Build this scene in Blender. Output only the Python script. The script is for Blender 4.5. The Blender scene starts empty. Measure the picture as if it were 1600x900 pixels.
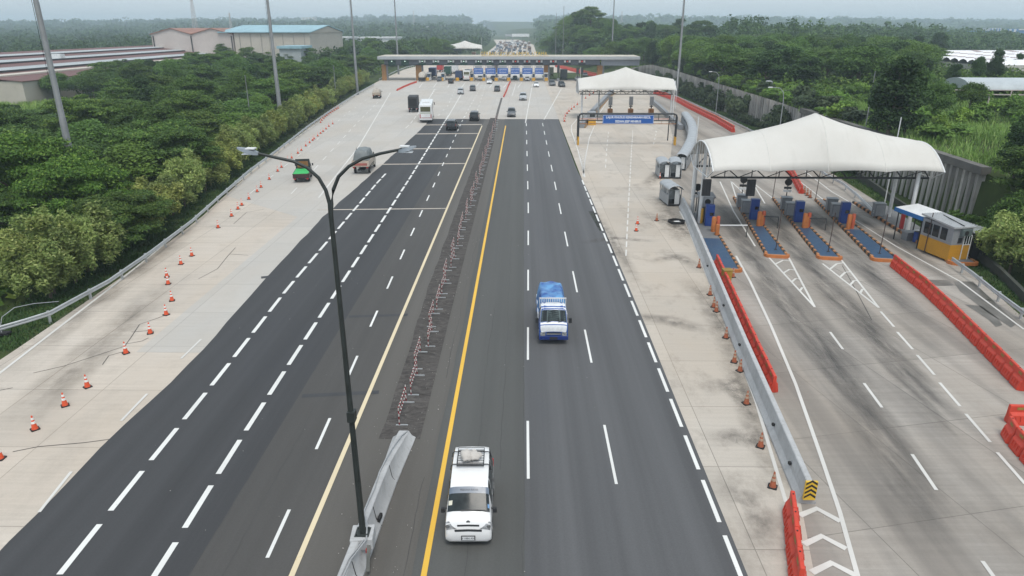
import bpy, bmesh, math, random
import numpy as np
from mathutils import Vector, Matrix

random.seed(7)
R = math.radians
scene = bpy.context.scene
COL = scene.collection

# ------------------------------------------------------------------ camera
# photo size 1600 x 900, focal length in photo pixels, drone 17.5 m above the road
FPX, CAMH = 1080.0, 17.5
VPX, VPY = 818.0, 43.0                       # vanishing point of the carriageways
PITCH = math.atan((450 - VPY) / FPX)
YAW = math.atan((VPX - 800) / FPX * math.cos(PITCH))
cam_data = bpy.data.cameras.new('camera')
cam = bpy.data.objects.new('camera', cam_data)
COL.objects.link(cam)
cam.location = (0, 0, CAMH)
cam.rotation_euler = (math.pi / 2 - PITCH, 0, YAW)
cam_data.sensor_width = 36
cam_data.lens = FPX / 1600 * 36
cam_data.clip_end = 20000
cam_data.clip_start = 0.3
scene.camera = cam

# ------------------------------------------------------------------ sky, sun, exposure
SUN_EL, SUN_ROT = R(64), R(165)
world = bpy.data.worlds.new('World')
scene.world = world
world.use_nodes = True
wn = world.node_tree
wn.nodes.clear()
w_out = wn.nodes.new('ShaderNodeOutputWorld')
w_bg = wn.nodes.new('ShaderNodeBackground')
w_sky = wn.nodes.new('ShaderNodeTexSky')
w_sky.sky_type = 'NISHITA'
w_sky.sun_disc = False
w_sky.sun_elevation = SUN_EL
w_sky.sun_rotation = SUN_ROT
w_sky.altitude = 50
w_sky.air_density = 1.0
w_sky.dust_density = 2.5
w_sky.ozone_density = 1.0
w_hsv = wn.nodes.new('ShaderNodeHueSaturation')
w_hsv.inputs['Saturation'].default_value = 0.42      # thin overcast: a nearly white sky
w_hsv.inputs['Value'].default_value = 1.0
w_bg.inputs['Strength'].default_value = 0.15
wn.links.new(w_sky.outputs[0], w_hsv.inputs['Color'])
w_veil = wn.nodes.new('ShaderNodeMixRGB')                # high even cloud in front of the blue
w_veil.inputs[0].default_value = 0.62
w_veil.inputs[2].default_value = (4.0, 4.62, 5.05, 1)
w_tc = wn.nodes.new('ShaderNodeTexCoord')
w_mp = wn.nodes.new('ShaderNodeMapping')
w_mp.inputs['Scale'].default_value = (2.2, 2.2, 14)
w_no = wn.nodes.new('ShaderNodeTexNoise')
w_no.inputs['Scale'].default_value = 1.6
w_no.inputs['Detail'].default_value = 5
w_mr = wn.nodes.new('ShaderNodeMapRange')
for i_, v_ in zip((1, 2, 3, 4), (.3, .7, .93, 1.07)):
    w_mr.inputs[i_].default_value = v_
w_sc = wn.nodes.new('ShaderNodeVectorMath')
w_sc.operation = 'SCALE'
w_sc.inputs[0].default_value = (4.0, 4.62, 5.05)
wn.links.new(w_tc.outputs['Generated'], w_mp.inputs[0])
wn.links.new(w_mp.outputs[0], w_no.inputs['Vector'])
wn.links.new(w_no.outputs['Fac'], w_mr.inputs[0])
wn.links.new(w_mr.outputs[0], w_sc.inputs['Scale'])
wn.links.new(w_sc.outputs[0], w_veil.inputs[2])
wn.links.new(w_hsv.outputs[0], w_veil.inputs[1])
wn.links.new(w_veil.outputs[0], w_bg.inputs['Color'])
wn.links.new(w_bg.outputs[0], w_out.inputs[0])

sun_data = bpy.data.lights.new('sun', 'SUN')
sun_data.energy = 1.45
sun_data.angle = R(20)
sun_data.color = (1.0, 0.95, 0.87)
sun = bpy.data.objects.new('sun', sun_data)
COL.objects.link(sun)
sun.location = (15, -60, 120)
sun.rotation_euler = (math.pi / 2 - SUN_EL, 0, math.pi - SUN_ROT)

scene.view_settings.view_transform = 'Standard'
scene.view_settings.look = 'None'
scene.view_settings.gamma = 1
scene.view_settings.exposure = 0.42
scene.cycles.max_bounces = 5
scene.cycles.diffuse_bounces = 3
scene.cycles.glossy_bounces = 2
scene.cycles.transmission_bounces = 3
scene.cycles.transparent_max_bounces = 24
scene.cycles.volume_bounces = 1
HAZE = 0.00035

# ------------------------------------------------------------------ photo pixel -> place in the world
_s, _c = math.sin(PITCH), math.cos(PITCH)
_cy, _sy = math.cos(YAW), math.sin(YAW)

def ray(u, v):
    x = (u - 800) / FPX
    y = (v - 450) / FPX
    dy = _c - y * _s
    return x * _cy - dy * _sy, x * _sy + dy * _cy, -(_s + y * _c)

def G(u, v, z=0.0):
    """point at height z seen at photo pixel (u, v)"""
    dx, dy, dz = ray(u, v)
    t = (z - CAMH) / dz
    return (dx * t, dy * t)

def Z(u, v, Y):
    """(x, z) of the point at depth Y seen at photo pixel (u, v)"""
    dx, dy, dz = ray(u, v)
    t = Y / dy
    return (dx * t, CAMH + dz * t)

def lerp(a, b, t):
    return a + (b - a) * t

def interp(pts, y):
    """x of a polyline [(y, x), ...] at y"""
    if y <= pts[0][0]:
        return pts[0][1]
    for (y0, x0), (y1, x1) in zip(pts, pts[1:]):
        if y <= y1:
            return lerp(x0, x1, (y - y0) / (y1 - y0))
    return pts[-1][1]

def smooth01(t):
    t = min(1, max(0, t))
    return t * t * (3 - 2 * t)

def ordinal(i):
    s = 'th' if 10 <= i % 100 <= 20 else {1: 'st', 2: 'nd', 3: 'rd'}.get(i % 10, 'th')
    return '%d%s' % (i, s)

# ------------------------------------------------------------------ materials
class Nodes:
    def __init__(self, name):
        self.m = bpy.data.materials.new(name)
        self.m.use_nodes = True
        self.t = self.m.node_tree
        self.b = self.t.nodes['Principled BSDF']
    def new(self, kind, **kw):
        n = self.t.nodes.new('ShaderNode' + kind)
        for k, v in kw.items():
            setattr(n, k, v)
        return n
    def link(self, a, b):
        self.t.links.new(a, b)
    def put(self, sock, v):
        if hasattr(v, 'is_linked') or hasattr(v, 'links'):
            self.link(v, sock)
        else:
            sock.default_value = v
    def pos(self, scale=(1, 1, 1), rot=0.0, obj=False):
        if obj:
            src = self.new('TexCoord').outputs['Object']
        else:
            src = self.new('NewGeometry').outputs['Position']
        mp = self.new('Mapping')
        mp.inputs['Rotation'].default_value = (0, 0, rot)
        mp.inputs['Scale'].default_value = scale
        self.link(src, mp.inputs['Vector'])
        return mp.outputs[0]
    def noise(self, vec, scale=1, detail=4, rough=.55):
        n = self.new('TexNoise')
        self.link(vec, n.inputs['Vector'])
        n.inputs['Scale'].default_value = scale
        n.inputs['Detail'].default_value = detail
        n.inputs['Roughness'].default_value = rough
        return n.outputs['Fac']
    def ramp(self, fac, lo, hi, a=0.0, b=1.0):
        r = self.new('MapRange')
        self.link(fac, r.inputs[0])
        for i, v in zip((1, 2, 3, 4), (lo, hi, a, b)):
            r.inputs[i].default_value = v
        return r.outputs[0]
    def mix(self, fac, a, b, mode='MIX'):
        n = self.new('MixRGB', blend_type=mode)
        self.put(n.inputs[0], fac)
        self.put(n.inputs[1], a if not isinstance(a, tuple) else (*a[:3], 1))
        self.put(n.inputs[2], b if not isinstance(b, tuple) else (*b[:3], 1))
        return n.outputs[0]
    def mul(self, col, fac):
        n = self.new('VectorMath', operation='SCALE')
        self.put(n.inputs[0], col)
        self.put(n.inputs['Scale'], fac)
        return n.outputs[0]
    def math(self, op, a, b=0.0):
        n = self.new('Math', operation=op)
        self.put(n.inputs[0], a)
        self.put(n.inputs[1], b)
        return n.outputs[0]
    def bump(self, h, strength=.3, dist=.02):
        n = self.new('Bump')
        n.inputs['Strength'].default_value = strength
        n.inputs['Distance'].default_value = dist
        self.link(h, n.inputs['Height'])
        self.link(n.outputs[0], self.b.inputs['Normal'])
    def base(self, col, rough=.7, metal=0.0, spec=None):
        self.put(self.b.inputs['Base Color'], col if not isinstance(col, tuple) else (*col[:3], 1))
        self.put(self.b.inputs['Roughness'], rough)
        self.b.inputs['Metallic'].default_value = metal
        if spec is not None:
            self.b.inputs['Specular IOR Level'].default_value = spec
        return self.m

_mats = {}
def M(name, col, rough=.6, metal=0.0, var=.18, scale=2.5, grime=0.25, coat=0.0, spec=None):
    """painted / moulded / metal surface with uneven tone and some grime"""
    if name in _mats:
        return _mats[name]
    n = Nodes(name)
    v = n.pos(obj=True)
    a = n.noise(v, scale, 5, .6)
    c = n.mul((*col, ) if False else (col[0], col[1], col[2]), n.ramp(a, .3, .7, 1 - var, 1 + var * .6))
    b = n.noise(v, scale * 5, 4, .7)
    g = n.ramp(b, .52, .78, 0, grime)
    c = n.mix(g, c, (col[0] * .45 + .02, col[1] * .43 + .018, col[2] * .4 + .015))
    n.base(c, n.ramp(a, .3, .7, max(.05, rough - .08), min(1, rough + .1)), metal, spec)
    if coat:
        n.b.inputs['Coat Weight'].default_value = coat
        n.b.inputs['Coat Roughness'].default_value = .08
    _mats[name] = n.m
    return n.m

def asphalt(name, col, seed=0.0, streak=.16):
    n = Nodes(name)
    v = n.pos()
    sp = n.noise(v, 14, 6, .8)
    big = n.noise(n.pos((.5, .045, 1)), .55, 4)
    lane = n.noise(n.pos((.9, .008, 1)), 1.0, 3, .6)
    patch = n.noise(n.pos((1, .3, 1)), .16, 3)
    c = n.mul(col, n.ramp(sp, .25, .75, .86, 1.14))
    c = n.mul(c, n.ramp(lane, .3, .7, 1 - streak, 1 + streak))
    c = n.mul(c, n.ramp(big, .3, .7, .93, 1.07))
    c = n.mix(n.ramp(patch, .55, .7, 0, .22), c, (col[0] * .8, col[1] * .84, col[2] * .95))
    wear = n.noise(n.pos((2.2, .5, 1)), 3.2, 6, .75)
    c = n.mix(n.ramp(wear, .66, .8, 0, .25), c, (col[0] * 1.7, col[1] * 1.65, col[2] * 1.55))
    n.base(c, .78, spec=.35)
    n.bump(sp, .25, .01)
    return n.m

def concrete(name, col, rot=0.0, slab=(3.6, 5.0), tint=.09, stain=.3, track=0.0, ripple=.12, joint=.5, warm=(.36, .33, .29)):
    """cast road concrete: slabs of slightly different tone, joints, broom ripples, tyre tracks, stains"""
    n = Nodes(name)
    v = n.pos(rot=rot)
    br = n.new('TexBrick')
    n.link(v, br.inputs['Vector'])
    br.offset = 0.0
    br.inputs['Scale'].default_value = 1
    br.inputs['Brick Width'].default_value = slab[0]
    br.inputs['Row Height'].default_value = slab[1]
    br.inputs['Mortar Size'].default_value = .022
    br.inputs['Mortar Smooth'].default_value = .3
    br.inputs['Bias'].default_value = 0
    br.inputs['Color1'].default_value = (1 - tint,) * 3 + (1,)
    br.inputs['Color2'].default_value = (1 + tint,) * 3 + (1,)
    br.inputs['Mortar'].default_value = (1 - joint,) * 3 + (1,)
    c = n.mix(1.0, col, br.outputs['Color'], 'MULTIPLY')
    fine = n.noise(n.pos(), 9, 6, .75)
    c = n.mul(c, n.ramp(fine, .25, .75, .93, 1.07))
    rip = n.noise(n.pos((.12, 2.6, 1), rot), 1.6, 4, .6)
    c = n.mul(c, n.ramp(rip, .3, .7, 1 - ripple, 1 + ripple * .6))
    big = n.noise(n.pos((1, .5, 1), rot), .13, 4, .6)
    c = n.mix(n.ramp(big, .4, .68, 0, .55), c, (col[0] * .97, col[1] * .9, col[2] * .82))
    st = n.noise(n.pos((1.0, .55, 1), rot), .42, 7, .72)
    c = n.mix(n.ramp(st, .52, .72, 0, stain), c, (col[0] * .42, col[1] * .4, col[2] * .38))
    if track:
        tr = n.noise(n.pos((.62, .016, 1), rot), 1.0, 3, .5)
        c = n.mix(n.ramp(tr, .42, .66, 0, track), c, (col[0] * .34, col[1] * .34, col[2] * .35))
    dark = n.noise(n.pos((.8, 1, 1)), 1.3, 5, .7)
    c = n.mix(n.ramp(dark, .7, .8, 0, .5), c, (.1, .095, .09))
    n.base(c, .82, spec=.3)
    n.bump(fine, .2, .01)
    return n.m

def paint(name, col, worn=.35, under=(.1, .1, .1), scale=5):
    """road paint, rubbed through in places"""
    n = Nodes(name)
    a = n.noise(n.pos(), scale, 6, .75)
    b = n.noise(n.pos((1, .25, 1)), .6, 3)
    c = n.mul(col, n.ramp(b, .3, .7, .88, 1.06))
    c = n.mix(n.ramp(a, .58, .74, 0, worn), c, under)
    return n.base(c, .6)

def leaf_mat(name, dark, light, tip=None, hue_noise=.35):
    """foliage: every leaf its own tone, clumps drifting between two greens, light through the leaf"""
    n = Nodes(name)
    isl = n.new('NewGeometry').outputs['Random Per Island']
    oi = n.new('ObjectInfo').outputs['Random']
    clump = n.noise(n.pos(obj=True), hue_noise, 3, .6)
    mixf = n.math('ADD', n.math('MULTIPLY', isl, .55), n.ramp(clump, .3, .7, -.1, .55))
    c = n.mix(mixf, dark, light)
    if tip:
        c = n.mix(n.ramp(isl, .72, .98, 0, .7), c, tip)
    c = n.mul(c, n.ramp(oi, 0, 1, .72, 1.28))
    oi2 = n.math('FRACT', n.math('MULTIPLY', oi, 7.31))
    c = n.mix(n.ramp(oi2, .55, 1, 0, .45), c, n.mix(1.0, c, (1.45, 1.12, .75), 'MULTIPLY'))
    n.base(c, .62, spec=.25)
    tr = n.new('BsdfTranslucent')
    n.link(n.mul(c, 1.1), tr.inputs[0])
    ms = n.new('MixShader')
    ms.inputs[0].default_value = .22
    n.link(n.b.outputs[0], ms.inputs[1])
    n.link(tr.outputs[0], ms.inputs[2])
    n.link(ms.outputs[0], n.t.nodes['Material Output'].inputs[0])
    return n.m

# ------------------------------------------------------------------ mesh building
class MB:
    def __init__(self):
        self.v, self.f, self.mi = [], [], []
    def add(self, vs, fs, mi=0):
        o = len(self.v)
        self.v += [tuple(p) for p in vs]
        for f in fs:
            self.f.append(tuple(i + o for i in f))
            self.mi.append(mi)
        return self
    def box(self, c, s, rz=0.0, mi=0, top=1.0):
        """box of size s centred at c; top < 1 narrows the top"""
        x, y, z = s[0] / 2, s[1] / 2, s[2] / 2
        ca, sa = math.cos(rz), math.sin(rz)
        vs = []
        for dz, k in ((-z, 1), (z, top)):
            for dx, dy in ((-x, -y), (x, -y), (x, y), (-x, y)):
                dx, dy = dx * k, dy * k
                vs.append((c[0] + dx * ca - dy * sa, c[1] + dx * sa + dy * ca, c[2] + dz))
        return self.add(vs, [(3, 2, 1, 0), (4, 5, 6, 7), (0, 1, 5, 4), (1, 2, 6, 5), (2, 3, 7, 6), (3, 0, 4, 7)], mi)
    def tube(self, path, r, n=8, mi=0, cap=True):
        path = [Vector(p) for p in path]
        rs = r if isinstance(r, (list, tuple)) else [r] * len(path)
        rings = []
        up = Vector((0, 0, 1))
        for i, p in enumerate(path):
            d = (path[min(i + 1, len(path) - 1)] - path[max(i - 1, 0)])
            if d.length < 1e-9:
                d = Vector((0, 0, 1))
            d.normalize()
            a = d.cross(up if abs(d.z) < .95 else Vector((1, 0, 0))).normalized()
            b = d.cross(a)
            rings.append([p + (a * math.cos(t) + b * math.sin(t)) * rs[i] for t in [2 * math.pi * k / n for k in range(n)]])
        vs = [q for ring in rings for q in ring]
        fs = []
        for i in range(len(path) - 1):
            for k in range(n):
                fs.append((i * n + k, i * n + (k + 1) % n, (i + 1) * n + (k + 1) % n, (i + 1) * n + k))
        if cap:
            fs.append(tuple(range(n - 1, -1, -1)))
            fs.append(tuple((len(path) - 1) * n + k for k in range(n)))
        return self.add(vs, [tuple(reversed(f)) for f in fs], mi)
    def beam(self, p0, p1, w, h, mi=0):
        p0, p1 = Vector(p0), Vector(p1)
        d = (p1 - p0).normalized()
        a = d.cross(Vector((0, 0, 1)) if abs(d.z) < .95 else Vector((1, 0, 0))).normalized() * (w / 2)
        b = a.cross(d).normalized() * (h / 2)
        vs = []
        for p in (p0, p1):
            vs += [p - a - b, p + a - b, p + a + b, p - a + b]
        return self.add(vs, [(0, 3, 2, 1), (4, 5, 6, 7), (0, 1, 5, 4), (1, 2, 6, 5), (2, 3, 7, 6), (3, 0, 4, 7)], mi)
    def lathe(self, prof, n=16, c=(0, 0, 0), mi=0, axis='z'):
        vs, fs = [], []
        for r, h in prof:
            for k in range(n):
                t = 2 * math.pi * k / n
                p = (r * math.cos(t), r * math.sin(t), h)
                if axis == 'x':
                    p = (p[2], p[0], p[1])
                elif axis == 'y':
                    p = (p[1], p[2], p[0])
                vs.append((c[0] + p[0], c[1] + p[1], c[2] + p[2]))
        for i in range(len(prof) - 1):
            for k in range(n):
                fs.append((i * n + k, i * n + (k + 1) % n, (i + 1) * n + (k + 1) % n, (i + 1) * n + k))
        fs.append(tuple(range(n - 1, -1, -1)))
        fs.append(tuple((len(prof) - 1) * n + k for k in range(n)))
        return self.add(vs, fs, mi)
    def prism(self, poly, z0, z1, mi=0, mi_top=None):
        a = sum(p[0] * q[1] - q[0] * p[1] for p, q in zip(poly, poly[1:] + poly[:1]))
        if a < 0:
            poly = poly[::-1]
        n = len(poly)
        vs = [(p[0], p[1], z0) for p in poly] + [(p[0], p[1], z1) for p in poly]
        self.add(vs, [tuple(range(n - 1, -1, -1))] + [(i, (i + 1) % n, n + (i + 1) % n, n + i) for i in range(n)], mi)
        self.add(vs[n:], [tuple(range(n))], mi if mi_top is None else mi_top)
        return self
    def sheet(self, poly, z, mi=0):
        a = sum(p[0] * q[1] - q[0] * p[1] for p, q in zip(poly, poly[1:] + poly[:1]))
        if a < 0:
            poly = poly[::-1]
        return self.add([(p[0], p[1], z) for p in poly], [tuple(range(len(poly)))], mi)
    def strip(self, path, w, z, mi=0):
        """flat ribbon along a path"""
        vs, fs = [], []
        n = len(path)
        for i, p in enumerate(path):
            a, b = path[max(0, i - 1)], path[min(n - 1, i + 1)]
            dx, dy = b[0] - a[0], b[1] - a[1]
            l = math.hypot(dx, dy) or 1
            ww = w[i] if isinstance(w, (list, tuple)) else w
            nx, ny = -dy / l * ww / 2, dx / l * ww / 2
            vs += [(p[0] + nx, p[1] + ny, z), (p[0] - nx, p[1] - ny, z)]
        for i in range(n - 1):
            fs.append((2 * i, 2 * i + 1, 2 * i + 3, 2 * i + 2))
        return self.add(vs, fs, mi)
    def sweep(self, path, prof, mi=0, cap=True):
        """profile [(side, z)] swept along a ground path [(x, y) or (x, y, z)]"""
        n, k = len(path), len(prof)
        vs, fs = [], []
        for i, p in enumerate(path):
            a, b = path[max(0, i - 1)], path[min(n - 1, i + 1)]
            dx, dy = b[0] - a[0], b[1] - a[1]
            l = math.hypot(dx, dy) or 1
            nx, ny = dy / l, -dx / l
            z = p[2] if len(p) > 2 else 0
            for s, h in prof:
                vs.append((p[0] + nx * s, p[1] + ny * s, z + h))
        for i in range(n - 1):
            for j in range(k):
                fs.append((i * k + j, i * k + (j + 1) % k, (i + 1) * k + (j + 1) % k, (i + 1) * k + j))
        if cap:
            fs.append(tuple(range(k - 1, -1, -1)))
            fs.append(tuple((n - 1) * k + j for j in range(k)))
        return self.add(vs, fs, mi)
    def build(self, name, mats, parent=None, smooth=None, bevel=0.0, loc=None, fix=True):
        me = bpy.data.meshes.new(name)
        me.from_pydata(self.v, [], self.f)
        if not isinstance(mats, (list, tuple)):
            mats = [mats]
        for m in mats:
            me.materials.append(m)
        if len(mats) > 1:
            me.polygons.foreach_set('material_index', self.mi)
        if fix:
            bm = bmesh.new()
            bm.from_mesh(me)
            bmesh.ops.recalc_face_normals(bm, faces=bm.faces)
            if bevel:
                bmesh.ops.bevel(bm, geom=[e for e in bm.edges if e.is_manifold and e.calc_face_angle(0) > .5],
                                offset=bevel, segments=2, affect='EDGES', profile=.6, clamp_overlap=True)
            bm.to_mesh(me)
            bm.free()
        if smooth:
            me.polygons.foreach_set('use_smooth', [True] * len(me.polygons))
            me.set_sharp_from_angle(angle=R(smooth))
        me.update()
        o = bpy.data.objects.new(name, me)
        COL.objects.link(o)
        if parent:
            o.parent = parent
        if loc:
            o.location = loc
        return o

def tag(o, label=None, cat=None, group=None, kind=None):
    if label:
        o['label'] = label
    if cat:
        o['category'] = cat
    if group:
        o['group'] = group
    if kind:
        o['kind'] = kind
    return o

def thing(name, label, cat, loc=(0, 0, 0), rz=0.0, group=None):
    o = bpy.data.objects.new(name, None)
    o.empty_display_size = .3
    COL.objects.link(o)
    o.location = loc
    o.rotation_euler = (0, 0, rz)
    return tag(o, label, cat, group)

def dup(o, loc=None, rz=None, label=None, parent=None, scale=None):
    c = o.copy()
    COL.objects.link(c)
    if parent is not None:
        c.parent = parent
    if loc is not None:
        c.location = loc
    if rz is not None:
        c.rotation_euler = (0, 0, rz)
    if scale is not None:
        c.scale = scale if isinstance(scale, tuple) else (scale,) * 3
    if label:
        c['label'] = label
    for ch in list(o.children):
        dup(ch, parent=c)
    return c

def structure(name, mb, mat, smooth=None, fix=True):
    return tag(mb.build(name, mat, smooth=smooth, fix=fix), kind='structure')

def mesh_np(name, V, F, mats, mi=None, smooth=False):
    """mesh from numpy arrays: V (n,3), F (m,4)"""
    me = bpy.data.meshes.new(name)
    n, m, k = len(V), len(F), F.shape[1]
    me.vertices.add(n)
    me.vertices.foreach_set('co', np.ascontiguousarray(V, dtype=np.float32).ravel())
    me.loops.add(m * k)
    me.loops.foreach_set('vertex_index', np.ascontiguousarray(F, dtype=np.int32).ravel())
    me.polygons.add(m)
    me.polygons.foreach_set('loop_start', np.arange(0, m * k, k, dtype=np.int32))
    for mm in (mats if isinstance(mats, (list, tuple)) else [mats]):
        me.materials.append(mm)
    if mi is not None:
        me.polygons.foreach_set('material_index', mi)
    me.update(calc_edges=True)
    return me

def text_mesh(s, size, mat, name, parent, loc, rot, align='CENTER', ext=.004, bold=0.0):
    cu = bpy.data.curves.new('lettering', 'FONT')
    cu.body = s
    cu.size = size
    cu.align_x = align
    cu.align_y = 'CENTER'
    cu.extrude = ext
    cu.offset = bold
    cu.resolution_u = 2
    tmp = bpy.data.objects.new('lettering', cu)
    me = bpy.data.meshes.new_from_object(tmp)
    bpy.data.objects.remove(tmp)
    me.materials.clear()
    me.materials.append(mat)
    o = bpy.data.objects.new(name, me)
    COL.objects.link(o)
    o.parent = parent
    o.location = loc
    o.rotation_euler = rot
    return o

# ================================================================== SETTING: terrain, pavements, markings
LEFT_EDGE = [(-20, -28.6), (10, -28.8), (34, -29.3), (47, -29.9), (64, -31.4), (90, -35.4), (132, -40.2), (204, -47.5),
             (250, -50.5), (330, -53.5), (420, -42), (520, -27), (800, -29), (1130, -46), (1400, -70), (4000, -300)]
RIGHT_EDGE = [(-20, 36), (10, 35), (30, 32.4), (41, 32.2), (54, 35.1), (66, 37.3), (90, 39.8), (133, 41.0), (196, 42.0),
              (255, 40), (300, 28), (347, 20), (430, 13), (520, 9.5), (800, 11), (1130, -8), (1400, -32), (4000, -260)]
WALL = [(-20, 41), (40, 41.5), (62, 43.3), (136, 46.3), (240, 47.5), (280, 44), (347, 26), (430, 20), (520, 15), (800, 17), (1130, -2), (1400, -26), (4000, -254)]
BARRIER = [(-20, 6.4), (18.7, 9.9), (22.6, 11.2), (35.4, 12.6), (54, 14.8), (66, 16.2), (75, 17.0), (92, 19.5), (120, 25.6), (150, 30.5), (260, 40)]

def hills(x, y):
    h = 0.0
    for cx, cy, sx, sy, a in ((31, 455, 24, 50, 16), (132, 430, 50, 70, 12), (250, 560, 90, 100, 8), (330, 760, 160, 150, 6),
                              (-190, 1150, 170, 260, 9), (60, 1500, 160, 300, 12), (-500, 1700, 400, 400, 14), (-1200, 2200, 700, 500, 20),
                              (0, 2700, 900, 400, 26), (900, 2400, 800, 450, 17), (1700, 2900, 900, 500, 17), (-900, 3000, 900, 400, 22),
                              (-250, 2300, 300, 300, 10), (350, 2200, 300, 300, 8)):
        h += a * math.exp(-((x - cx) / sx) ** 2 - ((y - cy) / sy) ** 2)
    return h

def ground_z(x, y):
    le, re, w = interp(LEFT_EDGE, y), interp(RIGHT_EDGE, y), interp(WALL, y)
    if x <= le:
        d = le - x
        z = -0.12 - .7 * smooth01((d - 2.2) / 5) + .5 * math.sin(x * .05 + y * .03) * smooth01((d - 8) / 20)
        return z + hills(x, y) * smooth01(d / 25)
    if x < w - .2:
        return -0.12 - .5 * smooth01((x - re - 1.5) / 1.5) * (1 if y < 300 else 0)
    d = x - w
    k = smooth01((y - 52) / 10) * (1 - smooth01((y - 255) / 60))
    p = 4.9 * max(k, smooth01(d / 9) * (1 - smooth01((y - 300) / 60) * .6))
    p += .7 * math.sin(x * .09 + 1) * math.sin(y * .06) * smooth01((d - 3) / 12)
    return p - .12 + hills(x, y) * smooth01(d / 20)

def build_terrain():
    rows = ([-20, -8, 0] + list(range(8, 60, 4)) + list(range(60, 130, 6)) + list(range(130, 300, 12)) +
            list(range(300, 620, 22)) + list(range(620, 1200, 55)) + list(range(1200, 4001, 140)))
    lo = [4500, 3600, 2900, 2300, 1900, 1600, 1350, 1150, 950, 800, 660, 540, 440, 350, 280, 220, 170, 130, 100, 78, 60, 46, 34, 24, 16, 10, 7, 5, 3.4, 2.4, 1.4, .5, -2]
    ro = [.06, 1, 3, 6, 9, 13, 18, 25, 34, 45, 58, 74, 95, 120, 150, 190, 240, 300, 370, 450, 560, 690, 830, 1000, 1200, 1450, 1750, 2100, 2600, 3200, 4000]
    V, F = [], []
    for y in rows:
        le, re, w = interp(LEFT_EDGE, y), interp(RIGHT_EDGE, y), interp(WALL, y)
        xs = [le - d for d in lo] + [(le + re) / 2, re - 1, re + .6, re + 1.6, min(re + 2.6, w - .5), w - .25] + [w + d for d in ro]
        V += [(x, y, ground_z(x, y)) for x in xs]
    n = len(xs)
    for j in range(len(rows) - 1):
        for i in range(n - 1):
            F.append((j * n + i, j * n + i + 1, (j + 1) * n + i + 1, (j + 1) * n + i))
    mb = MB()
    mb.add(V, F)
    n_ = Nodes('turf_soil')
    a = n_.noise(n_.pos(), .25, 6, .65)
    b = n_.noise(n_.pos(), 2.2, 6, .75)
    c = n_.mix(n_.ramp(a, .35, .65), (.035, .05, .018), (.065, .095, .028))
    c = n_.mix(n_.ramp(b, .55, .75, 0, .6), c, (.075, .062, .04))
    mat = n_.base(c, .95, spec=.1)
    o = structure('ground', mb, mat, smooth=60)
    return o

build_terrain()

def milled():
    n = Nodes('milled_surface')
    v = n.pos((1, 1, 1))
    w = n.new('TexNoise')
    n.link(n.pos((.55, 1.3, 1)), w.inputs['Vector'])
    w.inputs['Scale'].default_value = 1.9
    w.inputs['Detail'].default_value = 7
    w.inputs['Roughness'].default_value = .72
    w.inputs['Distortion'].default_value = 1.6
    f = n.noise(v, 12, 5, .8)
    c = n.mix(n.ramp(w.outputs['Fac'], .38, .66), (.050, .046, .044), (.112, .104, .098))
    c = n.mul(c, n.ramp(f, .25, .75, .75, 1.25))
    n.base(c, .95, spec=.15)
    n.bump(w.outputs['Fac'], .6, .05)
    return n.m

CONC_OLD = concrete('old_concrete', (.485, .438, .385), slab=(3.6, 5.2), stain=.26, ripple=.11)
CONC_NEW = concrete('new_concrete', (.44, .422, .395), slab=(3.6, 5.2), tint=.05, stain=.14, ripple=.06, joint=.35)
CONC_RAMP = concrete('ramp_concrete', (.45, .408, .358), slab=(4.2, 5.0), stain=.55, ripple=.07, joint=.45)
CONC_PLAZA = concrete('plaza_concrete', (.335, .308, .278), rot=R(-12), slab=(4.3, 6.0), tint=.12, stain=.3, track=.5, ripple=.13)
ASPH_NEW = asphalt('new_asphalt', (.048, .049, .052))
ASPH_OLD = asphalt('old_asphalt', (.068, .0655, .063), streak=.12)
ASPH_RIGHT = asphalt('right_asphalt', (.092, .093, .097), streak=.2)
ASPH_RIGHT_OLD = asphalt('right_old_asphalt', (.080, .081, .078), streak=.1)
MEDIAN_MAT = asphalt('median_surface', (.098, .092, .084), streak=.12)
MILLED_MAT = milled()
PAINT_W = paint('white_road_paint', (.70, .70, .68), .4, (.25, .25, .25))
PAINT_FADED = paint('faded_road_paint', (.60, .585, .555), .5, (.36, .34, .31))
PAINT_Y = paint('yellow_road_paint', (.72, .43, .05), .3, (.35, .25, .1))
PAINT_WY = paint('worn_yellow_paint', (.66, .56, .38), .8, (.50, .36, .12), 2.2)

def edge_poly(line, y0, y1, dx=0.0):
    ys = [y0] + [y for y, _ in line if y0 < y < y1] + [y1]
    return [(interp(line, y) + dx, y) for y in ys]

def between(la, lb, y0, y1, da=0.0, db=0.0):
    return edge_poly(la, y0, y1, da) + edge_poly(lb, y0, y1, db)[::-1]

def const(x):
    return [(-100, x), (5000, x)]

def band(la, lb, y0, y1, z, step=6.0, wob=0.0, seed=1):
    """sheet between two lines cut into short quads; wob roughens the first line"""
    rnd = random.Random(seed)
    mb = MB()
    ys = [y0]
    while ys[-1] < y1:
        ys.append(min(y1, ys[-1] + step))
    vs, fs = [], []
    for y in ys:
        vs += [(interp(la, y) + rnd.uniform(-wob, wob), y, z), (interp(lb, y), y, z)]
    for i in range(len(ys) - 1):
        fs.append((2 * i, 2 * i + 1, 2 * i + 3, 2 * i + 2))
    return mb.add(vs, fs)

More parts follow.
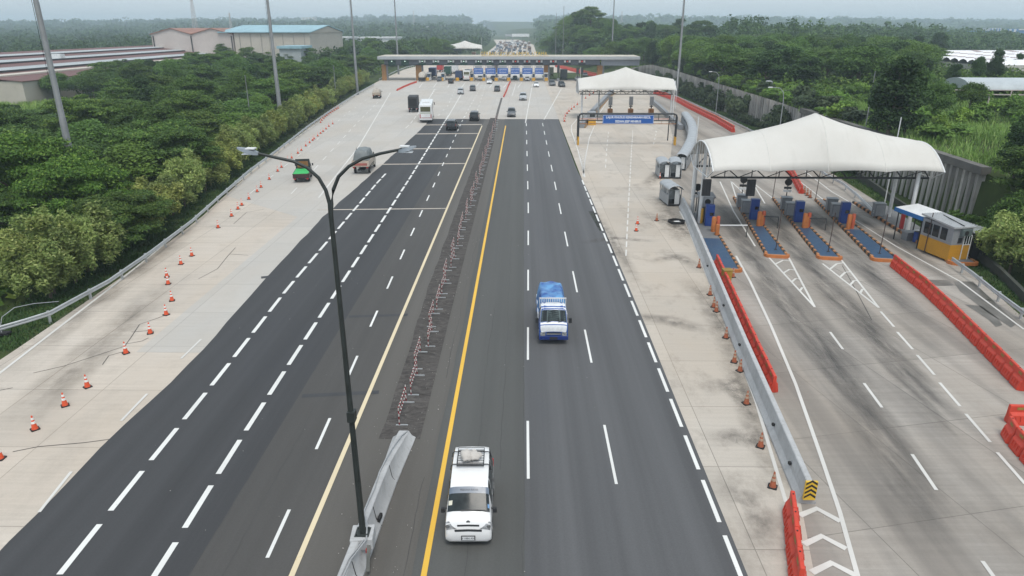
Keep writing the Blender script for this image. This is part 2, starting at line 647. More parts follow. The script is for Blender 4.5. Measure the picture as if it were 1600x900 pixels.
structure('concrete_apron', band(LEFT_EDGE, const(-7.6), -12, 300, 0.0), CONC_OLD, fix=False)
structure('highway', band(LEFT_EDGE, RIGHT_EDGE, 300, 1130, 0.0, 20), CONC_OLD, fix=False)
structure('ramp_pavement', band(const(7.3), BARRIER, -12, 260, 0.0), CONC_RAMP, fix=False)
structure('median_strip', band(const(-8.2), const(-3.3), -12, 144.1, 0.004), MEDIAN_MAT, fix=False)
structure('through_lane_pavement', band(const(-8.2), const(7.3), 144.1, 300, 0.004), CONC_NEW, fix=False)
structure('plaza_pavement', band(BARRIER, RIGHT_EDGE, -12, 300, 0.0), CONC_PLAZA, fix=False)

mb = MB()
mb.sheet([(-22.2, 35.6), (-18.2, 35.6), (-18.4, 68), (-22.2, 66)], .006)
mb.sheet([(-22.2, 66), (-18.4, 68), (-8.3, 144), (-8.3, 250), (-50, 250), (-47, 204), (-39.8, 132), (-35, 90), (-33.0, 75)], .006)
structure('recast_concrete', mb, CONC_NEW, fix=False)

ASPHALT_LEFT = [(-12, -18.7), (19, -18.55), (24, -18.7), (36, -18.45), (46, -19.0), (66, -19.7), (103, -19.0), (131, -18.7), (145, -19.0)]
structure('left_carriageway', band(ASPHALT_LEFT, const(-11.3), -12, 144.2, .010, 2.0, .07), ASPH_NEW, fix=False)
structure('inner_lane', band([(-12, -11.3), (150, -11.3)], const(-7.75), -12, 144.2, .010, 5.0), ASPH_OLD, fix=False)
structure('right_carriageway', band([(-12, .14), (150, .14)], [(-12, 7.75), (40, 7.75), (78, 7.5), (90, 7.1), (150, 7.2)], -12, 144.2, .0125, 4.0), ASPH_RIGHT, fix=False)
structure('right_inner_lane', band([(-12, -3.75), (150, -3.7)], const(.22), -12, 144.2, .010, 3.0, .05), ASPH_RIGHT_OLD, fix=False)
structure('milled_strip', band([(27, -6.45), (35, -6.5), (46, -6.75), (112, -6.75), (146, -6.8)], [(27, -4.6), (46, -4.68), (112, -4.75), (146, -5.3)], 26.9, 146, .014, 1.5, .05), MILLED_MAT, fix=False)

mb = MB()
for u0, v0, u1, v1, w in ((545, 495, 637, 492, .35), (472, 619, 592, 613, .35), (408, 434, 434, 431, .5)):
    mb.strip([G(u0, v0), G(u1, v1)], w, .016)
structure('asphalt_patch', mb, asphalt('patch_asphalt', (.05, .052, .056)), fix=False)
mb = MB()
for y, x0 in ((69, -21), (94.2, -19.6), (107, -19.3), (123, -18.9), (135, -18.9)):
    mb.strip([(x0, y - .2), (-7.9, y + .6)], .32 + (y - 69) * .009, .017)
structure('transverse_joint', mb, CONC_RAMP, fix=False)
mb = MB()
for pts in ([(52, 583), (100, 572), (150, 556), (195, 541), (205, 527), (218, 507), (258, 493)], [(195, 538), (222, 533), (232, 528)],
            [(205, 519), (240, 516)], [(160, 570), (170, 556), (195, 549)], [(20, 706), (60, 698), (130, 692), (176, 686)],
            [(310, 436), (340, 420), (356, 400), (368, 387)], [(358, 397), (388, 399)], [(365, 350), (385, 332), (412, 327)],
            [(1316, 415), (1330, 440), (1362, 500)], [(0, 610), (20, 606)]):
    mb.strip([G(*p) for p in pts], .05, .009)
structure('pavement_crack', mb, M('crack_dark', (.07, .065, .06), .9), fix=False)
mb = MB()
for pts in ([(1440, 437), (1478, 438), (1492, 446), (1470, 447), (1445, 444)], [(1508, 476), (1532, 478), (1560, 498), (1566, 508), (1556, 511), (1545, 500), (1518, 482)],
            [(1490, 440), (1520, 440), (1560, 478), (1590, 505), (1580, 512), (1540, 486), (1500, 455)]):
    mb.sheet([G(*p) for p in pts], .012)
structure('damp_patch', mb, M('damp_concrete', (.15, .14, .128), .35, var=.35, scale=.8), fix=False)
mb = MB()
rnd = random.Random(4)
for x0_, y0_, y1_ in ((-1.9, 14, 46), (-.95, 18, 60), (.1, 16, 70), (-10.2, 16, 52), (-11.35, 14, 140), (-14.2, 22, 40), (-4.05, 14, 60)):
    y_, x_, pth = y0_, x0_, []
    while y_ < y1_:
        pth.append((x_, y_))
        y_ += rnd.uniform(.35, .9)
        x_ = x0_ + (x_ - x0_) * .7 + rnd.uniform(-.05, .05)
    k_ = 0
    while k_ < len(pth) - 3:
        l_ = rnd.randint(4, 14)
        if rnd.random() < .72:
            mb.strip(pth[k_:k_ + l_ + 1] if len(pth[k_:k_ + l_ + 1]) > 1 else pth[-2:], rnd.uniform(.010, .020), .0165)
        k_ += l_
structure('asphalt_crack', mb, M('asphalt_crack_dark', (.058, .059, .06), .9), fix=False)
# rubber, oil and soot: worn-in marks that thin out towards their edges
def stain_mat(name, col, amount, scale=1.2, rot=0.0, stretch=.14):
    n = Nodes(name)
    at = n.new('Attribute')
    at.attribute_name = 'thickness'
    a = n.noise(n.pos((1, stretch, 1), rot), scale, 6, .65)
    f = n.math('MULTIPLY', n.ramp(a, .34, .68, .08, 1.0), at.outputs['Fac'])
    mx = n.new('MixShader')
    n.link(n.math('MULTIPLY', f, amount), mx.inputs[0])
    n.link(n.new('BsdfTransparent').outputs[0], mx.inputs[1])
    n.base(col, .75)
    n.link(n.b.outputs[0], mx.inputs[2])
    n.link(mx.outputs[0], n.t.nodes['Material Output'].inputs[0])
    return n.m

def stains(name, mat, tracks, z):
    """tracks: (path in photo points, width); every track is a ribbon, full in the middle and nothing at its rim"""
    V, F, T = [], [], []
    for pts, w in tracks:
        g = [Vector((*G(*p), 0)) for p in pts]
        path = []
        for a_, b_ in zip(g, g[1:]):
            for k in range(6):
                path.append(a_.lerp(b_, k / 6))
        path.append(g[-1])
        o, n_ = len(V), len(path)
        for i, p in enumerate(path):
            d = (path[min(n_ - 1, i + 1)] - path[max(0, i - 1)]).normalized()
            nx, ny = -d.y, d.x
            e = min(1, min(i, n_ - 1 - i) / (n_ * .3))
            for k in range(7):
                t = k / 3 - 1
                V.append((p.x + nx * w / 2 * t, p.y + ny * w / 2 * t, z))
                T.append(e * max(0, 1 - abs(t)) ** .8)
        for i in range(n_ - 1):
            for k in range(6):
                F.append((o + i * 7 + k, o + i * 7 + k + 1, o + (i + 1) * 7 + k + 1, o + (i + 1) * 7 + k))
        z += .0004
    me = bpy.data.meshes.new(name)
    me.from_pydata(V, [], F)
    me.attributes.new('thickness', 'FLOAT', 'POINT').data.foreach_set('value', T)
    me.materials.append(mat)
    o = bpy.data.objects.new(name, me)
    COL.objects.link(o)
    return tag(o, kind='structure')

stains('rubber_stain', stain_mat('tyre_rubber_stain', (.080, .076, .072), .74, 1.3, R(-12)),
       [([(1112, 290), (1132, 325), (1155, 362), (1182, 410), (1225, 480), (1290, 600)], 2.3),
        ([(1160, 290), (1190, 326), (1222, 362), (1262, 408), (1312, 472), (1390, 590)], 2.4),
        ([(1225, 296), (1262, 332), (1300, 364), (1346, 408), (1400, 466), (1480, 560)], 2.4),
        ([(1310, 318), (1345, 345), (1385, 372), (1445, 410), (1500, 450)], 2.2),
        ([(1215, 430), (1300, 560), (1400, 720), (1470, 900)], 3.0), ([(1300, 440), (1400, 560), (1520, 720)], 2.6)], .008)
stains('soot_stain', stain_mat('soot_stain', (.13, .115, .10), .55, 1.5, 0, .7),
       [([(1012, 300), (1040, 322), (1062, 350), (1080, 385)], 3.0), ([(1000, 330), (1040, 345), (1085, 372)], 2.6), ([(1035, 268), (1020, 280), (1005, 292)], 2.2),
        ([(1010, 410), (1060, 400), (1100, 425)], 1.6), ([(1060, 430), (1110, 470), (1140, 530), (1180, 620)], 2.2), ([(960, 490), (1040, 500), (1120, 520)], 1.8),
        ([(1090, 610), (1140, 600), (1180, 640)], 1.6), ([(1100, 690), (1150, 680), (1200, 700)], 1.5), ([(1120, 740), (1180, 800), (1220, 880)], 2.0), ([(1140, 560), (1170, 640), (1215, 760)], 1.6),
        ([(930, 330), (960, 380), (1000, 450)], 1.4), ([(905, 380), (960, 372), (1030, 378)], 1.2)], .0085)
stains('road_grime', stain_mat('road_grime', (.17, .15, .125), .5, .7, 0, .5),
       [([(-20, 600), (80, 525), (170, 458), (260, 388), (345, 318)], 2.6), ([(0, 690), (90, 600), (200, 500), (290, 420)], 3.2), ([(440, 225), (500, 182), (560, 140)], 4)], .0075)

mb = MB()
mb.strip([G(775, 186), G(779, 170), G(784, 153)], .5, .012)
structure('median_joint', mb, MEDIAN_MAT, fix=False)

# ---- road markings
def px_line(pts):
    """photo points -> x as a function of y"""
    g = [G(*p) for p in pts]
    g.sort(key=lambda q: q[1])
    return [(q[1], q[0]) for q in g]

def dashes(mb, line, y0, period, length, w, y1, z=.022):
    y = y0
    while y < y1:
        mb.strip([(interp(line, y), y), (interp(line, y + length), min(y + length, y1 + 2))], w, z)
        y += period

mb = MB()
dashes(mb, [(0, .3), (28, .3), (70, .6), (150, .65)], 24 - 10.95, 10.95, 4.5, .12, 142)
dashes(mb, [(0, 3.92), (28, 3.9), (150, 3.8)], 23.7 - 10.95, 10.95, 4.5, .12, 142)
dashes(mb, [(0, 7.5), (40, 7.5), (80, 7.28)], 18.1 - 6.66, 3.33, 2.6, .165, 84)
LA = px_line([(124, 860), (197, 768), (345, 585), (450, 450), (590, 285)])
LB = px_line([(258, 875), (358, 714), (461, 555), (541, 432), (640, 279), (701, 180)])
LC = px_line([(435, 835), (505, 678), (552, 571), (629, 397), (679, 287), (722, 189)])
dashes(mb, [(0, -15.2)] + LA, 18.4 - 6.66, 3.33, 2.55, .225, 88)
dashes(mb, [(0, -12.1)] + LB, 20.8 - 6.66, 3.33, 2.55, .225, 150)
dashes(mb, [(0, -8.7)] + LC, 19.3 - 6.7, 6.7, 2.6, .135, 150)
structure('lane_dashes', mb, PAINT_W, fix=False)

mb = MB()
mb.strip([(-3.3, y) for y in range(-10, 146, 12)], .2, .022)
structure('yellow_edge_line', mb, PAINT_Y, fix=False)
mb = MB()
mb.strip([(-7.8, y) for y in range(-10, 146, 12)], .2, .022)
structure('worn_yellow_line', mb, PAINT_WY, fix=False)

mb = MB()
mb.strip([G(*p) for p in ((-60, 632), (0, 583), (80, 521), (170, 452), (240, 396), (340, 311), (430, 238), (500, 190), (562, 143))], .17, .016)   # left shoulder
dashes(mb, px_line([(72, 790), (100, 749), (150, 698), (214, 633), (263, 580)]), 15.0, 6.6, 2.6, .13, 36)
dashes(mb, px_line([(455, 303), (490, 266), (560, 190), (590, 160)]), 76, 7, 3.2, .14, 190)
dashes(mb, px_line([(380, 311), (470, 240), (545, 175), (600, 138)]), 76, 8, 2.4, .14, 210)
mb.strip([G(498, 309), G(560, 230), G(610, 145)], .2, .016)
mb.strip([G(697, 188), G(722, 145)], .22, .016)
dashes(mb, px_line([(722, 188), (738, 160), (755, 130)]), 146, 7, 3, .16, 240)
dashes(mb, px_line([(640, 195), (668, 158), (680, 140)]), 130, 7, 4.5, .18, 215)
mb.strip([G(668, 158), G(679, 139)], .2, .016)
for x0 in ((742, 186, 760, 128), (700, 165, 714, 132)):
    dashes(mb, px_line([x0[:2], x0[2:]]), 150, 9, 3, .16, 235)
mb.strip([G(821, 192), G(832, 131)], .22, .016)
mb.strip([G(850, 187), G(877, 139)], .22, .016)
mb.strip([G(800, 150), G(806, 131)], .2, .016)
for k in range(9):                                              # short strokes at the booth mouths
    u = 655 + k * 22
    mb.strip([G(u, 137), G(u + 6, 129)], .25, .016)
# ramp: white line, hatched gore, dashed middle
mb.strip([G(*p) for p in ((914, 277), (903, 235), (893, 205), (893, 196), (902, 186), (915, 178))], .16, .016)
mb.strip([G(*p) for p in ((911, 276), (914, 250), (921, 215), (938, 175), (955, 150))], .16, .016)
for k in range(15):
    v = 232 + k * 2.6
    t = (v - 228) / 48
    mb.strip([G(lerp(902, 911.5, t), v - 1.5), G(lerp(917, 913, t), v + 1.5)], .12, .016)
dashes(mb, px_line([(978, 400), (982, 320), (987, 230), (989, 205)]), 54, 2.4, 1.7, .12, 128)
dashes(mb, px_line([(946, 262), (948, 232), (951, 205)]), 92, 4.5, 2.2, .12, 128)
dashes(mb, px_line([(1021, 226), (1026, 205)]), 112, 4.5, 2.2, .12, 128)
mb.strip([G(*p) for p in ((1062, 330), (1075, 355), (1104, 430), (1130, 492), (1156, 560), (1182, 630), (1204, 705), (1228, 785))], .16, .016)
structure('concrete_lane_lines', mb, PAINT_FADED, fix=False)

mb = MB()
mb.strip([G(*p) for p in ((1150, 400), (1172, 440), (1205, 510), (1243, 600), (1285, 720), (1312, 800), (1340, 900), (1370, 1000))], .17, .016)
for a, b in (((1297, 519), (1317, 546)), ((1350, 599), (1378, 637)), ((1425, 710), (1463, 766)), ((1535, 877), (1560, 912)),
             ((1376, 487), (1397, 511)), ((1402, 519), (1426, 546)), ((1433, 555), (1460, 586)), ((1468, 598), (1500, 635)),
             ((1509, 647), (1547, 691)), ((1558, 707), (1602, 757))):
    mb.strip([G(*a), G(*b)], .15, .016)
for l, r, e, ks in (((1202, 403), (1231, 400), (1273, 480), 4), ((1285, 412), (1312, 403), (1373, 481), 4)):
    mb.strip([G(*l), G(*e)], .15, .016)
    mb.strip([G(*r), G(*e)], .15, .017)
    for k in range(ks):
        t0 = .08 + k * .18
        a = (lerp(l[0], e[0], t0 + .05), lerp(l[1], e[1], t0 + .05))
        b = (lerp(r[0], e[0], t0 + .02), lerp(r[1], e[1], t0 + .02))
        m_ = ((a[0] + b[0]) / 2, (a[1] + b[1]) / 2 - 3.5)
        mb.strip([G(*a), G(*m_), G(*b)], .16, .018)
for a, m_, b in (((1249, 806), (1276, 795), (1313, 815)), ((1256, 851), (1284, 838), (1322, 858)), ((1268, 895), (1299, 880), (1338, 900)), ((1280, 945), (1312, 930), (1352, 950))):
    mb.strip([G(*a), G(*m_), G(*b)], .26, .018)
# upstream side of the toll islands
for pts in (((1142, 283), (1150, 308)), ((1142, 283), (1163, 303)), ((1178, 287), (1210, 312)), ((1125, 284), (1146, 330), (1180, 385)),
            ((1240, 276), (1290, 315), (1400, 385), (1500, 440), (1600, 515)), ((1175, 284), (1195, 318))):
    mb.strip([G(*p) for p in pts], .14, .017)
mb.strip([G(*p) for p in ((1258, 268), (1300, 300), (1338, 322))], .14, .017)
structure('plaza_lane_lines', mb, PAINT_FADED, fix=False)

# ================================================================== VEGETATION
LEAF_FEATHER = leaf_mat('feathery_leaf', (0.033, 0.075, 0.015), (0.107, 0.199, 0.036), (0.166, 0.236, 0.052))
LEAF_DARK = leaf_mat('dark_leaf', (0.022, 0.055, 0.017), (0.063, 0.122, 0.032))
LEAF_MID = leaf_mat('mid_leaf', (0.048, 0.107, 0.021), (0.128, 0.231, 0.045))
LEAF_PALE = leaf_mat('pale_leaf', (0.142, 0.205, 0.055), (0.300, 0.365, 0.112), (0.43, 0.470, 0.185))
LEAF_BRIGHT = leaf_mat('bright_leaf', (0.091, 0.183, 0.032), (0.195, 0.329, 0.063))
LEAF_FAR = leaf_mat('far_leaf', (0.027, 0.063, 0.021), (0.089, 0.152, 0.044), hue_noise=.02)
LEAF_GRASS = leaf_mat('tall_grass_blade', (0.107, 0.199, 0.039), (0.215, 0.343, 0.080), (0.322, 0.386, 0.150), hue_noise=.08)
BARK = M('bark', (.12, .095, .07), .9, var=.35, scale=6)

def crown_arrays(rng, lobes, n, size, up=.45, flat=.0, aspect=1.7, shell=.35):
    """n leaf sprays spread through ellipsoid lobes (cx, cy, cz, rx, ry, rz)"""
    lobes = np.array(lobes, float)
    wgt = (lobes[:, 3] * lobes[:, 4] * lobes[:, 5]) ** (2 / 3)
    pick = rng.choice(len(lobes), n, p=wgt / wgt.sum())
    d = rng.normal(size=(n, 3))
    d[:, 2] = np.abs(d[:, 2]) * np.where(rng.random(n) < .82, 1, -.7)
    d /= np.linalg.norm(d, axis=1)[:, None]
    r = np.clip(.93 + rng.normal(size=n) * shell * .75, .1, 1.5)
    L = lobes[pick]
    P = L[:, :3] + d * r[:, None] * L[:, 3:]
    N = d * .6 + rng.normal(size=(n, 3)) * .55
    N[:, 2] += up
    if flat:
        N[:, 2] += flat
    N /= np.linalg.norm(N, axis=1)[:, None]
    A = np.cross(N, rng.normal(size=(n, 3)))
    A /= np.linalg.norm(A, axis=1)[:, None]
    B = np.cross(N, A)
    s = size * rng.uniform(.55, 1.4, n)[:, None]
    a, b = A * s * aspect / 2, B * s / 2
    V = np.stack([P - a, P + b - a * .1, P + a - N * s * .25, P - b - a * .1], 1).reshape(-1, 3)
    F = np.arange(n * 4).reshape(-1, 4)
    return V, F

def tree_lobes(rng, h, rad, base, kind):
    out = []
    if kind == 'spread':                      # layered, wide, feathery: flat pads with dark gaps between them
        for k in range(46):
            a = rng.random() * 6.283
            q = rad * math.sqrt(rng.random()) * .92
            dome = h - (q / rad) ** 2 * (h - base) * .5
            z = dome - (h - base) * .55 * rng.random() ** 1.6
            s = rad * rng.uniform(.13, .26)
            out.append((q * math.cos(a), q * math.sin(a), z, s * 1.15, s * 1.15, s * .42))
    elif kind == 'round':
        for k in range(22):
            a = rng.random() * 6.283
            el = rng.uniform(-.35, 1.4)
            q = rad * .72 * math.cos(el) * rng.uniform(.5, 1)
            z = (h + base) / 2 + (h - base) / 2 * .78 * math.sin(el)
            s = rad * rng.uniform(.24, .42)
            out.append((q * math.cos(a), q * math.sin(a), z, s, s, s * .85))
    elif kind == 'column':
        for k in range(26):
            t = rng.random()
            a = rng.random() * 6.283
            env = rad * (1 - abs(t - .35) * .95) * .62
            q = env * math.sqrt(rng.random())
            s = rad * rng.uniform(.22, .38)
            out.append((q * math.cos(a), q * math.sin(a), lerp(base, h, .06 + t * .88), s, s, s * .9))
    elif kind == 'upright':                   # many shoots reaching up and out
        for k in range(44):
            a = rng.random() * 6.283
            t = rng.random()
            q = rad * (.2 + .75 * t) * rng.uniform(.6, 1)
            z = lerp(base, h, .08 + .8 * rng.random() * (1.12 - .42 * t))
            s = rad * rng.uniform(.10, .19)
            out.append((q * math.cos(a), q * math.sin(a), z, s, s, s * 1.5))
    elif kind == 'bush':
        for k in range(12):
            a = rng.random() * 6.283
            q = rad * .7 * math.sqrt(rng.random())
            s = rad * rng.uniform(.3, .45)
            out.append((q * math.cos(a), q * math.sin(a), lerp(base, h, rng.uniform(.15, .8)), s, s, s * .8))
    return out

_tree_no = [0]
def make_tree(name, h, rad, base, kind, leaf, n, size, trunk_r=.16, flat=0.0, up=.45, aspect=1.7, cat='tree'):
    """prototype: Empty at the foot, trunk with limbs, crown of leaf sprays"""
    _tree_no[0] += 1
    rng = np.random.default_rng(100 + _tree_no[0])
    root = thing(name, name.replace('_', ' '), cat)
    lobes = tree_lobes(rng, h, rad, base, kind)
    V, F = crown_arrays(rng, lobes, n, size, up, flat, aspect)
    me = mesh_np('crown', V, F, leaf)
    crown = bpy.data.objects.new('crown', me)
    COL.objects.link(crown)
    crown.parent = root
    mb = MB()
    lean = rng.uniform(-.12, .12, 2)
    top = (lean[0] * h * .5, lean[1] * h * .5, lerp(base, h, .45))
    mb.tube([(0, 0, -.4), (lean[0] * h * .2, lean[1] * h * .2, base * .7), top], [trunk_r * 1.25, trunk_r, trunk_r * .45], 7)
    for i in rng.choice(len(lobes), min(7, len(lobes)), replace=False):
        l = lobes[i]
        t = rng.uniform(.45, .9)
        p0 = (lerp(0, top[0], t), lerp(0, top[1], t), lerp(0, top[2], t))
        mb.tube([p0, ((p0[0] + l[0]) / 2, (p0[1] + l[1]) / 2, (p0[2] + l[2]) / 2 - .1), l[:3]], [trunk_r * .5, trunk_r * .32, trunk_r * .12], 5)
    mb.build('trunk', BARK, root, smooth=60)
    return root

PROTO = {}
def protos(key, count, *a, **k):
    PROTO[key] = [make_tree(*a, **k) for _ in range(count)]
    PROTO[key + '_used'] = 0
protos('feather', 4, 'feathery_tree', 8.6, 5.0, 2.2, 'spread', LEAF_FEATHER, 21000, .165, .2, flat=.5)
protos('round', 3, 'broadleaf_tree', 8.5, 3.9, 1.6, 'round', LEAF_MID, 18000, .185, .2)
protos('dark', 3, 'dark_broadleaf_tree', 9.0, 3.4, 1.2, 'column', LEAF_DARK, 13000, .22, .2)
protos('pale', 4, 'pale_roadside_tree', 4.3, 2.1, .9, 'upright', LEAF_PALE, 14000, .095, .08, up=.1, aspect=2.4)
protos('lush', 2, 'lush_tree', 8.6, 6.2, 1.2, 'spread', leaf_mat('lush_leaf', (0.032, 0.086, 0.014), (0.132, 0.258, 0.034), (0.217, 0.320, 0.057)), 46000, .15, .22, flat=.25)
protos('shrub', 3, 'shrub', 2.2, 1.5, .2, 'bush', LEAF_BRIGHT, 1500, .22, .05, cat='shrub')
protos('grey_shrub', 2, 'hanging_shrub', 2.8, 1.5, .2, 'bush', leaf_mat('grey_green_leaf', (.045, .075, .035), (.085, .12, .06)), 1500, .24, .05, cat='shrub')

def plant(key, x, y, label, group, h=1.0, w=None, z=None, name=None, k=None):
    """stand a copy of a prototype on the ground; the first use of each prototype moves it there"""
    lst = PROTO[key]
    p = lst[random.randrange(len(lst)) if k is None else k % len(lst)]
    loc = (x, y, ground_z(x, y) if z is None else z)
    rz = random.random() * 6.283
    sc = ((w or h), (w or h), h)
    if not p.get('placed'):
        p['placed'] = 1
        o = p
        o.location, o.rotation_euler, o.scale = loc, (0, 0, rz), sc
    else:
        o = dup(p, loc, rz, scale=sc)
    o['label'] = label
    if group:
        o['group'] = group
    elif 'group' in o:
        del o['group']
    if name:
        o.name = name
    return o

def scatter(n, inside, min_d, tries=30000):
    pts = []
    for _ in range(tries):
        if len(pts) >= n:
            break
        p = inside()
        if p is None:
            continue
        if all((p[0] - q[0]) ** 2 + (p[1] - q[1]) ** 2 > min_d(p) ** 2 for q in pts):
            pts.append(p)
    return pts

# pale trees standing in one row behind the left guard rail
k = 0
y = 45.0
while y < 240:
    if not 51.5 < y < 60.5:
        k += 1
        x = interp(LEFT_EDGE, y) - 3.1 + random.uniform(-.3, .3)
        plant('pale', x, y, 'pale olive green tree behind the left guard rail, %s of its row from the camera' % ordinal(k),
              'pale trees along the left guard rail', random.uniform(.95, 1.25) * (1.0 if y > 60 else 1.12), random.uniform(1.1, 1.4))
    y += random.uniform(3.0, 4.0) * (1 if y > 62 else .8) * (1 if y < 150 else 1.25)
plant('pale', -34.6, 46.2, 'large pale olive tree behind the left guard rail bend', None, 1.28, 1.6)
plant('pale', -38.6, 49.5, 'pale bushy tree at the left photo edge beside the guard rail bend', None, 1.1, 1.5)

# near left: the big bright-topped trees
for i, (x, y, h, w) in enumerate(((-46, 63, 1.03, 1.05), (-39.5, 59.5, .86, .8), (-53.5, 61, .95, 1.05), (-36.2, 57, .5, .5), (-43, 57, .6, .75), (-49, 55, .66, .8), (-56, 57, .75, .8), (-39, 79, .85, .8))):
    plant('lush' if i < 3 else ('feather' if i % 3 else 'round'), x, y, ['tall bushy tree with a bright green top at the nearest left mast',
          'bushy green tree right of the nearest left mast, above the guard rail trees', 'broad green tree left of the nearest mast, at the left edge of the photo',
          'low green tree between the pale roadside trees and the big bushy tree on the left', 'low dark green tree directly behind the nearest pale roadside trees',
          'small dark tree behind the large pale tree at the guard rail bend', 'dark green tree at the far left edge behind the pale bushy tree', 'mid green tree behind the pale row, between the two nearest left masts'][i], None, h, w)

for i, (dx, y, h, w) in enumerate(((3.2, 52.5, .5, .6), (3.6, 55.6, .58, .66), (3.3, 58.8, .5, .6))):
    plant('feather', interp(LEFT_EDGE, y) - dx, y, 'low green tree at the gap in the left pale tree row, %s of three' % ('nearest', 'middle', 'furthest')[i], None, h, w)
for i, (dx, y, h) in enumerate(((3.0, 44.2, 1.0), (2.9, 47.2, 1.05), (2.9, 50.0, .95))):
    plant('pale', interp(LEFT_EDGE, y) - dx, y, 'pale bushy tree hugging the near bend of the left guard rail, %s of three' % ('nearest', 'middle', 'furthest')[i], None, h, 1.25)

def left_wood():
    y = 62 + 250 * random.random() ** .9
    x = interp(LEFT_EDGE, y) - 8.5 - random.random() ** 1.1 * (55 + .62 * y)
    if x < -126 and 186 < y < 240:                         # the small house
        return None
    if x < -86 and 132 < y < 190:                          # grassy clearing
        return None
    if x < -126 and y > 186:                               # the long sheds
        return None
    if (x + 47) ** 2 + (y - 62) ** 2 < 120:
        return None
    return (x, y)
for i, (x, y) in enumerate(scatter(185, left_wood, lambda p: 4.9 + p[1] * .008)):
    c = random.random()
    key = 'feather' if c < .58 else ('round' if c < .86 else 'dark')
    lab = {'feather': 'dark feathery crowned tree in the dense wood left of the toll road',
           'round': 'round crowned mid green tree in the dense wood left of the toll road',
           'dark': 'narrow dark green tree in the dense wood left of the toll road'}[key]
    plant(key, x, y, lab, {'feather': 'feathery trees of the left wood', 'round': 'round trees of the left wood', 'dark': 'dark trees of the left wood'}[key],
          random.uniform(.62, 1.12) * ((.62 if x < -72 and 92 < y < 135 else 1.0) if y < 240 else 1.12), random.uniform(.85, 1.3))

def shed_front():
    y = 188 + 215 * random.random()
    return (-114 - random.random() * 15, y)
for x, y in scatter(34, shed_front, lambda p: 5.5):
    plant('round', x, y, 'round tree in the belt directly before the long red roofed sheds', 'trees before the red roofed sheds', random.uniform(.66, .86), random.uniform(.9, 1.3))
def warehouse_front():
    return (-205 + 112 * random.random(), 300 + 24 * random.random())
for x, y in scatter(22, warehouse_front, lambda p: 6.5):
    if x > -128:
        plant('feather', x, y, 'spreading tree directly before the blue roofed warehouse', 'trees before the blue roofed warehouse', random.uniform(.8, 1.05), random.uniform(.9, 1.2))

# right bank: trees on the raised ground behind the sheet pile wall
RIGHT_TREES = [  # u, v of the foot, height m, width factor, kind, label
    (1385, 214, 9.2, 1.0, 'dark', 'tall dark green tree behind the wall, right of the big canopy peak'),
    (1412, 212, 8.0, .9, 'dark', 'dark tree joined to the right side of the tallest dark tree behind the wall'),
    (1370, 208, 6.5, .8, 'dark', 'dark tree at the left foot of the tallest dark tree behind the wall'),
    (1455, 190, 5.2, 1.0, 'round', 'round leafy tree with pale blossom right of the tall dark tree'),
    (1510, 180, 4.6, .95, 'round', 'low dense round tree in front of the curved grey greenhouse'),
    (1430, 160, 5.0, 1.0, 'round', 'mid green tree behind the tall dark tree, below the white greenhouse'),
    (1485, 146, 5.5, .9, 'dark', 'left of the dark trees standing against the white greenhouse'),
    (1520, 140, 6.6, .7, 'dark', 'middle and widest of the dark trees standing against the white greenhouse'),
    (1548, 138, 8.2, .8, 'dark', 'tallest narrow dark tree standing against the white greenhouse'),
    (1586, 118, 6.0, .7, 'dark', 'lone dark tree at the right end of the white greenhouse'),
    (1592, 262, 5.0, .9, 'dark', 'dark bushy tree at the right edge above the tall grass'),
]
for u, v, h, w, key, lab in RIGHT_TREES:
    x, y = G(u, v, 4.9)
    base_h = {'dark': 9.0, 'round': 8.5, 'feather': 8.6}[key]
    plant(key, x, y, lab, None, h / base_h, w * h / base_h * 1.1)

def right_wood():
    y = 100 + 260 * random.random()
    w = interp(WALL, y)
    x = w + 3 + random.random() * 130
    u = 800 + FPX * x / y / 1.02 + 15
    if y < 300:
        if u > 1395 - max(0, (y - 150) * .1):
            return None
        if u > 1190 and y < 150:
            return None
        if y < 135:
            return None
    return (x, y)
for i, (x, y) in enumerate(scatter(150, right_wood, lambda p: 6.0 + p[1] * .008)):
    c = random.random()
    key = 'round' if c < .6 else ('feather' if c < .75 else 'dark')
    lab = {'feather': 'spreading feathery tree in the wood above the right retaining wall',
           'round': 'round leafy tree in the wood above the right retaining wall',
           'dark': 'dark narrow tree in the wood above the right retaining wall'}[key]
    plant(key, x, y, lab, {'feather': 'feathery trees of the right wood', 'round': 'round trees of the right wood', 'dark': 'dark trees of the right wood'}[key],
          random.uniform(.72, 1.0) * (1 if y < 220 else 1.15), random.uniform(1.2, 1.75))

# hill behind the toll gate
def gate_hill():
    y = 385 + random.random() * 110
    x = interp(RIGHT_EDGE, y) + 4 + random.random() * 75
    return (x, y)
for x, y in scatter(46, gate_hill, lambda p: 7.5):
    key = random.choice(('round', 'feather', 'dark'))
    plant(key, x, y, {'round': 'round tree on the wooded hill behind the toll gate', 'feather': 'spreading tree on the wooded hill behind the toll gate', 'dark': 'narrow dark tree on the wooded hill behind the toll gate'}[key],
          key + ' trees of the hill behind the gate', random.uniform(1.2, 1.75), random.uniform(1.2, 1.8))
def gate_left():
    y = 330 + random.random() * 150
    return (interp(LEFT_EDGE, y) - 5 - random.random() * 80, y)
for x, y in scatter(42, gate_left, lambda p: 7.0):
    key = random.choice(('round', 'feather', 'feather'))
    plant(key, x, y, {'round': 'round tree beyond the left end of the toll gate', 'feather': 'spreading feathery tree beyond the left end of the toll gate'}[key],
          key + ' trees beyond the left end of the gate', random.uniform(.95, 1.45), random.uniform(1.0, 1.5))

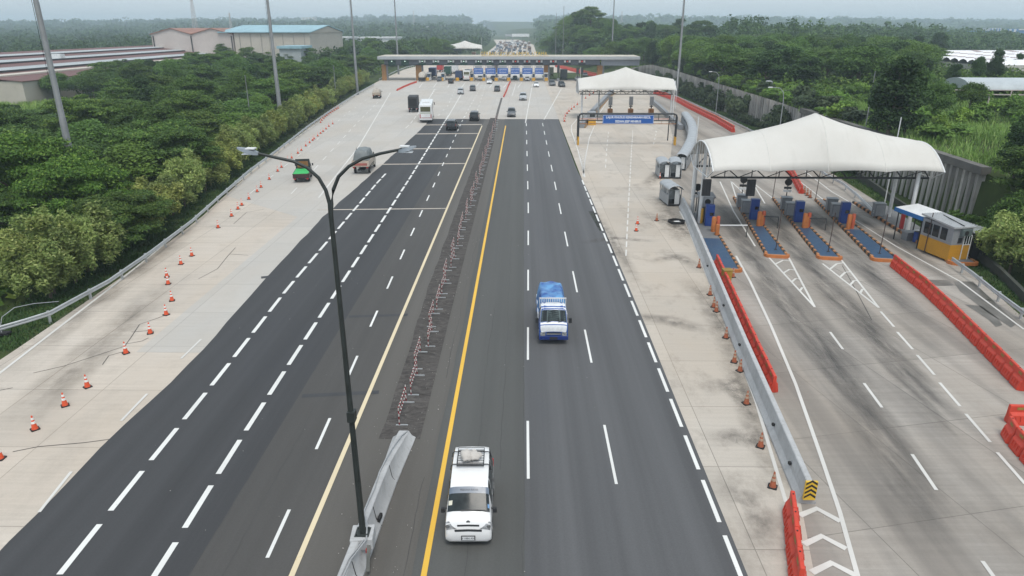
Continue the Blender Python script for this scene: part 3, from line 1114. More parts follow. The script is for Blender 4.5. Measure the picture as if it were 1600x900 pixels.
# shrubs hanging in front of the wall and planting beside the booth
for i, (x, y, h, key, lab) in enumerate((
        (40.6, 63.0, 1.0, 'shrub', 'leafy green shrub behind the yellow and grey booth, left of two'),
        (42.0, 61.5, .9, 'shrub', 'leafy green shrub behind the yellow and grey booth, right of two'),
        (37.8, 51.2, 1.3, 'pale', 'pale green tree right of the yellow and grey booth'),
        (38.6, 49.6, 1.15, 'pale', 'pale yellow green tree beside the dark drain wall, right of the booth tree'),
        (39.2, 46.2, 1.1, 'pale', 'bright green tree at the right edge above the guard rail'),
        (40.5, 55.0, .66, 'round', 'dense green tree in front of the right end of the retaining wall'),
        (43.0, 52.5, .7, 'round', 'big dark green tree at the right edge of the photo, over the drain wall'),
        (42.8, 57.6, .66, 'feather', 'feathery dark tree covering the right end of the retaining wall'),
        (45.5, 49.5, .7, 'feather', 'dark feathery tree at the right edge below the end of the wall'),
        (42.0, 48.2, .5, 'round', 'low round green tree at the right edge behind the bright green tree'),
        (46.0, 57.5, .75, 'feather', 'large feathery tree at the right edge above the end of the wall'),
        (47.5, 53.5, .8, 'round', 'large round tree at the right photo edge behind the drain wall trees'),
        (43.6, 61.5, .55, 'dark', 'narrow dark tree standing against the right end of the retaining wall'),
        (41.5, 58.2, .4, 'round', 'small leafy tree against the fluted wall right of the booth'))):
    plant(key, x, y, lab, None, h)
k = 0
for y in np.arange(92, 250, 2.6):
    x = interp(WALL, y) - random.uniform(.7, 1.9)
    if random.random() < .8:
        k += 1
        plant('grey_shrub', x, y, 'grey green shrub hanging before the pile wall, %s along it from the booth' % ordinal(k), 'shrubs along the foot of the wall', random.uniform(1.0, 2.0) if not 132 < y < 144 else .6, random.uniform(.9, 1.4))
k = 0
for y in np.arange(100, 235, 3.6):                              # bushes leaning over the top of the wall
    x = interp(WALL, y) + random.uniform(.6, 2.2)
    k += 1
    plant('shrub' if random.random() < .6 else 'grey_shrub', x, y, 'bush leaning over the retaining wall, %s along it from the big canopy' % ordinal(k), 'bushes on top of the wall', random.uniform(.7, 1.4), random.uniform(.9, 1.5))
k = 0
for (x0, x1, y0, y1, n_) in ((48, 75, 74, 110, 14), (49, 80, 100, 150, 40), (75, 130, 90, 150, 26)):
    for j in range(n_):
        x, y = random.uniform(x0, x1), random.uniform(y0, y1)
        plant('shrub', x, y, 'bright green shrub scattered in the tall grass above the wall', 'shrubs in the tall grass', random.uniform(.6, 1.3), random.uniform(.8, 1.4))

# hide the prototypes nobody used
for key in list(PROTO):
    if not key.endswith('_used'):
        for p in PROTO[key]:
            if not p.get('placed'):
                for ch in list(p.children):
                    bpy.data.objects.remove(ch)
                bpy.data.objects.remove(p)
            else:
                del p['placed']
for o in COL.objects:
    if 'placed' in o:
        del o['placed']

def grass_stuff(name, label, pts, h, blades, w=.05, spread=.5, mat=LEAF_GRASS, seed=3):
    rng = np.random.default_rng(seed)
    pts = np.array(pts)
    n = len(pts) * blades
    P = np.repeat(pts, blades, 0) + np.concatenate([rng.normal(size=(n, 2)) * spread, np.zeros((n, 1))], 1)
    a = rng.random(n) * 6.283
    d = np.stack([np.cos(a), np.sin(a), np.zeros(n)], 1)
    s = np.stack([-np.sin(a), np.cos(a), np.zeros(n)], 1)
    hh = (h * rng.uniform(.5, 1.25, n))[:, None]
    ww = (w * rng.uniform(.6, 1.5, n))[:, None]
    bend = (rng.uniform(.1, .75, n))[:, None] * hh
    Zv = np.array([0, 0, 1.0])
    q0, q1 = P - s * ww, P + s * ww
    m0, m1 = P + d * bend * .35 - s * ww * .8 + Zv * hh * .62, P + d * bend * .35 + s * ww * .8 + Zv * hh * .62
    t0, t1 = P + d * bend - s * ww * .1 + Zv * hh * .95, P + d * bend + s * ww * .1 + Zv * hh * .95
    V = np.stack([q0, q1, m1, m0, t0, t1], 1).reshape(-1, 3)
    i = np.arange(n)[:, None] * 6
    F = np.concatenate([i + np.array([0, 1, 2, 3]), i + np.array([3, 2, 5, 4])], 0)
    me = mesh_np(name, V, F, mat)
    o = bpy.data.objects.new(name, me)
    COL.objects.link(o)
    return tag(o, label, 'grass', kind='stuff')

pts = []
for _ in range(6000):
    y = 62 + 130 * random.random() ** 1.2
    x = interp(WALL, y) + .8 + random.random() ** .9 * 90
    pts.append((x, y, ground_z(x, y) - .05))
grass_stuff('tall_grass', 'tall green reed grass on the bank above the right wall', pts, .85, 30, .036, .7)
pts = []
for _ in range(2600):
    y = random.uniform(132, 186)
    x = -88 - random.random() * 70
    pts.append((x, y, ground_z(x, y) - .05))
grass_stuff('clearing_grass', 'pale green tall grass in the clearing of the left wood', pts, 1.2, 12, .06, .6, seed=4)
pts = []
for _ in range(5200):
    y = 36 + 210 * random.random() ** 1.4
    x = interp(LEFT_EDGE, y) - .35 - random.random() * 4.5
    pts.append((x, y, ground_z(x, y) - .02))
for _ in range(3000):
    y = 38 + 160 * random.random() ** 1.4
    x = interp(RIGHT_EDGE, y) + .3 + random.random() * 3.6
    if x < interp(WALL, y) - .3 or y < 60:
        pts.append((x, y, ground_z(x, y) - .02))
grass_stuff('verge_grass', 'short rough grass on the verges behind the guard rails', pts, .2, 10, .025, .3, LEAF_DARK, 5)

# undergrowth that closes the floor of the woods
def undergrowth():
    rng = np.random.default_rng(21)
    lobes = []
    for _ in range(1500):
        y = 60 + 280 * random.random()
        x = interp(LEFT_EDGE, y) - 6.5 - random.random() * (70 + .4 * y)
        if (x < -86 and 132 < y < 190) or (x < -126 and y > 150):
            continue
        s = random.uniform(.9, 2.0)
        lobes.append((x, y, ground_z(x, y) + s * .5, s * 1.2, s * 1.2, s))
    for _ in range(900):
        y = 130 + 230 * random.random()
        x = interp(WALL, y) + 2.0 + random.random() * 120
        s = random.uniform(.9, 2.2)
        lobes.append((x, y, ground_z(x, y) + s * .5, s * 1.3, s * 1.3, s))
    for _ in range(90):
        y = 40 + 22 * random.random()
        x = interp(RIGHT_EDGE, y) + 5.5 + random.random() * 16
        s = random.uniform(.5, 1.1)
        lobes.append((x, y, ground_z(x, y) + s * .4, s * 1.2, s * 1.2, s))
    for _ in range(160):
        y = 30 + 34 * random.random()
        x = interp(LEFT_EDGE, y) - 5.5 - random.random() * 26
        s = random.uniform(.6, 1.2)
        lobes.append((x, y, ground_z(x, y) + s * .4, s * 1.2, s * 1.2, s))
    V, F = crown_arrays(rng, lobes, 150000, .42)
    o = bpy.data.objects.new('undergrowth', mesh_np('undergrowth', V, F, LEAF_FEATHER))
    COL.objects.link(o)
    tag(o, 'dense green undergrowth filling the floor of the woods', 'undergrowth', kind='stuff')
undergrowth()

def far_forest(name, label, x_of, y0, y1, n, seed, keep=lambda x, y: True):
    """far woods that read as one mass: crowns of leaf clumps sized to their distance"""
    rng = np.random.default_rng(seed)
    lobes, cnt, sz = [], [], []
    V_all, F_all = [], []
    made = 0
    while made < n:
        y = y0 * (y1 / y0) ** rng.random()
        x = x_of(y, rng)
        if x is None or not keep(x, y):
            continue
        le, re = interp(LEFT_EDGE, y), interp(RIGHT_EDGE, y)
        if le - 7 < x < re + 7 and y < 1160:
            continue
        made += 1
        r = max(3.6, .0085 * y) * rng.uniform(.7, 1.25)
        h = max(8.5, .006 * y + 4) * (rng.uniform(.65, 1.25) if rng.random() < .85 else rng.uniform(1.2, 1.45))
        z = ground_z(x, y)
        lb = [(x + rng.normal() * r * .45, y + rng.normal() * r * .45, z + h * rng.uniform(.35, .85), r * rng.uniform(.35, .6), r * rng.uniform(.35, .6), h * rng.uniform(.16, .28)) for _ in range(6)]
        lb.append((x, y, z + h * .35, r * .7, r * .7, h * .4))
        V, F = crown_arrays(rng, lb, 95, max(.85, .0021 * y), shell=.13)
        F_all.append(F + sum(len(q) for q in V_all[-1:]) * 0 + made_v[0])
        made_v[0] += len(V)
        V_all.append(V)
    o = bpy.data.objects.new(name, mesh_np(name, np.concatenate(V_all), np.concatenate(F_all), LEAF_FAR))
    COL.objects.link(o)
    return tag(o, label, 'forest', kind='stuff')

made_v = [0]
def keep_far(x, y):
    if x < -118 and y < 420 and x > -330:
        return x < -230 and y > 300 or (-260 < x and y > 396)
    if 120 < x < 330 and 170 < y < 310:
        return False
    return True
far_forest('left_forest', 'far dark green forest on the left horizon', lambda y, r: -(.05 * y + r.random() * (.80 * y + 40)), 330, 3300, 3600, 31, keep_far)
made_v = [0]
far_forest('right_forest', 'far hazy forest on the right horizon', lambda y, r: .02 * y + r.random() * (.82 * y + 30), 350, 3300, 3600, 32, keep_far)

# ================================================================== FIXED STRUCTURES
GALV = M('galvanised_steel', (.50, .52, .53), .45, .5, .15, 1.2, .3)
GALV_DULL = M('weathered_steel', (.30, .33, .31), .6, .3, .2, 1.2, .4)
DARK_POLE = M('dark_painted_pole', (.030, .036, .034), .45, .2, .25, 3, .3)
GREY_POLE = M('grey_mast_steel', (.20, .21, .215), .6, .3, .25, .8, .35)
JERSEY = M('cast_barrier_concrete', (.42, .425, .43), .85, 0, .16, 1.0, .5)
DARK_STEEL = M('dark_truss_steel', (.045, .047, .05), .6, .3, .2, 2, .3)
WHITE_STEEL = M('white_painted_steel', (.66, .67, .67), .5, 0, .1, 2, .3)
GREY_STEEL = M('grey_painted_steel', (.30, .315, .33), .5, 0, .12, 2, .3)
MID_GREY = M('mid_grey_panel', (.22, .23, .245), .55, 0, .12, 2, .3)
BLACK = M('black_rubber', (.018, .018, .019), .8, 0, .2, 6, .2)
YELLOW = M('yellow_paint', (.62, .33, .03), .5, 0, .15, 2, .35)
ORANGE = M('orange_paint', (.44, .145, .038), .6, 0, .2, 2.5, .4)
BLUE_PAINT = M('blue_paint', (.030, .072, .140), .5, 0, .18, 2.5, .35)
BLUE_SIGN = M('blue_sign_sheet', (.015, .095, .36), .45, 0, .06, 3, .1)
WHITE_SIGN = M('white_sign_sheet', (.78, .79, .80), .5, 0, .05, 3, .1)
GLASS_DARK = M('dark_window_glass', (.018, .024, .028), .08, 0, .2, 1, 0, spec=.8)
RED_PLASTIC = M('red_barrier_plastic', (.58, .050, .024), .55, 0, .18, 1.6, .3)
CONE_ORANGE = M('cone_orange', (.66, .085, .025), .6, 0, .15, 4, .3)
CONE_WHITE = M('cone_white_band', (.72, .72, .70), .5, 0, .12, 5, .35)
RED_PAINT = M('red_paint', (.40, .035, .035), .55, 0, .2, 4, .3)
BROWN_CLAD = M('brown_cladding', (.34, .17, .055), .6, 0, .2, 1.0, .35)
FABRIC = None

def fabric():
    n = Nodes('tent_membrane')
    v = n.pos()
    a = n.noise(v, .35, 5, .6)
    st = n.noise(n.pos((.5, .12, .12)), 1.4, 6, .7)
    c = n.mix(n.ramp(a, .35, .7), (.66, .645, .61), (.61, .59, .55))
    c = n.mix(n.ramp(st, .55, .8, 0, .35), c, (.42, .40, .36))
    n.base(c, .75, spec=.3)
    tr = n.new('BsdfTranslucent')
    tr.inputs[0].default_value = (.7, .68, .63, 1)
    ms = n.new('MixShader')
    ms.inputs[0].default_value = .12
    n.link(n.b.outputs[0], ms.inputs[1])
    n.link(tr.outputs[0], ms.inputs[2])
    n.link(ms.outputs[0], n.t.nodes['Material Output'].inputs[0])
    return n.m
FABRIC = fabric()

# ---- guard rails
W_PROF = [(0, -.16), (.05, -.12), (.05, -.05), (-.01, 0), (.05, .05), (.05, .12), (0, .16), (-.03, .15), (-.03, -.15)]
def guard_rail(label, path, side=1, mat=GALV, z=.58, step=4.0, post=None):
    root = thing('guard_rail', label, 'guard rail', (path[0][0], path[0][1], 0))
    ox, oy = path[0][0], path[0][1]
    loc = [(x - ox, y - oy, z) for x, y in path]
    mb = MB()
    mb.sweep(loc, [(s * side, h) for s, h in W_PROF])
    mb.build('rail', mat, root, smooth=35)
    acc, nxt, first = 0.0, .6, None
    for (a, b) in zip(loc, loc[1:]):
        l = math.hypot(b[0] - a[0], b[1] - a[1])
        while nxt <= acc + l:
            t = (nxt - acc) / l
            dx, dy = (b[0] - a[0]) / l, (b[1] - a[1]) / l
            p = (lerp(a[0], b[0], t) - dy * side * .1, lerp(a[1], b[1], t) + dx * side * .1)
            if first is None:
                pb = MB()
                pb.box((0, 0, .12), (.12, .15, 1.24))
                pb.box((.09 * side, 0, .58), (.08, .14, .3))
                first = pb.build('post', post or mat, root)
                first.location = (p[0], p[1], 0)
                first.rotation_euler = (0, 0, math.atan2(dy, dx) - math.pi / 2)
            else:
                o = first.copy()
                COL.objects.link(o)
                o.location = (p[0], p[1], 0)
                o.rotation_euler = (0, 0, math.atan2(dy, dx) - math.pi / 2)
            nxt += step
        acc += l
    return root

LR = [G(u, v, .6) for u, v in ((-60, 526), (2, 512), (40, 501), (78, 489), (120, 466), (170, 439), (235, 394), (300, 345), (345, 305), (390, 266), (435, 233), (480, 198), (520, 170), (556, 147), (585, 131))]
guard_rail('long galvanised guard rail along the left shoulder, below the pale trees', LR, 1)
RR = [G(u, v, .6) for u, v in ((1640, 520), (1600, 488), (1555, 455), (1520, 427), (1488, 404))]
guard_rail('short galvanised guard rail at the right edge, ending at the yellow booth', RR, -1, step=3)
RR2 = [G(u, v, .6) for u, v in ((1366, 331), (1340, 305), (1318, 287), (1290, 272), (1266, 255), (1230, 233), (1166, 200), (1120, 178), (1075, 158), (1040, 143))]
guard_rail('long galvanised guard rail along the outer ramp on the right, under the tent', RR2, -1)
x0 = [(-50.5, 252), (-53, 300), (-53.5, 330), (-50, 370), (-40, 430)]
guard_rail('white guard rail beyond the left opening of the toll gate', x0, 1)

# broken lamp and curb blocks at the left edge
root = thing('bent_sign_post', 'bent white pole with a dark foot at the left edge beside the guard rail', 'pole', (*G(3, 522), 0))
mb = MB()
mb.tube([(0, 0, 0), (0, .05, .5), (.05, .3, 1.0), (.25, 1.2, 1.25), (.9, 2.0, 1.2), (1.9, 2.9, 1.0)], [.04, .03, .028, .026, .024, .022], 8)
mb.build('bent_pole', GREY_STEEL, root, smooth=60)
mb = MB()
mb.box((0, 0, .06), (.9, .5, .12))
mb.build('foot', BLACK, root)

# ---- sheet pile retaining wall with a dark capping beam
def pile_wall():
    root = thing('retaining_wall', 'tall fluted grey sheet pile retaining wall with a dark capping beam, right of the ramp', 'wall', (interp(WALL, 65), 65, 0))
    ox, oy = root.location[:2]
    prof = []
    y = 65.0
    k = 0
    while y < 300:
        for dx, dy in ((0, 0), (0, .42), (-.34, .58), (-.34, .98)):
            prof.append((interp(WALL, y + dy) + dx - ox, y + dy - oy))
        y += 1.14
    vs, fs = [], []
    for i, (x, y_) in enumerate(prof):
        yy = y_ + oy
        top = max(.6, ground_z(interp(WALL, yy) + .1, yy) + .3) if yy < 62.5 or yy > 250 else 4.95
        vs += [(x, y_, -.9), (x, y_, max(top, 4.2) if yy < 250 else max(top, 1.2)), ]
    for i in range(len(prof) - 1):
        fs.append((2 * i, 2 * i + 1, 2 * i + 3, 2 * i + 2))
    mb = MB()
    mb.add(vs, fs)
    n = Nodes('pile_concrete')
    a = n.noise(n.pos((1.6, 1.6, .12)), 1.0, 6, .7)
    b = n.noise(n.pos(), .4, 4, .6)
    pil = n.noise(n.pos((.01, .9, .01)), 1.0, 1, .5)
    c = n.mix(n.ramp(a, .3, .68), (.42, .40, .375), (.25, .24, .225))
    c = n.mul(c, n.ramp(pil, .35, .65, .78, 1.18))
    c = n.mix(n.ramp(b, .55, .75, 0, .6), c, (.10, .105, .08))
    n.base(c, .9)
    mb.build('sheet_piles', n.m, root, fix=False)
    cap = [(interp(WALL, y) - ox - .1, y - oy, 4.55) for y in np.arange(65, 118, 3)]
    mb = MB()
    mb.sweep(cap, [(-.45, 0), (.45, 0), (.45, .75), (-.45, .75)])
    mb.build('capping_beam', M('capping_concrete', (.13, .125, .115), .9, 0, .3, .6, .5), root)
pile_wall()

mb = MB()
path = [G(u, v) for u, v in ((1610, 478), (1560, 428), (1500, 382), (1440, 345), (1400, 318), (1340, 275))]
mb.sweep(path, [(-.14, -.6), (.14, -.6), (.14, .55), (-.14, .55)])
tag(mb.build('drain_wall', M('dark_mossy_concrete', (.045, .05, .04), .95, 0, .35, 1.2, .5)),
    'low dark mossy drain wall behind the right guard rail', 'wall')

# ---- cast concrete barriers
def jersey(h=1.0, base=.34, top=.11):
    return [(-base, 0), (base, 0), (base, .1), (base * .55, .36), (top, h - .03), (top * .7, h), (-top * .7, h), (-top, h - .03), (-base * .55, .36), (-base, .1)]

root = thing('concrete_barrier', 'long grey concrete barrier between the ramp and the right toll lanes', 'barrier', (11.2, 22.6, 0))
path = [(interp(BARRIER, y) - 11.2, y - 22.6) for y in [22.6] + list(range(24, 70, 3)) + [70.5]]
mb = MB()
mb.sweep(path, jersey(1.05, .36, .12))
mb.build('barrier_wall', JERSEY, root, smooth=25)
# hazard marker on its near end
mk = MB()
mk.box((.02, -.10, .70), (.46, .1, .84))
mko = mk.build('hazard_board', M('hazard_yellow', (.66, .42, .03), .5, 0, .1, 3, .2), root)
mk = MB()
for k in range(4):
    z = .36 + k * .2
    mk.add([(-.2, -.155, z), (.02, -.155, z + .15), (.24, -.155, z), (.24, -.155, z + .1), (.02, -.155, z + .25), (-.2, -.155, z + .1)],
           [(0, 1, 4, 5), (1, 2, 3, 4)])
mk.build('black_chevrons', BLACK, mko, fix=False)
mb = MB()
for y in (24.5, 27.5, 36, 42, 50):
    mb.box((interp(BARRIER, y) - 11.2 - .24, y - 22.6, .55), (.1, .14, .12), .1)
mb.build('lifting_holes', BLACK, root)

root = thing('concrete_barrier', 'grey concrete median barrier carrying the double street lamp in the foreground', 'barrier', (-5.6, 18.5, 0))
prof = jersey(.95, .40, .14)
secs = [(4, 1), (8, 1), (12, 1), (16, 1), (20, 1), (22.6, 1), (23.6, .97), (24.6, .84), (25.6, .64), (26.4, .48), (27.0, .40)]
vs, fs = [], []
kk = len(prof)
for y, s in secs:
    x = lerp(-6.05, -5.33, (y - 12) / 15)
    for px_, pz in prof:
        w = px_ * (1 + (1 - s) * .5) if pz < .2 else lerp(px_, px_ * 2.0, 1 - s)
        vs.append((x + w + 5.6, y - 18.5, pz * s))
for i in range(len(secs) - 1):
    for j in range(kk):
        fs.append((i * kk + j, i * kk + (j + 1) % kk, (i + 1) * kk + (j + 1) % kk, (i + 1) * kk + j))
fs += [tuple(range(kk - 1, -1, -1)), tuple((len(secs) - 1) * kk + j for j in range(kk))]
mb = MB()
mb.add(vs, fs)
mb.build('barrier_wall', JERSEY, root, smooth=30)
mb = MB()
for y in (14.5, 18.2, 21.0, 23.6):
    x = lerp(-6.05, -5.33, (y - 12) / 15) + 5.6
    mb.beam((x + .41, y - 18.5, .05), (x + .23, y - 18.5 + .0, .36), .02, .02)
    mb.beam((x + .235, y - 18.5, .36), (x + .15, y - 18.5, .9), .02, .02)
mb.build('joint', BLACK, root)
mb = MB()
mb.box((-5.53 + 5.6, 19.5 - 18.5, .78), (.78, .8, .46), .08)
mb.build('lamp_plinth', JERSEY, root, bevel=.04)
mb = MB()
mb.box((.33, 2.6, .35), (.1, .34, .16), -.1)
mb.build('reflector', BLACK, root)
mb = MB()
mb.box((.30, .55, .6), (.08, .12, .12))
mb.build('red_reflector', RED_PAINT, root)

mb = MB()
pth = [(-5.15, 26.9, .42), (-5.32, 26.3, .55), (-5.42, 25.2, .80), (-5.50, 24.2, .97), (-5.62, 23.0, 1.0), (-5.60, 22, 1.0), (-5.72, 20.6, 1.0), (-5.45, 19.9, 1.04), (-5.30, 19.1, 1.04), (-5.62, 18.2, 1.0), (-5.75, 16.8, 1.0), (-5.9, 14, 1.0)]
mb.tube(pth, .028, 7)
mb.tube([(p[0] - .09, p[1], p[2] - .01) for p in pth[8:]], .022, 7)
tag(mb.build('power_cable', M('grey_cable', (.33, .34, .35), .6), smooth=60), 'grey power cable lying along the top of the foreground median barrier', 'cable')

# ---- the double arm street lamp on the median barrier
LB_ = G(567, 832, 1.0)
Y0 = LB_[1]
root = thing('street_lamp', 'tall dark double armed street lamp on the foreground median barrier', 'street lamp', (LB_[0], Y0, 1.0))
def lp(u, v):
    x, z = Z(u, v, Y0)
    return (x - LB_[0], 0, z - 1.0)
mb = MB()
split = lp(517, 335)
mb.tube([(0, 0, 0), (split[0] * .5, 0, split[2] * .5), split], [.112, .088, .068], 14)
mb.build('pole', DARK_POLE, root, smooth=60)
mb = MB()
mb.tube([lp(517.3, 340), lp(518, 318), lp(521, 296), lp(529, 276), lp(545, 260), lp(566, 248), lp(594, 240), lp(628, 233)], [.060, .058, .055, .052, .049, .046, .043, .038], 10)
mb.build('arm', DARK_POLE, root, smooth=60)
mb = MB()
mb.tube([lp(516.7, 340), lp(515, 318), lp(509, 297), lp(498, 278), lp(480, 262), lp(458, 252), lp(430, 246), lp(400, 239)], [.060, .058, .055, .052, .049, .046, .043, .038], 10)
mb.build('arm', DARK_POLE, root, smooth=60)
for a, b in (((404, 240), (371, 231)), ((623, 236), (650, 229))):
    p0, p1 = Vector(lp(*a)), Vector(lp(*b))
    d = (p1 - p0).normalized()
    mb = MB()
    n_ = 6
    vs, fs = [], []
    for i in range(n_):
        t = i / (n_ - 1)
        c = p0.lerp(p1, t)
        w = [.05, .13, .155, .155, .13, .06][i]
        h = [.04, .055, .055, .045, .035, .02][i]
        vs += [c + Vector((0, -w, -h)), c + Vector((0, w, -h)), c + Vector((0, w * .8, h)), c + Vector((0, -w * .8, h))]
    for i in range(n_ - 1):
        for j in range(4):
            fs.append((4 * i + j, 4 * i + (j + 1) % 4, 4 * i + 4 + (j + 1) % 4, 4 * i + 4 + j))
    fs += [(3, 2, 1, 0), tuple(4 * (n_ - 1) + j for j in range(4))]
    mb.add(vs, fs)
    hd = mb.build('lamp_head', M('lamp_grey', (.24, .27, .30), .4, .2), root, smooth=50)
    mb = MB()
    c = p0.lerp(p1, .5)
    mb.box((c.x, c.y, c.z - .085), (.3, .24, .02))
    mb.build('lens', M('lamp_lens', (.7, .72, .74), .2), hd)
    mb = MB()
    c = p0.lerp(p1, .35)
    mb.box((c.x, c.y, c.z + .09), (.26, .22, .03))
    mb.build('top_panel', WHITE_STEEL, hd)
mb = MB()
mb.box((0, 0, .012), (.5, .5, .024))
for sx in (-.18, .18):
    for sy in (-.18, .18):
        mb.lathe([(.025, .02), (.025, .09)], 8, (sx, sy, 0))
mb.box((0, -.02, 4.7), (.25, .3, .36))
mb.build('base_plate', DARK_POLE, root)
mb = MB()
mb.beam((.25, -.25, -.15), (.34, -1.05, -.75), .12, .04)
mb.build('bracket', DARK_POLE, root)

# ---- high masts and slim poles
def mast(label, x, y, h, r0, r1, head, name='high_mast', mat=GREY_POLE):
    root = thing(name, label, 'light mast' if head else 'pole', (x, y, ground_z(x, y)))
    mb = MB()
    mb.tube([(0, 0, -.3), (0, 0, h * .33), (0, 0, h * .331), (0, 0, h * .66), (0, 0, h * .661), (0, 0, h)],
            [r0, lerp(r0, r1, .33), lerp(r0, r1, .33) * .92, lerp(r0, r1, .66), lerp(r0, r1, .66) * .92, r1], 14)
    mb.build('shaft', mat, root, smooth=50)
    if head:
        mb = MB()
        mb.lathe([(.9, h - .9), (1.0, h - .85), (1.0, h - .78), (.9, h - .72)], 16)
        mb.build('ring', mat, root)
        for k in range(8):
            a = k * math.pi / 4
            mb = MB()
            mb.box((1.15 * math.cos(a), 1.15 * math.sin(a), h - 1.05), (.55, .55, .35), a)
            mb.build('floodlight', GREY_STEEL, root)
    if head:
        mb = MB()
        mb.tube([(-r0 - .12, -.05, 0), (-r1 - .12, -.05, h - 1)], .02, 5)
        mb.build('hoist_cable', BLACK, root)
    return root
mast('nearest and thickest grey light mast on the left, rising from the bushy tree', -43.8, 66.5, 31, .36, .17, True)
mast('grey light mast behind the pale roadside trees, second along the left side', *G(441, 203), 31, .40, .18, True)
mast('grey light mast near the left end of the toll gate, third along the left side', *G(559, 148), 31, .38, .18, True)
mast('far light mast behind the left part of the toll gate roof', Z(622, 100, 288)[0], 288, 29.5, .38, .18, True)
mast('light mast on the right ramp, behind the small white tent', *G(1057, 152), 31, .38, .18, True)
mast('distant light mast with a visible lamp crown, right of the wooded hill', Z(957, 60, 335)[0], 335, 30, .36, .18, True)
mast('slim tall pole standing before the wooded hill behind the gate, right of two', Z(880, 60, 345)[0], 345, 27, .16, .10, False, 'slim_pole')
mast('slim pole standing before the wooded hill behind the gate, left of two', Z(868.5, 60, 345)[0], 345, 24, .14, .09, False, 'slim_pole')
mast('thin pole rising among the left trees between the second mast and the wood', *G(394, 205), 10.5, .09, .06, False, 'slim_pole')
mast('thin pole among the left trees beside the third light mast', *G(526, 160), 9, .09, .06, False, 'slim_pole')
x, y = G(1352, 200, 4.9)
mast('thin grey pole standing in the tall grass left of the tall dark tree', x, y, 7.4, .07, .05, False, 'slim_pole')

def curved_lamp(label, u, v, h, reach, z=4.9):
    x, y = G(u, v, z)
    root = thing('street_lamp', label, 'street lamp', (x, y, ground_z(x, y)))
    mb = MB()
    mb.tube([(0, 0, 0), (0, 0, h * .8), (-.15, 0, h * .93), (-.7, 0, h), (-reach, 0, h + .15)], [.09, .07, .06, .05, .04], 8)
    mb.build('pole', GREY_STEEL, root, smooth=60)
    mb = MB()
    mb.box((-reach - .3, 0, h + .15), (.7, .26, .12), 0, 0, .8)
    mb.build('lamp_head', WHITE_STEEL, root)
curved_lamp('thin curved street lamp among the trees right of the small white tent', 1122, 140, 8.6, 1.7)
curved_lamp('thin curved street lamp above the wall, left of the big canopy peak', 1221, 180, 9.0, 1.9)

def cell_tower(label, u, v_top, v_base, Y, w=3.0):
    x, zt = Z(u, v_top, Y)
    zb = ground_z(x, Y)
    root = thing('lattice_tower', label, 'tower', (x, Y, zb))
    h = zt - zb
    mb = MB()
    n_ = 12
    for sx in (-1, 1):
        for sy in (-1, 1):
            mb.beam((sx * w / 2, sy * w / 2, 0), (sx * .35, sy * .35, h), .22, .22)
    for i in range(n_):
        t0, t1 = i / n_, (i + 1) / n_
        a, b = lerp(w / 2, .35, t0), lerp(w / 2, .35, t1)
        for s in (-1, 1):
            mb.beam((-a, s * a, h * t0), (b, s * b, h * t1), .12, .12)
            mb.beam((a, s * a, h * t0), (-b, s * b, h * t1), .12, .12)
    mb.build('lattice', M('tower_paint', (.55, .5, .48), .6), root)
    mb = MB()
    for k in range(3):
        a = k * 2.1
        mb.box((1.0 * math.cos(a), 1.0 * math.sin(a), h - 2), (.5, .5, 2.2), a)
    mb.build('antenna_panels', WHITE_STEEL, root)
cell_tower('distant lattice phone tower above the pink warehouse roofs', 297, -12, 46, 620, 5)
cell_tower('small distant lattice tower right of the warehouse phone tower', 358, 20, 40, 900, 4)
cell_tower('faint distant lattice tower on the horizon left of the toll gate', 646, 17, 36, 1500, 6)
cell_tower('faint distant lattice tower on the horizon above the right woods', 972, 17, 32, 1400, 6)
cell_tower('red and white distant tower over the right woods', 1323, 40, 49, 1000, 4)

# ---- toll gate across the highway
GY = 252.0
gate = thing('toll_gate', 'long grey toll gate roof across the highway on brown pillars', 'toll gate', (0, GY, 0))
gx0, gx1 = Z(590, 88, GY)[0], Z(1000, 88, GY)[0]
mb = MB()
mb.box(((gx0 + gx1) / 2, 6, 7.62), (gx1 - gx0, 14, 1.05))
mb.build('roof', M('gate_roof_grey', (.36, .38, .40), .6, 0, .1, .3, .3), gate, bevel=.15)
mb = MB()
mb.box(((gx0 + gx1) / 2, 6, 8.20), (gx1 - gx0 - .6, 13.4, .1))
mb.build('roof_sheet', M('gate_roof_sheet', (.5, .46, .38), .7, 0, .2, .2, .4), gate)
fx0, fx1 = Z(600, 95, GY)[0], Z(938, 95, GY)[0]
mb = MB()
mb.box(((fx0 + fx1) / 2, 1.2, 6.25), (fx1 - fx0, 1.4, 1.68))
mb.build('fascia', M('gate_fascia', (.115, .125, .15), .5, 0, .12, .4, .2), gate)
mb = MB()
mb.box(((Z(940, 95, GY)[0] + gx1) / 2, 1.0, 6.1), (gx1 - Z(940, 95, GY)[0], 1.6, 1.9))
mb.build('end_panel', M('gate_end_panel', (.24, .26, .30), .55, 0, .1, .4, .2), gate)
mb = MB()
mb.box(((fx0 + fx1) / 2, .44, 5.30), (fx1 - fx0, .25, .22))
mb.build('lower_trim', DARK_STEEL, gate)
for u, w in ((598.5, 1.6), (653, 2.0), (772, 1.6), (853, 1.5), (938, 1.8)):
    x = Z(u, 110, GY)[0]
    mb = MB()
    mb.box((x, 2.6, 2.68), (w, 2.2, 5.36))
    mb.build('pillar', BROWN_CLAD, gate, bevel=.08)
    mb = MB()
    mb.box((x + w * .5 + .3, 2.2, 2.66), (.6, .8, 5.3))
    mb.build('pillar_edge', MID_GREY, gate)
u0 = Z(652, 110, GY)[0]
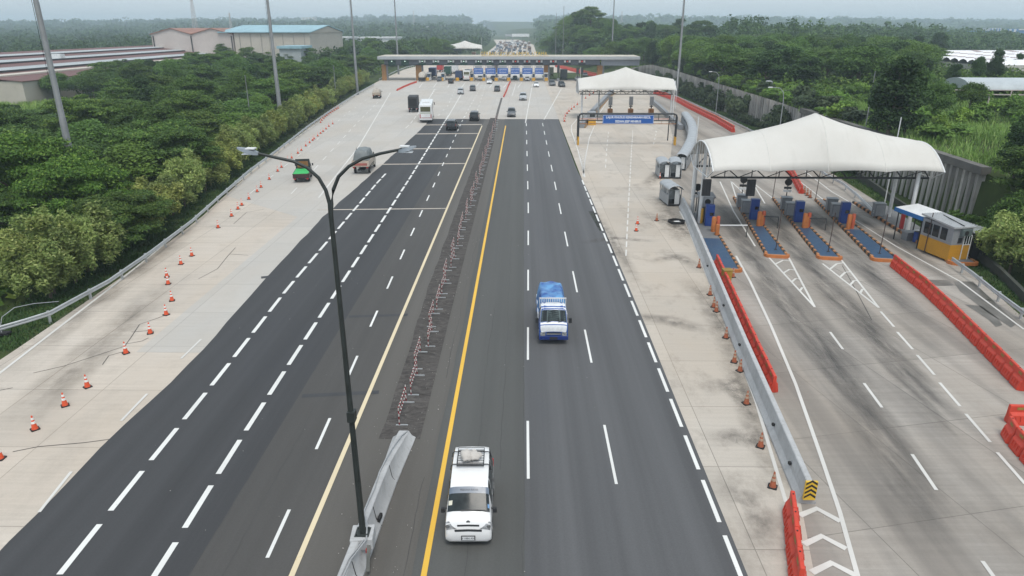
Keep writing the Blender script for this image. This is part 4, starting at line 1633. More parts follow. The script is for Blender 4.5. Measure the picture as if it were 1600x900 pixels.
# yellow letters standing on the roof
LETTER = M('roof_letter_yellow', (.62, .42, .08), .5)
for w_, u in (('GERBANG', 767), ('TOL', 788), ('CIKAMPEK', 811), ('UTAMA', 843)):
    text_mesh(w_, 1.75, LETTER, 'roof_letters', gate, (Z(u, 84, GY)[0], -.6, 9.0), (R(90), 0, 0), ext=.08).scale = (.9, 1, 1)
mb = MB()
lx0, lx1 = Z(752, 84, GY)[0], Z(858, 84, GY)[0]
mb.box(((lx0 + lx1) / 2, -.3, 8.25), (lx1 - lx0, .15, .18))
mb.build('letter_rail', YELLOW, gate)

LANES = [(612, 'arrow'), (632.5, 'arrow'), (659.5, 'pair'), (681, 'pair'), (704.5, 'pair'), (724.5, 'pair'), (747.5, 'pair'), (765.5, 'pair'), (785.5, 'pair'),
         (805.5, 'red'), (823.5, 'red'), (842.5, 'red'), (864.5, 'red'), (886.5, 'red'), (909.5, 'red')]
proto_sign = {}
GREEN_DARK = M('dark_green_board', (.012, .055, .035), .5)
for i, (u, kind) in enumerate(LANES):
    x = Z(u, 97, GY)[0]
    r_ = thing('lane_signal', '%s lane signal board on the toll gate fascia, %s from the left' % (
        {'arrow': 'dark green arrow', 'pair': 'white panelled green arrow', 'red': 'white panelled red cross'}[kind], ordinal(i + 1)), 'signal', (x, GY + .36, 6.25), 0, 'lane signals on the toll gate')
    mb = MB()
    if kind == 'arrow':
        mb.box((0, 0, -.25), (2.6, .2, 1.7))
    else:
        mb.box((0, 0, -.6), (2.5, .2, .75))
    mb.build('board', GREEN_DARK if kind != 'red' else DARK_STEEL, r_)
    if kind != 'arrow':
        for s in (-1, 1):
            mb = MB()
            mb.box((s * .82, -.05, .25), (.62, .2, .7))
            mb.build('white_panel', WHITE_SIGN, r_)
        mb = MB()
        mb.box((0, -.02, .25), (.8, .2, .72))
        mb.build('centre_panel', GREEN_DARK if kind == 'pair' else M('dark_red_board', (.12, .025, .03), .5), r_)
    mb = MB()
    if kind != 'red':
        mb.add([(-.24, -.16, .12), (.24, -.16, .12), (0, -.16, .52)], [(0, 1, 2)])
    else:
        mb.beam((-.16, -.16, .1), (.16, -.16, .42), .04, .09)
        mb.beam((-.16, -.163, .42), (.16, -.163, .1), .04, .09)
    e = Nodes('signal_' + kind)
    e.base((.1, .1, .1))
    e.b.inputs['Emission Color'].default_value = (.75, 1, .85, 1) if kind != 'red' else (1, .12, .1, 1)
    e.b.inputs['Emission Strength'].default_value = 1.0
    mb.build('signal_symbol', e.m, r_, fix=False)

# booths, islands and blue lane signs under the gate
def toll_booth_small(label, u, v=127, tall=2.5, mat=None, group='toll booths under the gate'):
    x, y = G(u, v)
    y = GY + 1
    x = Z(u, 124, y)[0]
    r_ = thing('toll_booth', label, 'toll booth', (x, y, 0), 0, group)
    mb = MB()
    mb.box((0, 2, .12), (1.5, 13, .24))
    mb.build('island', M('island_concrete', (.36, .34, .31), .85), r_, bevel=.05)
    mb = MB()
    mb.lathe([(.62, 0), (.62, .9), (.45, 1.0)], 12, (0, -3.6, .24))
    mb.build('crash_bollard', YELLOW, r_, smooth=40)
    mb = MB()
    mb.box((0, 1.5, .24 + .5), (1.35, 2.6, 1.0))
    mb.box((0, 1.5, .24 + 2.25), (1.45, 2.8, .5))
    for sx in (-.6, .6):
        for sy in (.3, 2.7):
            mb.box((sx, sy, .24 + 1.5), (.1, .1, 1.05))
    mb.build('cabin', mat or WHITE_STEEL, r_)
    mb = MB()
    mb.box((0, 1.5, .24 + 1.5), (1.12, 2.3, .98))
    mb.build('cabin_window', GLASS_DARK, r_)
    mb = MB()
    mb.box((0, .12, 1.6), (.8, .12, .7))
    mb.build('display', BLUE_PAINT, r_)
    return r_
for i, u in enumerate((670, 692, 716, 738, 757, 776, 795, 814.5, 833.5, 853)):
    toll_booth_small('small white toll booth with a yellow bollard under the gate, %s from the left' % ordinal(i + 1), u)
SIGN_TEXT = ('LAJUR KHUSUS', 'GOLONGAN I')
for i, (u, w) in enumerate(((747.5, 14), (766.5, 15.5), (785.5, 16), (805, 13.5), (824, 15.5), (842.5, 13))):
    x0_, z0 = Z(u - w / 2, 115.5, GY - 3)
    x1_, z1 = Z(u + w / 2, 106.5, GY - 3)
    r_ = thing('lane_sign', 'blue lane sign with white lettering before the toll gate, %s from the left' % ordinal(i + 1), 'sign', ((x0_ + x1_) / 2, GY - 3, 0), 0, 'blue lane signs at the toll gate')
    W_, H_ = x1_ - x0_, z1 - z0
    zc = (z0 + z1) / 2
    mb = MB()
    mb.box((0, 0, zc), (W_, .12, H_))
    mb.build('sign_plate', BLUE_SIGN, r_)
    for j, s in enumerate(SIGN_TEXT):
        text_mesh(s, .55, WHITE_SIGN, 'lettering', r_, (0, -.065, zc + .42 - j * .85), (R(90), 0, 0), ext=.003).scale = (.75, 1, 1)
    mb = MB()
    mb.box((0, .1, z0 - .3), (W_, .1, .35))
    mb.build('lower_board', WHITE_SIGN, r_)
    mb = MB()
    for s in (-1, 1):
        mb.box((s * (W_ / 2 + .1), .1, z1 / 2 + .3), (.14, .14, z1 + .6))
    mb.box((0, .1, z1 + .75), (W_ + .34, .14, .14))
    mb.box((0, .1, z1 + .35), (W_ * .8, .1, .6), 0)
    mb.build('frame', GREY_STEEL, r_)
for i, (u, h) in enumerate(((872, 5.3), (902, 4.6), (909, 4.6), (967, 3.2))):
    x, y = G(u, 127 if u < 950 else 121)
    r_ = thing('lane_post', 'dark lane display post right of the gate booths, %s from the left' % ordinal(i + 1), 'post', (x, y, 0), 0, 'lane display posts at the gate')
    mb = MB()
    mb.box((0, 0, h / 2), (.22, .22, h))
    mb.build('post', DARK_STEEL, r_)
    mb = MB()
    mb.box((0, -.14, h * .75), (.9, .12, h * .45))
    mb.build('display', DARK_STEEL, r_)
    mb = MB()
    mb.box((0, 0, .45), (.9, 1.6, .9))
    mb.build('plinth', MID_GREY, r_)

# ---- tensile roofs
def tent(name, label, x0, x1, yc, half, z_edge, ridge_end, ridge_mid, legs, detail=True):
    L = x1 - x0
    root = thing(name, label, 'canopy', ((x0 + x1) / 2, yc, 0))
    nx, ny = 64, 20
    def surf(u, v):
        d = abs(u - .5) * 2
        ridge = ridge_end + (ridge_mid - ridge_end) * (max(0, 1 - d) ** 1.6)
        if u > .9 or u < .1:
            e = (abs(u - .5) - .4) / .1
            ridge -= .22 * e * e
        sc = abs(math.sin(u * math.pi * 4)) ** .8
        edge = z_edge + .13 * sc
        # the edge is also pulled in between its anchor points
        pull = 1 - .025 * sc
        z = edge + (ridge - edge) * (1 - abs(v) ** 2.1)
        z += .02 * math.cos(u * math.pi * 8) * (1 - v * v)
        return (x0 + L * u - (x0 + x1) / 2, v * half * pull, z)
    vs = [surf(i / nx, -1 + 2 * j / ny) for i in range(nx + 1) for j in range(ny + 1)]
    fs = [(i * (ny + 1) + j, (i + 1) * (ny + 1) + j, (i + 1) * (ny + 1) + j + 1, i * (ny + 1) + j + 1) for i in range(nx) for j in range(ny)]
    mb = MB()
    mb.add(vs, fs)
    o = mb.build('membrane', FABRIC, root, smooth=80, fix=False)
    md = o.modifiers.new('thickness', 'SOLIDIFY')
    md.thickness = .02
    # seams welted along the ridges of the cloth
    for u in (.25, .5, .75):
        pts_ = [surf(u, -1 + 2 * j / ny) for j in range(ny + 1)]
        mb = MB()
        mb.tube([(p[0], p[1], p[2] + .004) for p in pts_], .022, 5)
        mb.build('seam', M('seam_white', (.64, .63, .60), .7), root, smooth=60)
    # arched end frames
    for k, u in enumerate((0, 1)):
        pts_ = [surf(u, -1 + 2 * j / ny) for j in range(ny + 1)]
        mb = MB()
        mb.tube([(p[0], p[1], p[2] - .02) for p in pts_], .07, 7)
        zc = z_edge - .85
        mb.tube([(pts_[0][0], -half * .62, zc), (pts_[0][0], half * .62, zc)], .06, 7)
        for j in range(2, ny - 1, 2):
            p = pts_[j]
            yy = max(-half * .62, min(half * .62, p[1]))
            mb.tube([(p[0], p[1], p[2]), (p[0], yy, zc)], .035, 5)
        mb.tube([(pts_[0][0], -half, pts_[0][2]), (pts_[0][0], -half * .62, zc)], .05, 6)
        mb.tube([(pts_[0][0], half, pts_[-1][2]), (pts_[0][0], half * .62, zc)], .05, 6)
        mb.build('end_frame', WHITE_STEEL, root, smooth=60)
    # trusses under the front and back edges and the middle
    for yy in (-half * .62, half * .62):
        mb = MB()
        a, b = x0 - (x0 + x1) / 2 + .3, x1 - (x0 + x1) / 2 - .3
        zc = z_edge - .85
        mb.beam((a, yy, zc), (b, yy, zc), .16, .16)
        n_ = 16
        for i in range(n_):
            xa, xb = lerp(a, b, i / n_), lerp(a, b, (i + 1) / n_)
            top = lambda x_: surf((x_ + (x0 + x1) / 2 - x0) / L, .62)[2] - .12
            if i % 2 == 0:
                mb.beam((xa, yy, zc), (xb, yy * 1.45, z_edge + .05), .07, .07)
            else:
                mb.beam((xa, yy * 1.45, z_edge + .05), (xb, yy, zc), .07, .07)
            if i % 2 == 0:
                mb.beam((xb, yy, zc), (xb, yy, top(xb)), .07, .07)
        mb.build('truss', DARK_STEEL, root)
    for (lx, ly) in legs:
        mb = MB()
        bx, by = lx - (x0 + x1) / 2, ly - yc
        tx, ty = bx, by
        mb.tube([(bx, by, 0), (tx, ty, z_edge - .8), (tx, ty * .97, surf(max(0, min(1, (lx - x0) / L)), max(-.9, min(.9, ty / half)))[2] - .1)], [.17, .17, .12], 12)
        mb.build('column', WHITE_STEEL, root, smooth=60)
    return root
tent('tensile_canopy', 'large white peaked fabric canopy over the right toll lanes', 16.6, 36.6, 64.6, 4.4, 5.75, 7.9, 10.2,
     [(16.9, 67.5), (16.75, 63.8), G(1388, 341), G(1417, 364)])
T2Y = 147.0
tent('tensile_canopy', 'smaller white peaked fabric canopy further along the ramp, behind the blue sign gantry', Z(905, 138, T2Y - 4.4)[0], Z(1057, 138, T2Y - 4.4)[0], T2Y, 4.4, 5.8, 7.9, 10.0,
     [(Z(907, 160, T2Y - 2)[0] + .3, T2Y - 2), (Z(1049, 160, T2Y - 2)[0], T2Y - 2), (Z(936, 160, T2Y + 2)[0], T2Y + 2.5), (Z(1054, 160, T2Y + 1)[0], T2Y + 2)])
T3Y = 450.0
tent('tensile_canopy', 'distant white peaked canopy behind the toll gate roof', Z(701, 77, T3Y)[0], Z(753, 77, T3Y)[0], T3Y, 5.0, 5.4, 7.6, 10.0,
     [(Z(703, 77, T3Y)[0], T3Y - 3), (Z(751, 77, T3Y)[0], T3Y - 3)])
for lab, u, v, zb, h in (('thin white pole behind the left corner of the big canopy', 1093, 240, 0, 6.6), ('thin white pole behind the right end of the big canopy', 1421, 290, 0, 9.2), ('thin white pole behind the right corner of the smaller canopy', 1055, 170, 0, 8.8), ('thin white pole before the right end of the toll gate', 906, 140, 0, 6.5), ('thin white pole beside the distant canopy beyond the gate', 753, 92, 0, 12.0)):
    x, y = G(u, v)
    if u == 1421:
        x, y = 37.4, 70.5
    if u == 1093:
        x, y = Z(1090, 200, 74)[0], 74
        h = 8.8
    r_ = thing('slim_pole', lab, 'pole', (x, y, 0))
    mb = MB()
    mb.tube([(0, 0, 0), (0, 0, h)], [.06, .05], 8)
    mb.build('shaft', WHITE_STEEL, r_, smooth=60)
    mb = MB()
    mb.lathe([(.16, 0), (.16, .06)], 8)
    mb.build('foot', GREY_STEEL, r_)

# ---- gantry with the blue lane sign over the ramp
gl, gr = G(902, 224), G(1057, 229)
gyy = 111.0
r_ = thing('sign_gantry', 'dark pipe gantry over the ramp carrying the wide blue lane sign', 'gantry', ((gl[0] + gr[0]) / 2, gyy, 0))
hw = (gr[0] - gl[0]) / 2
ztop, zlow, zbar = 4.85, 3.85, 3.35
mb = MB()
for s in (-1, 1):
    for dy in (0, .7):
        mb.tube([(s * hw, dy, 1.3), (s * hw, dy, ztop - .5), (s * (hw - .12), dy, ztop - .15), (s * (hw - .5), dy, ztop)], .11, 8)
for dy in (0, .7):
    mb.tube([(-hw + .5, dy, ztop), (hw - .5, dy, ztop)], .10, 8)
mb.tube([(-hw, 0, zlow), (hw, 0, zlow)], .08, 8)
for k in range(7):
    x = -hw + .5 + k * (2 * hw - 1) / 6
    mb.tube([(x, 0, zlow), (x, 0, ztop)], .05, 6)
    mb.tube([(x, 0, ztop), (x, .7, ztop)], .05, 6)
mb.build('pipe_frame', DARK_STEEL, r_, smooth=60)
for s in (-1, 1):
    mb = MB()
    for dy in (0, .7):
        mb.tube([(s * hw, dy, 0), (s * hw, dy, 1.32)], .13, 8)
    mb.build('yellow_post', YELLOW, r_, smooth=60)
mb = MB()
mb.box((0, -.02, zbar), (2 * hw - .3, .12, .1))
for k in range(9):
    x = -hw + .6 + k * (2 * hw - 1.2) / 8
    mb.box((x, 0, (zbar + zlow) / 2), (.04, .04, zlow - zbar))
mb.build('height_bar', M('height_bar_rust', (.30, .13, .05), .6), r_)
sg = thing('blue_lane_sign', 'wide blue road sign with two lines of white letters on the ramp gantry', 'sign', (0, 0, 0))
sx0, sz1 = Z(942, 179.5, gyy - .25)
sx1, sz0 = Z(1021, 193.5, gyy - .25)
sg.location = ((sx0 + sx1) / 2, gyy - .25, (sz0 + sz1) / 2)
mb = MB()
mb.box((0, 0, 0), (sx1 - sx0, .1, sz1 - sz0))
sp = mb.build('sign_plate', BLUE_SIGN, sg)
mb = MB()
w_, h_ = (sx1 - sx0) / 2 - .06, (sz1 - sz0) / 2 - .06
for a, b in (((-w_, h_), (w_, h_)), ((-w_, -h_), (w_, -h_)), ((-w_, -h_), (-w_, h_)), ((w_, -h_), (w_, h_))):
    mb.beam((a[0], -.055, a[1]), (b[0], -.055, b[1]), .012, .035)
mb.build('border', WHITE_SIGN, sp)
for j, s in enumerate(('LAJUR KHUSUS KENDARAAN KECIL', 'SEDAN JEEP MINIBUS')):
    t_ = text_mesh(s, .47, WHITE_SIGN, 'lettering', sg, (0, -.06, .30 - j * .62), (R(90), 0, 0), ext=.004, bold=.012)
    t_.scale = (.93, 1, 1)
r2 = thing('height_limit_bar', 'red striped bar with small lettering hanging behind the ramp gantry', 'bar', ((gl[0] + gr[0]) / 2, gyy + 5, 0))
mb = MB()
mb.box((0, 0, 3.5), (2 * hw - .4, .12, .22))
mb.build('bar', M('faded_red_white', (.55, .38, .34), .6, 0, .3, .8), r2)
mb = MB()
for s in (-1, 1):
    mb.tube([(s * (hw - .2), 0, 0), (s * (hw - .2), 0, 4.0)], .09, 8)
mb.build('bar_posts', DARK_STEEL, r2)

# the ramp's toll islands behind the gantry: lane displays on orange bollards
for i, u in enumerate((953, 985, 1017)):
    x, y = G(u, 178)
    r_ = thing('lane_display', 'grey upright lane display on an orange bollard under the smaller canopy, %s from the left' % ordinal(i + 1), 'display', (x, y, 0), 0, 'lane displays under the smaller canopy')
    mb = MB()
    mb.box((0, 0, .55), (1.0, 1.4, 1.1))
    mb.build('bollard', M('rusty_orange', (.36, .15, .04), .7, 0, .25, 1.5, .5), r_, bevel=.08)
    mb = MB()
    mb.tube([(0, 0, 1.0), (0, 0, 1.9)], .12, 8)
    mb.box((0, 0, 1.62), (.75, .2, .2))
    mb.build('stand', DARK_STEEL, r_)
    mb = MB()
    mb.box((0, 0, 2.75), (.85, .25, 1.8))
    mb.build('display_box', GREY_STEEL, r_)
    mb = MB()
    mb.box((0, -.13, 2.75), (.65, .03, 1.55))
    mb.build('screen', MID_GREY, r_)

def rail_wall(name, label, pts_, h, w, mat, top=None):
    root = thing(name, label, 'barrier', (*G(*pts_[0]), 0))
    ox, oy = root.location[:2]
    path = [(G(*p)[0] - ox, G(*p)[1] - oy) for p in pts_]
    mb = MB()
    mb.sweep(path, [(-w / 2, 0), (w / 2, 0), (w / 2, h), (-w / 2, h)])
    mb.build('barrier_wall', mat, root)
    if top:
        mb = MB()
        mb.sweep(path, [(w / 2 + .02, .22), (w / 2 + .25, .2), (w / 2 + .25, .0), (w / 2 + .02, .0)])
        mb.build('painted_kerb', top, root)
rail_wall('island_barrier', 'dark grey barrier with an orange kerb left of the lane displays, under the smaller canopy', ((909, 200), (922, 183), (935, 168), (948, 154), (957, 146)), 1.0, .9, MID_GREY, M('dull_orange_kerb', (.28, .17, .08), .7, 0, .25, 1, .4))
rail_wall('island_barrier', 'grey barrier right of the lane displays, between ramp and red barriers', ((1064, 203), (1048, 188), (1032, 172), (1018, 160)), .9, .7, MID_GREY)
x, y = G(922, 195)
r_ = thing('toll_booth', 'grey toll booth with a yellow base at the left foot of the smaller canopy', 'toll booth', (x + .3, y + .5, 0))
mb = MB(); mb.box((0, 0, 1.75), (1.5, 2.4, 1.3)); mb.build('cabin', GREY_STEEL, r_, bevel=.05)
mb = MB(); mb.box((0, 0, .55), (1.5, 2.4, 1.1)); mb.build('yellow_base', YELLOW, r_, bevel=.05)
mb = MB(); mb.box((0, -1.21, 1.9), (1.0, .05, .7)); mb.build('window', GLASS_DARK, r_)

# ================================================================== TOLL ISLANDS AND THEIR EQUIPMENT
ISL_TOP = M('island_grey_top', (.17, .175, .18), .8, 0, .2, 1, .4)
KERB_ORANGE = M('kerb_orange', (.42, .19, .075), .65, 0, .25, 2.2, .45)
KERB_BLACK = M('kerb_black', (.035, .034, .033), .75, 0, .25, 3, .4)

def island(label, nose_l, nose_r, far, length, blue=9.0, w_far=1.0, right_kerb=True):
    """raised island: nose_l / nose_r are the near corners, far the far end of its left kerb (photo pixels)"""
    a, b, c = Vector((*G(*nose_l), 0)), Vector((*G(*nose_r), 0)), Vector((*G(*far), 0))
    rz = math.atan2(-(c - a).x, (c - a).y)
    root = thing('toll_island', label, 'traffic island', a, rz, 'toll islands under the big canopy')
    w = (b - a).length * math.cos(math.atan2((b - a).y, (b - a).x) - rz)
    wd = lambda s: lerp(w, w_far, min(1, s / length))
    mb = MB()
    mb.prism([(.18, .15), (w - .18, .15), (wd(length) - .15, length), (.15, length)], 0, .17)
    mb.build('deck', ISL_TOP, root)
    mb = MB()
    mb.sheet([(.22, .5), (w - .22, .5), (wd(blue) - .22, blue), (.22, blue)], .175)
    mb.build('blue_deck', BLUE_PAINT, root, fix=False)
    # striped kerb blocks along both long sides
    for side in (0, 1):
        kb = MB()
        s, k = .55, 0
        while s < (length if right_kerb or not side else 3):
            x = .09 if side == 0 else wd(s) - .09
            kb.box((x, s + .25, .13), (.2, .48, .26 if k % 2 == 0 else .23), 0, k % 2, .9)
            s += .5
            k += 1
        kb.build('kerb', [KERB_ORANGE, KERB_BLACK], root)
    nb = MB()
    pts_ = [(0.0, .5), (.02, .25), (.12, .08), (.3, 0), (w - .3, 0), (w - .12, .08), (w - .02, .25), (w, .5)]
    nb.sweep([(p[0], p[1], 0) for p in pts_], [(-.13, 0), (.13, 0), (.11, .24), (-.11, .24)])
    nb.build('nose_kerb', ORANGE, root)
    return root, w, rz

ISLES = [island('toll island beside the concrete barrier, with a wide blue deck', (1116, 424), (1157, 423), (1085, 352), 17.5, 8.5, 1.6),
         island('second toll island from the concrete barrier, with striped kerbs', (1197, 402), (1230, 400), (1146, 312), 21),
         island('third toll island from the concrete barrier, with striped kerbs', (1279, 405), (1312, 403), (1205, 310), 21),
         island('fourth toll island, its blue nose beside the end of the long red barrier row', (1364, 408), (1402, 406), (1272, 313), 21),
         island('wide kerbed island at the right carrying the yellow and grey booth', (1486, 414), (1532, 417), (1345, 326), 20.5, .6, 3.2, False)]

def machine(label, u, v, rz, kind, i):
    x, y = G(u, v, .17)
    if kind == 'ticket':
        r_ = thing('ticket_machine', label, 'ticket machine', (x, y, .17), rz, 'blue ticket machines')
        mb = MB(); mb.box((0, 0, 1.0), (.78, .62, 2.0)); mb.build('cabinet', M('cabinet_blue', (.018, .055, .24), .4, 0, .1, 2, .2), r_, bevel=.04)
        mb = MB(); mb.box((.14, -.32, 1.15), (.34, .03, .3)); mb.build('screen', GLASS_DARK, r_)
        mb = MB(); mb.box((0, -.318, .5), (.6, .02, .5)); mb.build('panel', M('cabinet_blue_panel', (.025, .075, .28), .5), r_)
    elif kind == 'cabinet':
        r_ = thing('control_cabinet', label, 'cabinet', (x, y, .17), rz, 'grey control cabinets')
        mb = MB(); mb.box((0, 0, .62), (.95, .8, 1.24)); mb.build('housing', MID_GREY, r_, bevel=.03)
        mb = MB(); mb.box((0, -.41, .62), (.8, .03, 1.05)); mb.build('door', GREY_STEEL, r_)
        mb = MB(); mb.box((0, 0, 1.27), (1.05, .9, .06)); mb.build('cover', GREY_STEEL, r_)
    elif kind == 'bollard':
        r_ = thing('crash_bollard', label, 'bollard', (x, y, .17), rz, 'orange crash bollards')
        mb = MB()
        mb.lathe([(.2, 0), (.2, 1.3), (.16, 1.38)], 12, (-.18, 0, 0))
        mb.build('front_post', ORANGE, r_, smooth=40)
        mb = MB()
        mb.lathe([(.17, 0), (.17, 1.3), (.13, 1.38)], 12, (.24, .3, 0))
        mb.build('rear_post', M('faded_red_orange', (.48, .10, .045), .6, 0, .2, 3, .4), r_, smooth=40)
        mb = MB(); mb.box((.03, .14, 1.0), (.5, .12, .14), .6); mb.build('cross_plate', ORANGE, r_)
    elif kind == 'post':
        r_ = thing('slim_post', label, 'post', (x, y, .17), rz, 'slim dark posts on the island noses')
        mb = MB(); mb.tube([(0, 0, 0), (.03, 0, 1.7), (.06, 0, 3.3)], .035, 7); mb.build('shaft', M('rusty_post', (.07, .045, .04), .7), r_, smooth=60)
        mb = MB(); mb.box((0, 0, .015), (.22, .22, .03)); mb.build('foot', DARK_STEEL, r_)
    elif kind == 'disc':
        r_ = thing('lane_light', label, 'lane light', (x, y, .17), rz, 'round lane lights on posts')
        mb = MB(); mb.tube([(0, .1, 0), (0, .1, 2.6)], .05, 7); mb.build('post', DARK_STEEL, r_, smooth=60)
        mb = MB(); mb.lathe([(.36, -.06), (.36, .06)], 18, (0, 0, 2.45), 0, 'y'); mb.build('disc', BLACK, r_, smooth=40)
        mb = MB(); mb.box((0, 0, 1.86), (.72, .12, .22)); mb.build('board', DARK_STEEL, r_)
        mb = MB(); mb.box((0, -.02, 1.55), (.8, .1, .24)); mb.build('white_board', WHITE_SIGN, r_)
    return r_
names = ['beside the concrete barrier', 'on the second toll island', 'on the third toll island', 'on the fourth toll island']
for i, (mu, mv, bu, bv, pu, pv) in enumerate(((1107, 352, 1117, 362, None, None), (1177, 342, 1188, 353, 1212, 390), (1246, 346, 1259, 356, 1294, 393), (1317, 348, 1328, 358, 1374, 396))):
    rz = ISLES[i][2]
    machine('blue ticket machine ' + names[i], mu, mv, rz, 'ticket', i)
    machine('pair of orange crash posts ' + names[i], bu, bv, rz, 'bollard', i)
    if i:
        machine('grey control cabinet just behind the blue machine ' + names[i], mu - 12, mv - 10, rz, 'cabinet', i)
        machine('grey cabinet furthest from the camera ' + names[i], mu - 19, mv - 19, rz, 'cabinet', i)
        machine('slim dark post at the nose ' + names[i], pu, pv, rz, 'post', i)
        if i < 3:
            machine('round dark lane light ' + names[i], mu - 19, mv - 25, rz, 'disc', i)
    else:
        machine('round dark lane light ' + names[i], mu - 20, mv - 22, rz, 'disc', i)
machine('grey control cabinet on the kerb of the booth island', 1371, 337, ISLES[4][2], 'cabinet', 4)
machine('slim dark post on the right kerb, before the yellow booth', 1444, 393, ISLES[4][2], 'post', 4)
machine('slim post behind the fourth island, beside the brown cones', 1274, 312, ISLES[3][2], 'post', 4)
machine('slim post under the canopy at the far end of the third island', 1207, 310, ISLES[2][2], 'post', 4)
# lifting arms across the lanes
for i, (u0, v0, u1, v1, m_, lab) in enumerate(((1122, 352, 1168, 352, WHITE_STEEL, 'white lifting barrier arm across the first toll lane'), (1191, 338, 1217, 339, DARK_STEEL, 'dark lifting barrier arm across the second toll lane'), (1262, 341, 1292, 342, DARK_STEEL, 'dark lifting barrier arm across the third toll lane'))):
    p0, p1 = G(u0, v0, 1.1), G(u1, v1, 1.1)
    r_ = thing('barrier_arm', lab, 'barrier arm', (*p0, .17))
    d = (p1[0] - p0[0], p1[1] - p0[1])
    mb = MB(); mb.beam((0, 0, .93), (d[0], d[1], .93), .07, .1); mb.build('arm', m_, r_)
    mb = MB(); mb.box((0, .1, .5), (.32, .32, 1.0)); mb.build('drive_box', ORANGE, r_, bevel=.03)
    mb = MB(); mb.tube([(d[0], d[1], -.15), (d[0], d[1], .9)], .04, 6); mb.build('rest_post', DARK_STEEL, r_)
# grey toll booth on the first island with a fan unit, guarded by yellow posts
x, y = G(1104, 345, .17)
r_ = thing('toll_booth', 'small grey toll booth with a round fan unit, behind the first blue machine', 'toll booth', (x - .1, y + .6, .17), ISLES[0][2])
mb = MB(); mb.box((0, 0, 1.15), (1.25, 1.9, 2.3)); mb.build('cabin', M('booth_dark_grey', (.13, .135, .14), .5), r_, bevel=.04)
mb = MB(); mb.box((0, -1.05, 2.0), (1.05, .42, .95)); ac = mb.build('fan_unit', GREY_STEEL, r_, bevel=.05)
mb = MB(); mb.lathe([(.27, -.02), (.27, .02)], 18, (0, -1.27, 2.02), 0, 'y'); mb.build('fan', BLACK, ac, smooth=40)
mb = MB(); mb.box((0, 0, 2.38), (1.5, 2.2, .14)); mb.build('roof', MID_GREY, r_, bevel=.03)
for k, dx in enumerate((-.45, .3)):
    mb = MB(); mb.lathe([(.14, 0), (.14, 1.35), (.1, 1.42)], 10, (dx, -1.5, 0)); mb.build('guard_post', YELLOW, r_, smooth=40)
# dark display boards hanging from the front truss
for lab, u in (('dark display board hanging from the canopy truss over the first island', 1106), ('dark display board hanging from the canopy truss over the second island', 1176)):
    x, zt = Z(u, 276, 61.9)
    r_ = thing('hanging_display', lab, 'display', (x, 62.0, 4.8), 0, 'displays hanging from the canopy truss')
    mb = MB(); mb.box((0, 0, -.85), (.75, .22, 1.5)); mb.build('board', DARK_STEEL, r_)
    mb = MB()
    for dx in (-.25, 0, .25):
        mb.box((dx, -.12, -.85), (.02, .03, 1.5))
    mb.build('fins', BLACK, r_)

# ---- the yellow and grey office booth, its awning and annexe
rzb = math.atan2(-(G(1438, 390)[0] - G(1480, 407)[0]), (G(1438, 390)[1] - G(1480, 407)[1]))
bx, by = G(1480, 407, .17)
booth = thing('office_booth', 'yellow and grey office booth with a sloping roof on the right toll island', 'booth', (bx, by, .17), rzb)
W_, L_ = 1.75, 3.3
mb = MB(); mb.box((W_ / 2, L_ / 2, .62), (W_, L_, 1.24)); mb.build('lower_wall', M('booth_yellow', (.50, .25, .025), .5, 0, .1, 1.5, .3), booth, bevel=.02)
mb = MB(); mb.box((W_ / 2, L_ / 2, 1.95), (W_ - .01, L_ - .01, 1.42)); mb.build('upper_wall', M('booth_grey', (.25, .26, .275), .5, 0, .1, 1.5, .25), booth, bevel=.02)
mb = MB()
vs = [(-.12, -.15, 2.62), (W_ + .12, -.15, 2.62), (W_ + .12, L_ + .15, 2.86), (-.12, L_ + .15, 2.86)]
mb.add(vs + [(p[0], p[1], p[2] + .12) for p in vs], [(3, 2, 1, 0), (4, 5, 6, 7), (0, 1, 5, 4), (1, 2, 6, 5), (2, 3, 7, 6), (3, 0, 4, 7)])
rf = mb.build('roof', M('booth_roof', (.42, .43, .44), .55, .2, .15, 1, .4), booth)
mb = MB()
for k in range(9):
    x = -.08 + k * (W_ + .16) / 8
    mb.beam((x, -.15, 2.75), (x, L_ + .15, 2.99), .04, .03)
mb.build('roof_ribs', GALV, rf)
mb = MB(); mb.beam((.8, -.05, 2.8), (1.2, L_ * .8, 3.0), .05, .05); mb.build('cable', BLACK, rf)
for y_, l in ((.9, .6), (1.75, .65), (2.6, .8)):
    mb = MB(); mb.box((-.005, y_, 1.95), (.05, l, .95)); f_ = mb.build('window', GLASS_DARK, booth)
    mb = MB(); mb.box((-.02, y_, 1.45), (.05, l + .1, .05)); mb.build('sill', GREY_STEEL, f_)
mb = MB(); mb.box((1.0, -.16, 2.28), (.82, .3, .52)); a_ = mb.build('air_conditioner', M('ac_dark', (.10, .13, .13), .5), booth, bevel=.03)
mb = MB(); mb.lathe([(.18, -.01), (.18, .012)], 16, (.92, -.32, 2.28), 0, 'y'); mb.build('fan', BLACK, a_, smooth=40)
mb = MB(); mb.box((.72, -.03, 1.62), (.34, .05, .4)); mb.build('hatch', DARK_STEEL, booth)
mb = MB(); mb.box((1.4, -.02, 1.02), (.62, .05, 1.95)); d_ = mb.build('door', M('booth_door_yellow', (.46, .24, .03), .5, 0, .15, 2, .3), booth)
mb = MB()
for dx in (1.06, 1.72):
    mb.box((dx, -.05, 1.0), (.06, .05, 1.98))
mb.box((1.39, -.05, 1.98), (.72, .05, .06)); mb.box((1.39, -.05, 1.25), (.66, .05, .05))
for dx in (1.28, 1.5):
    mb.box((dx, -.055, 1.62), (.05, .05, .7))
mb.build('door_frame', WHITE_STEEL, d_)
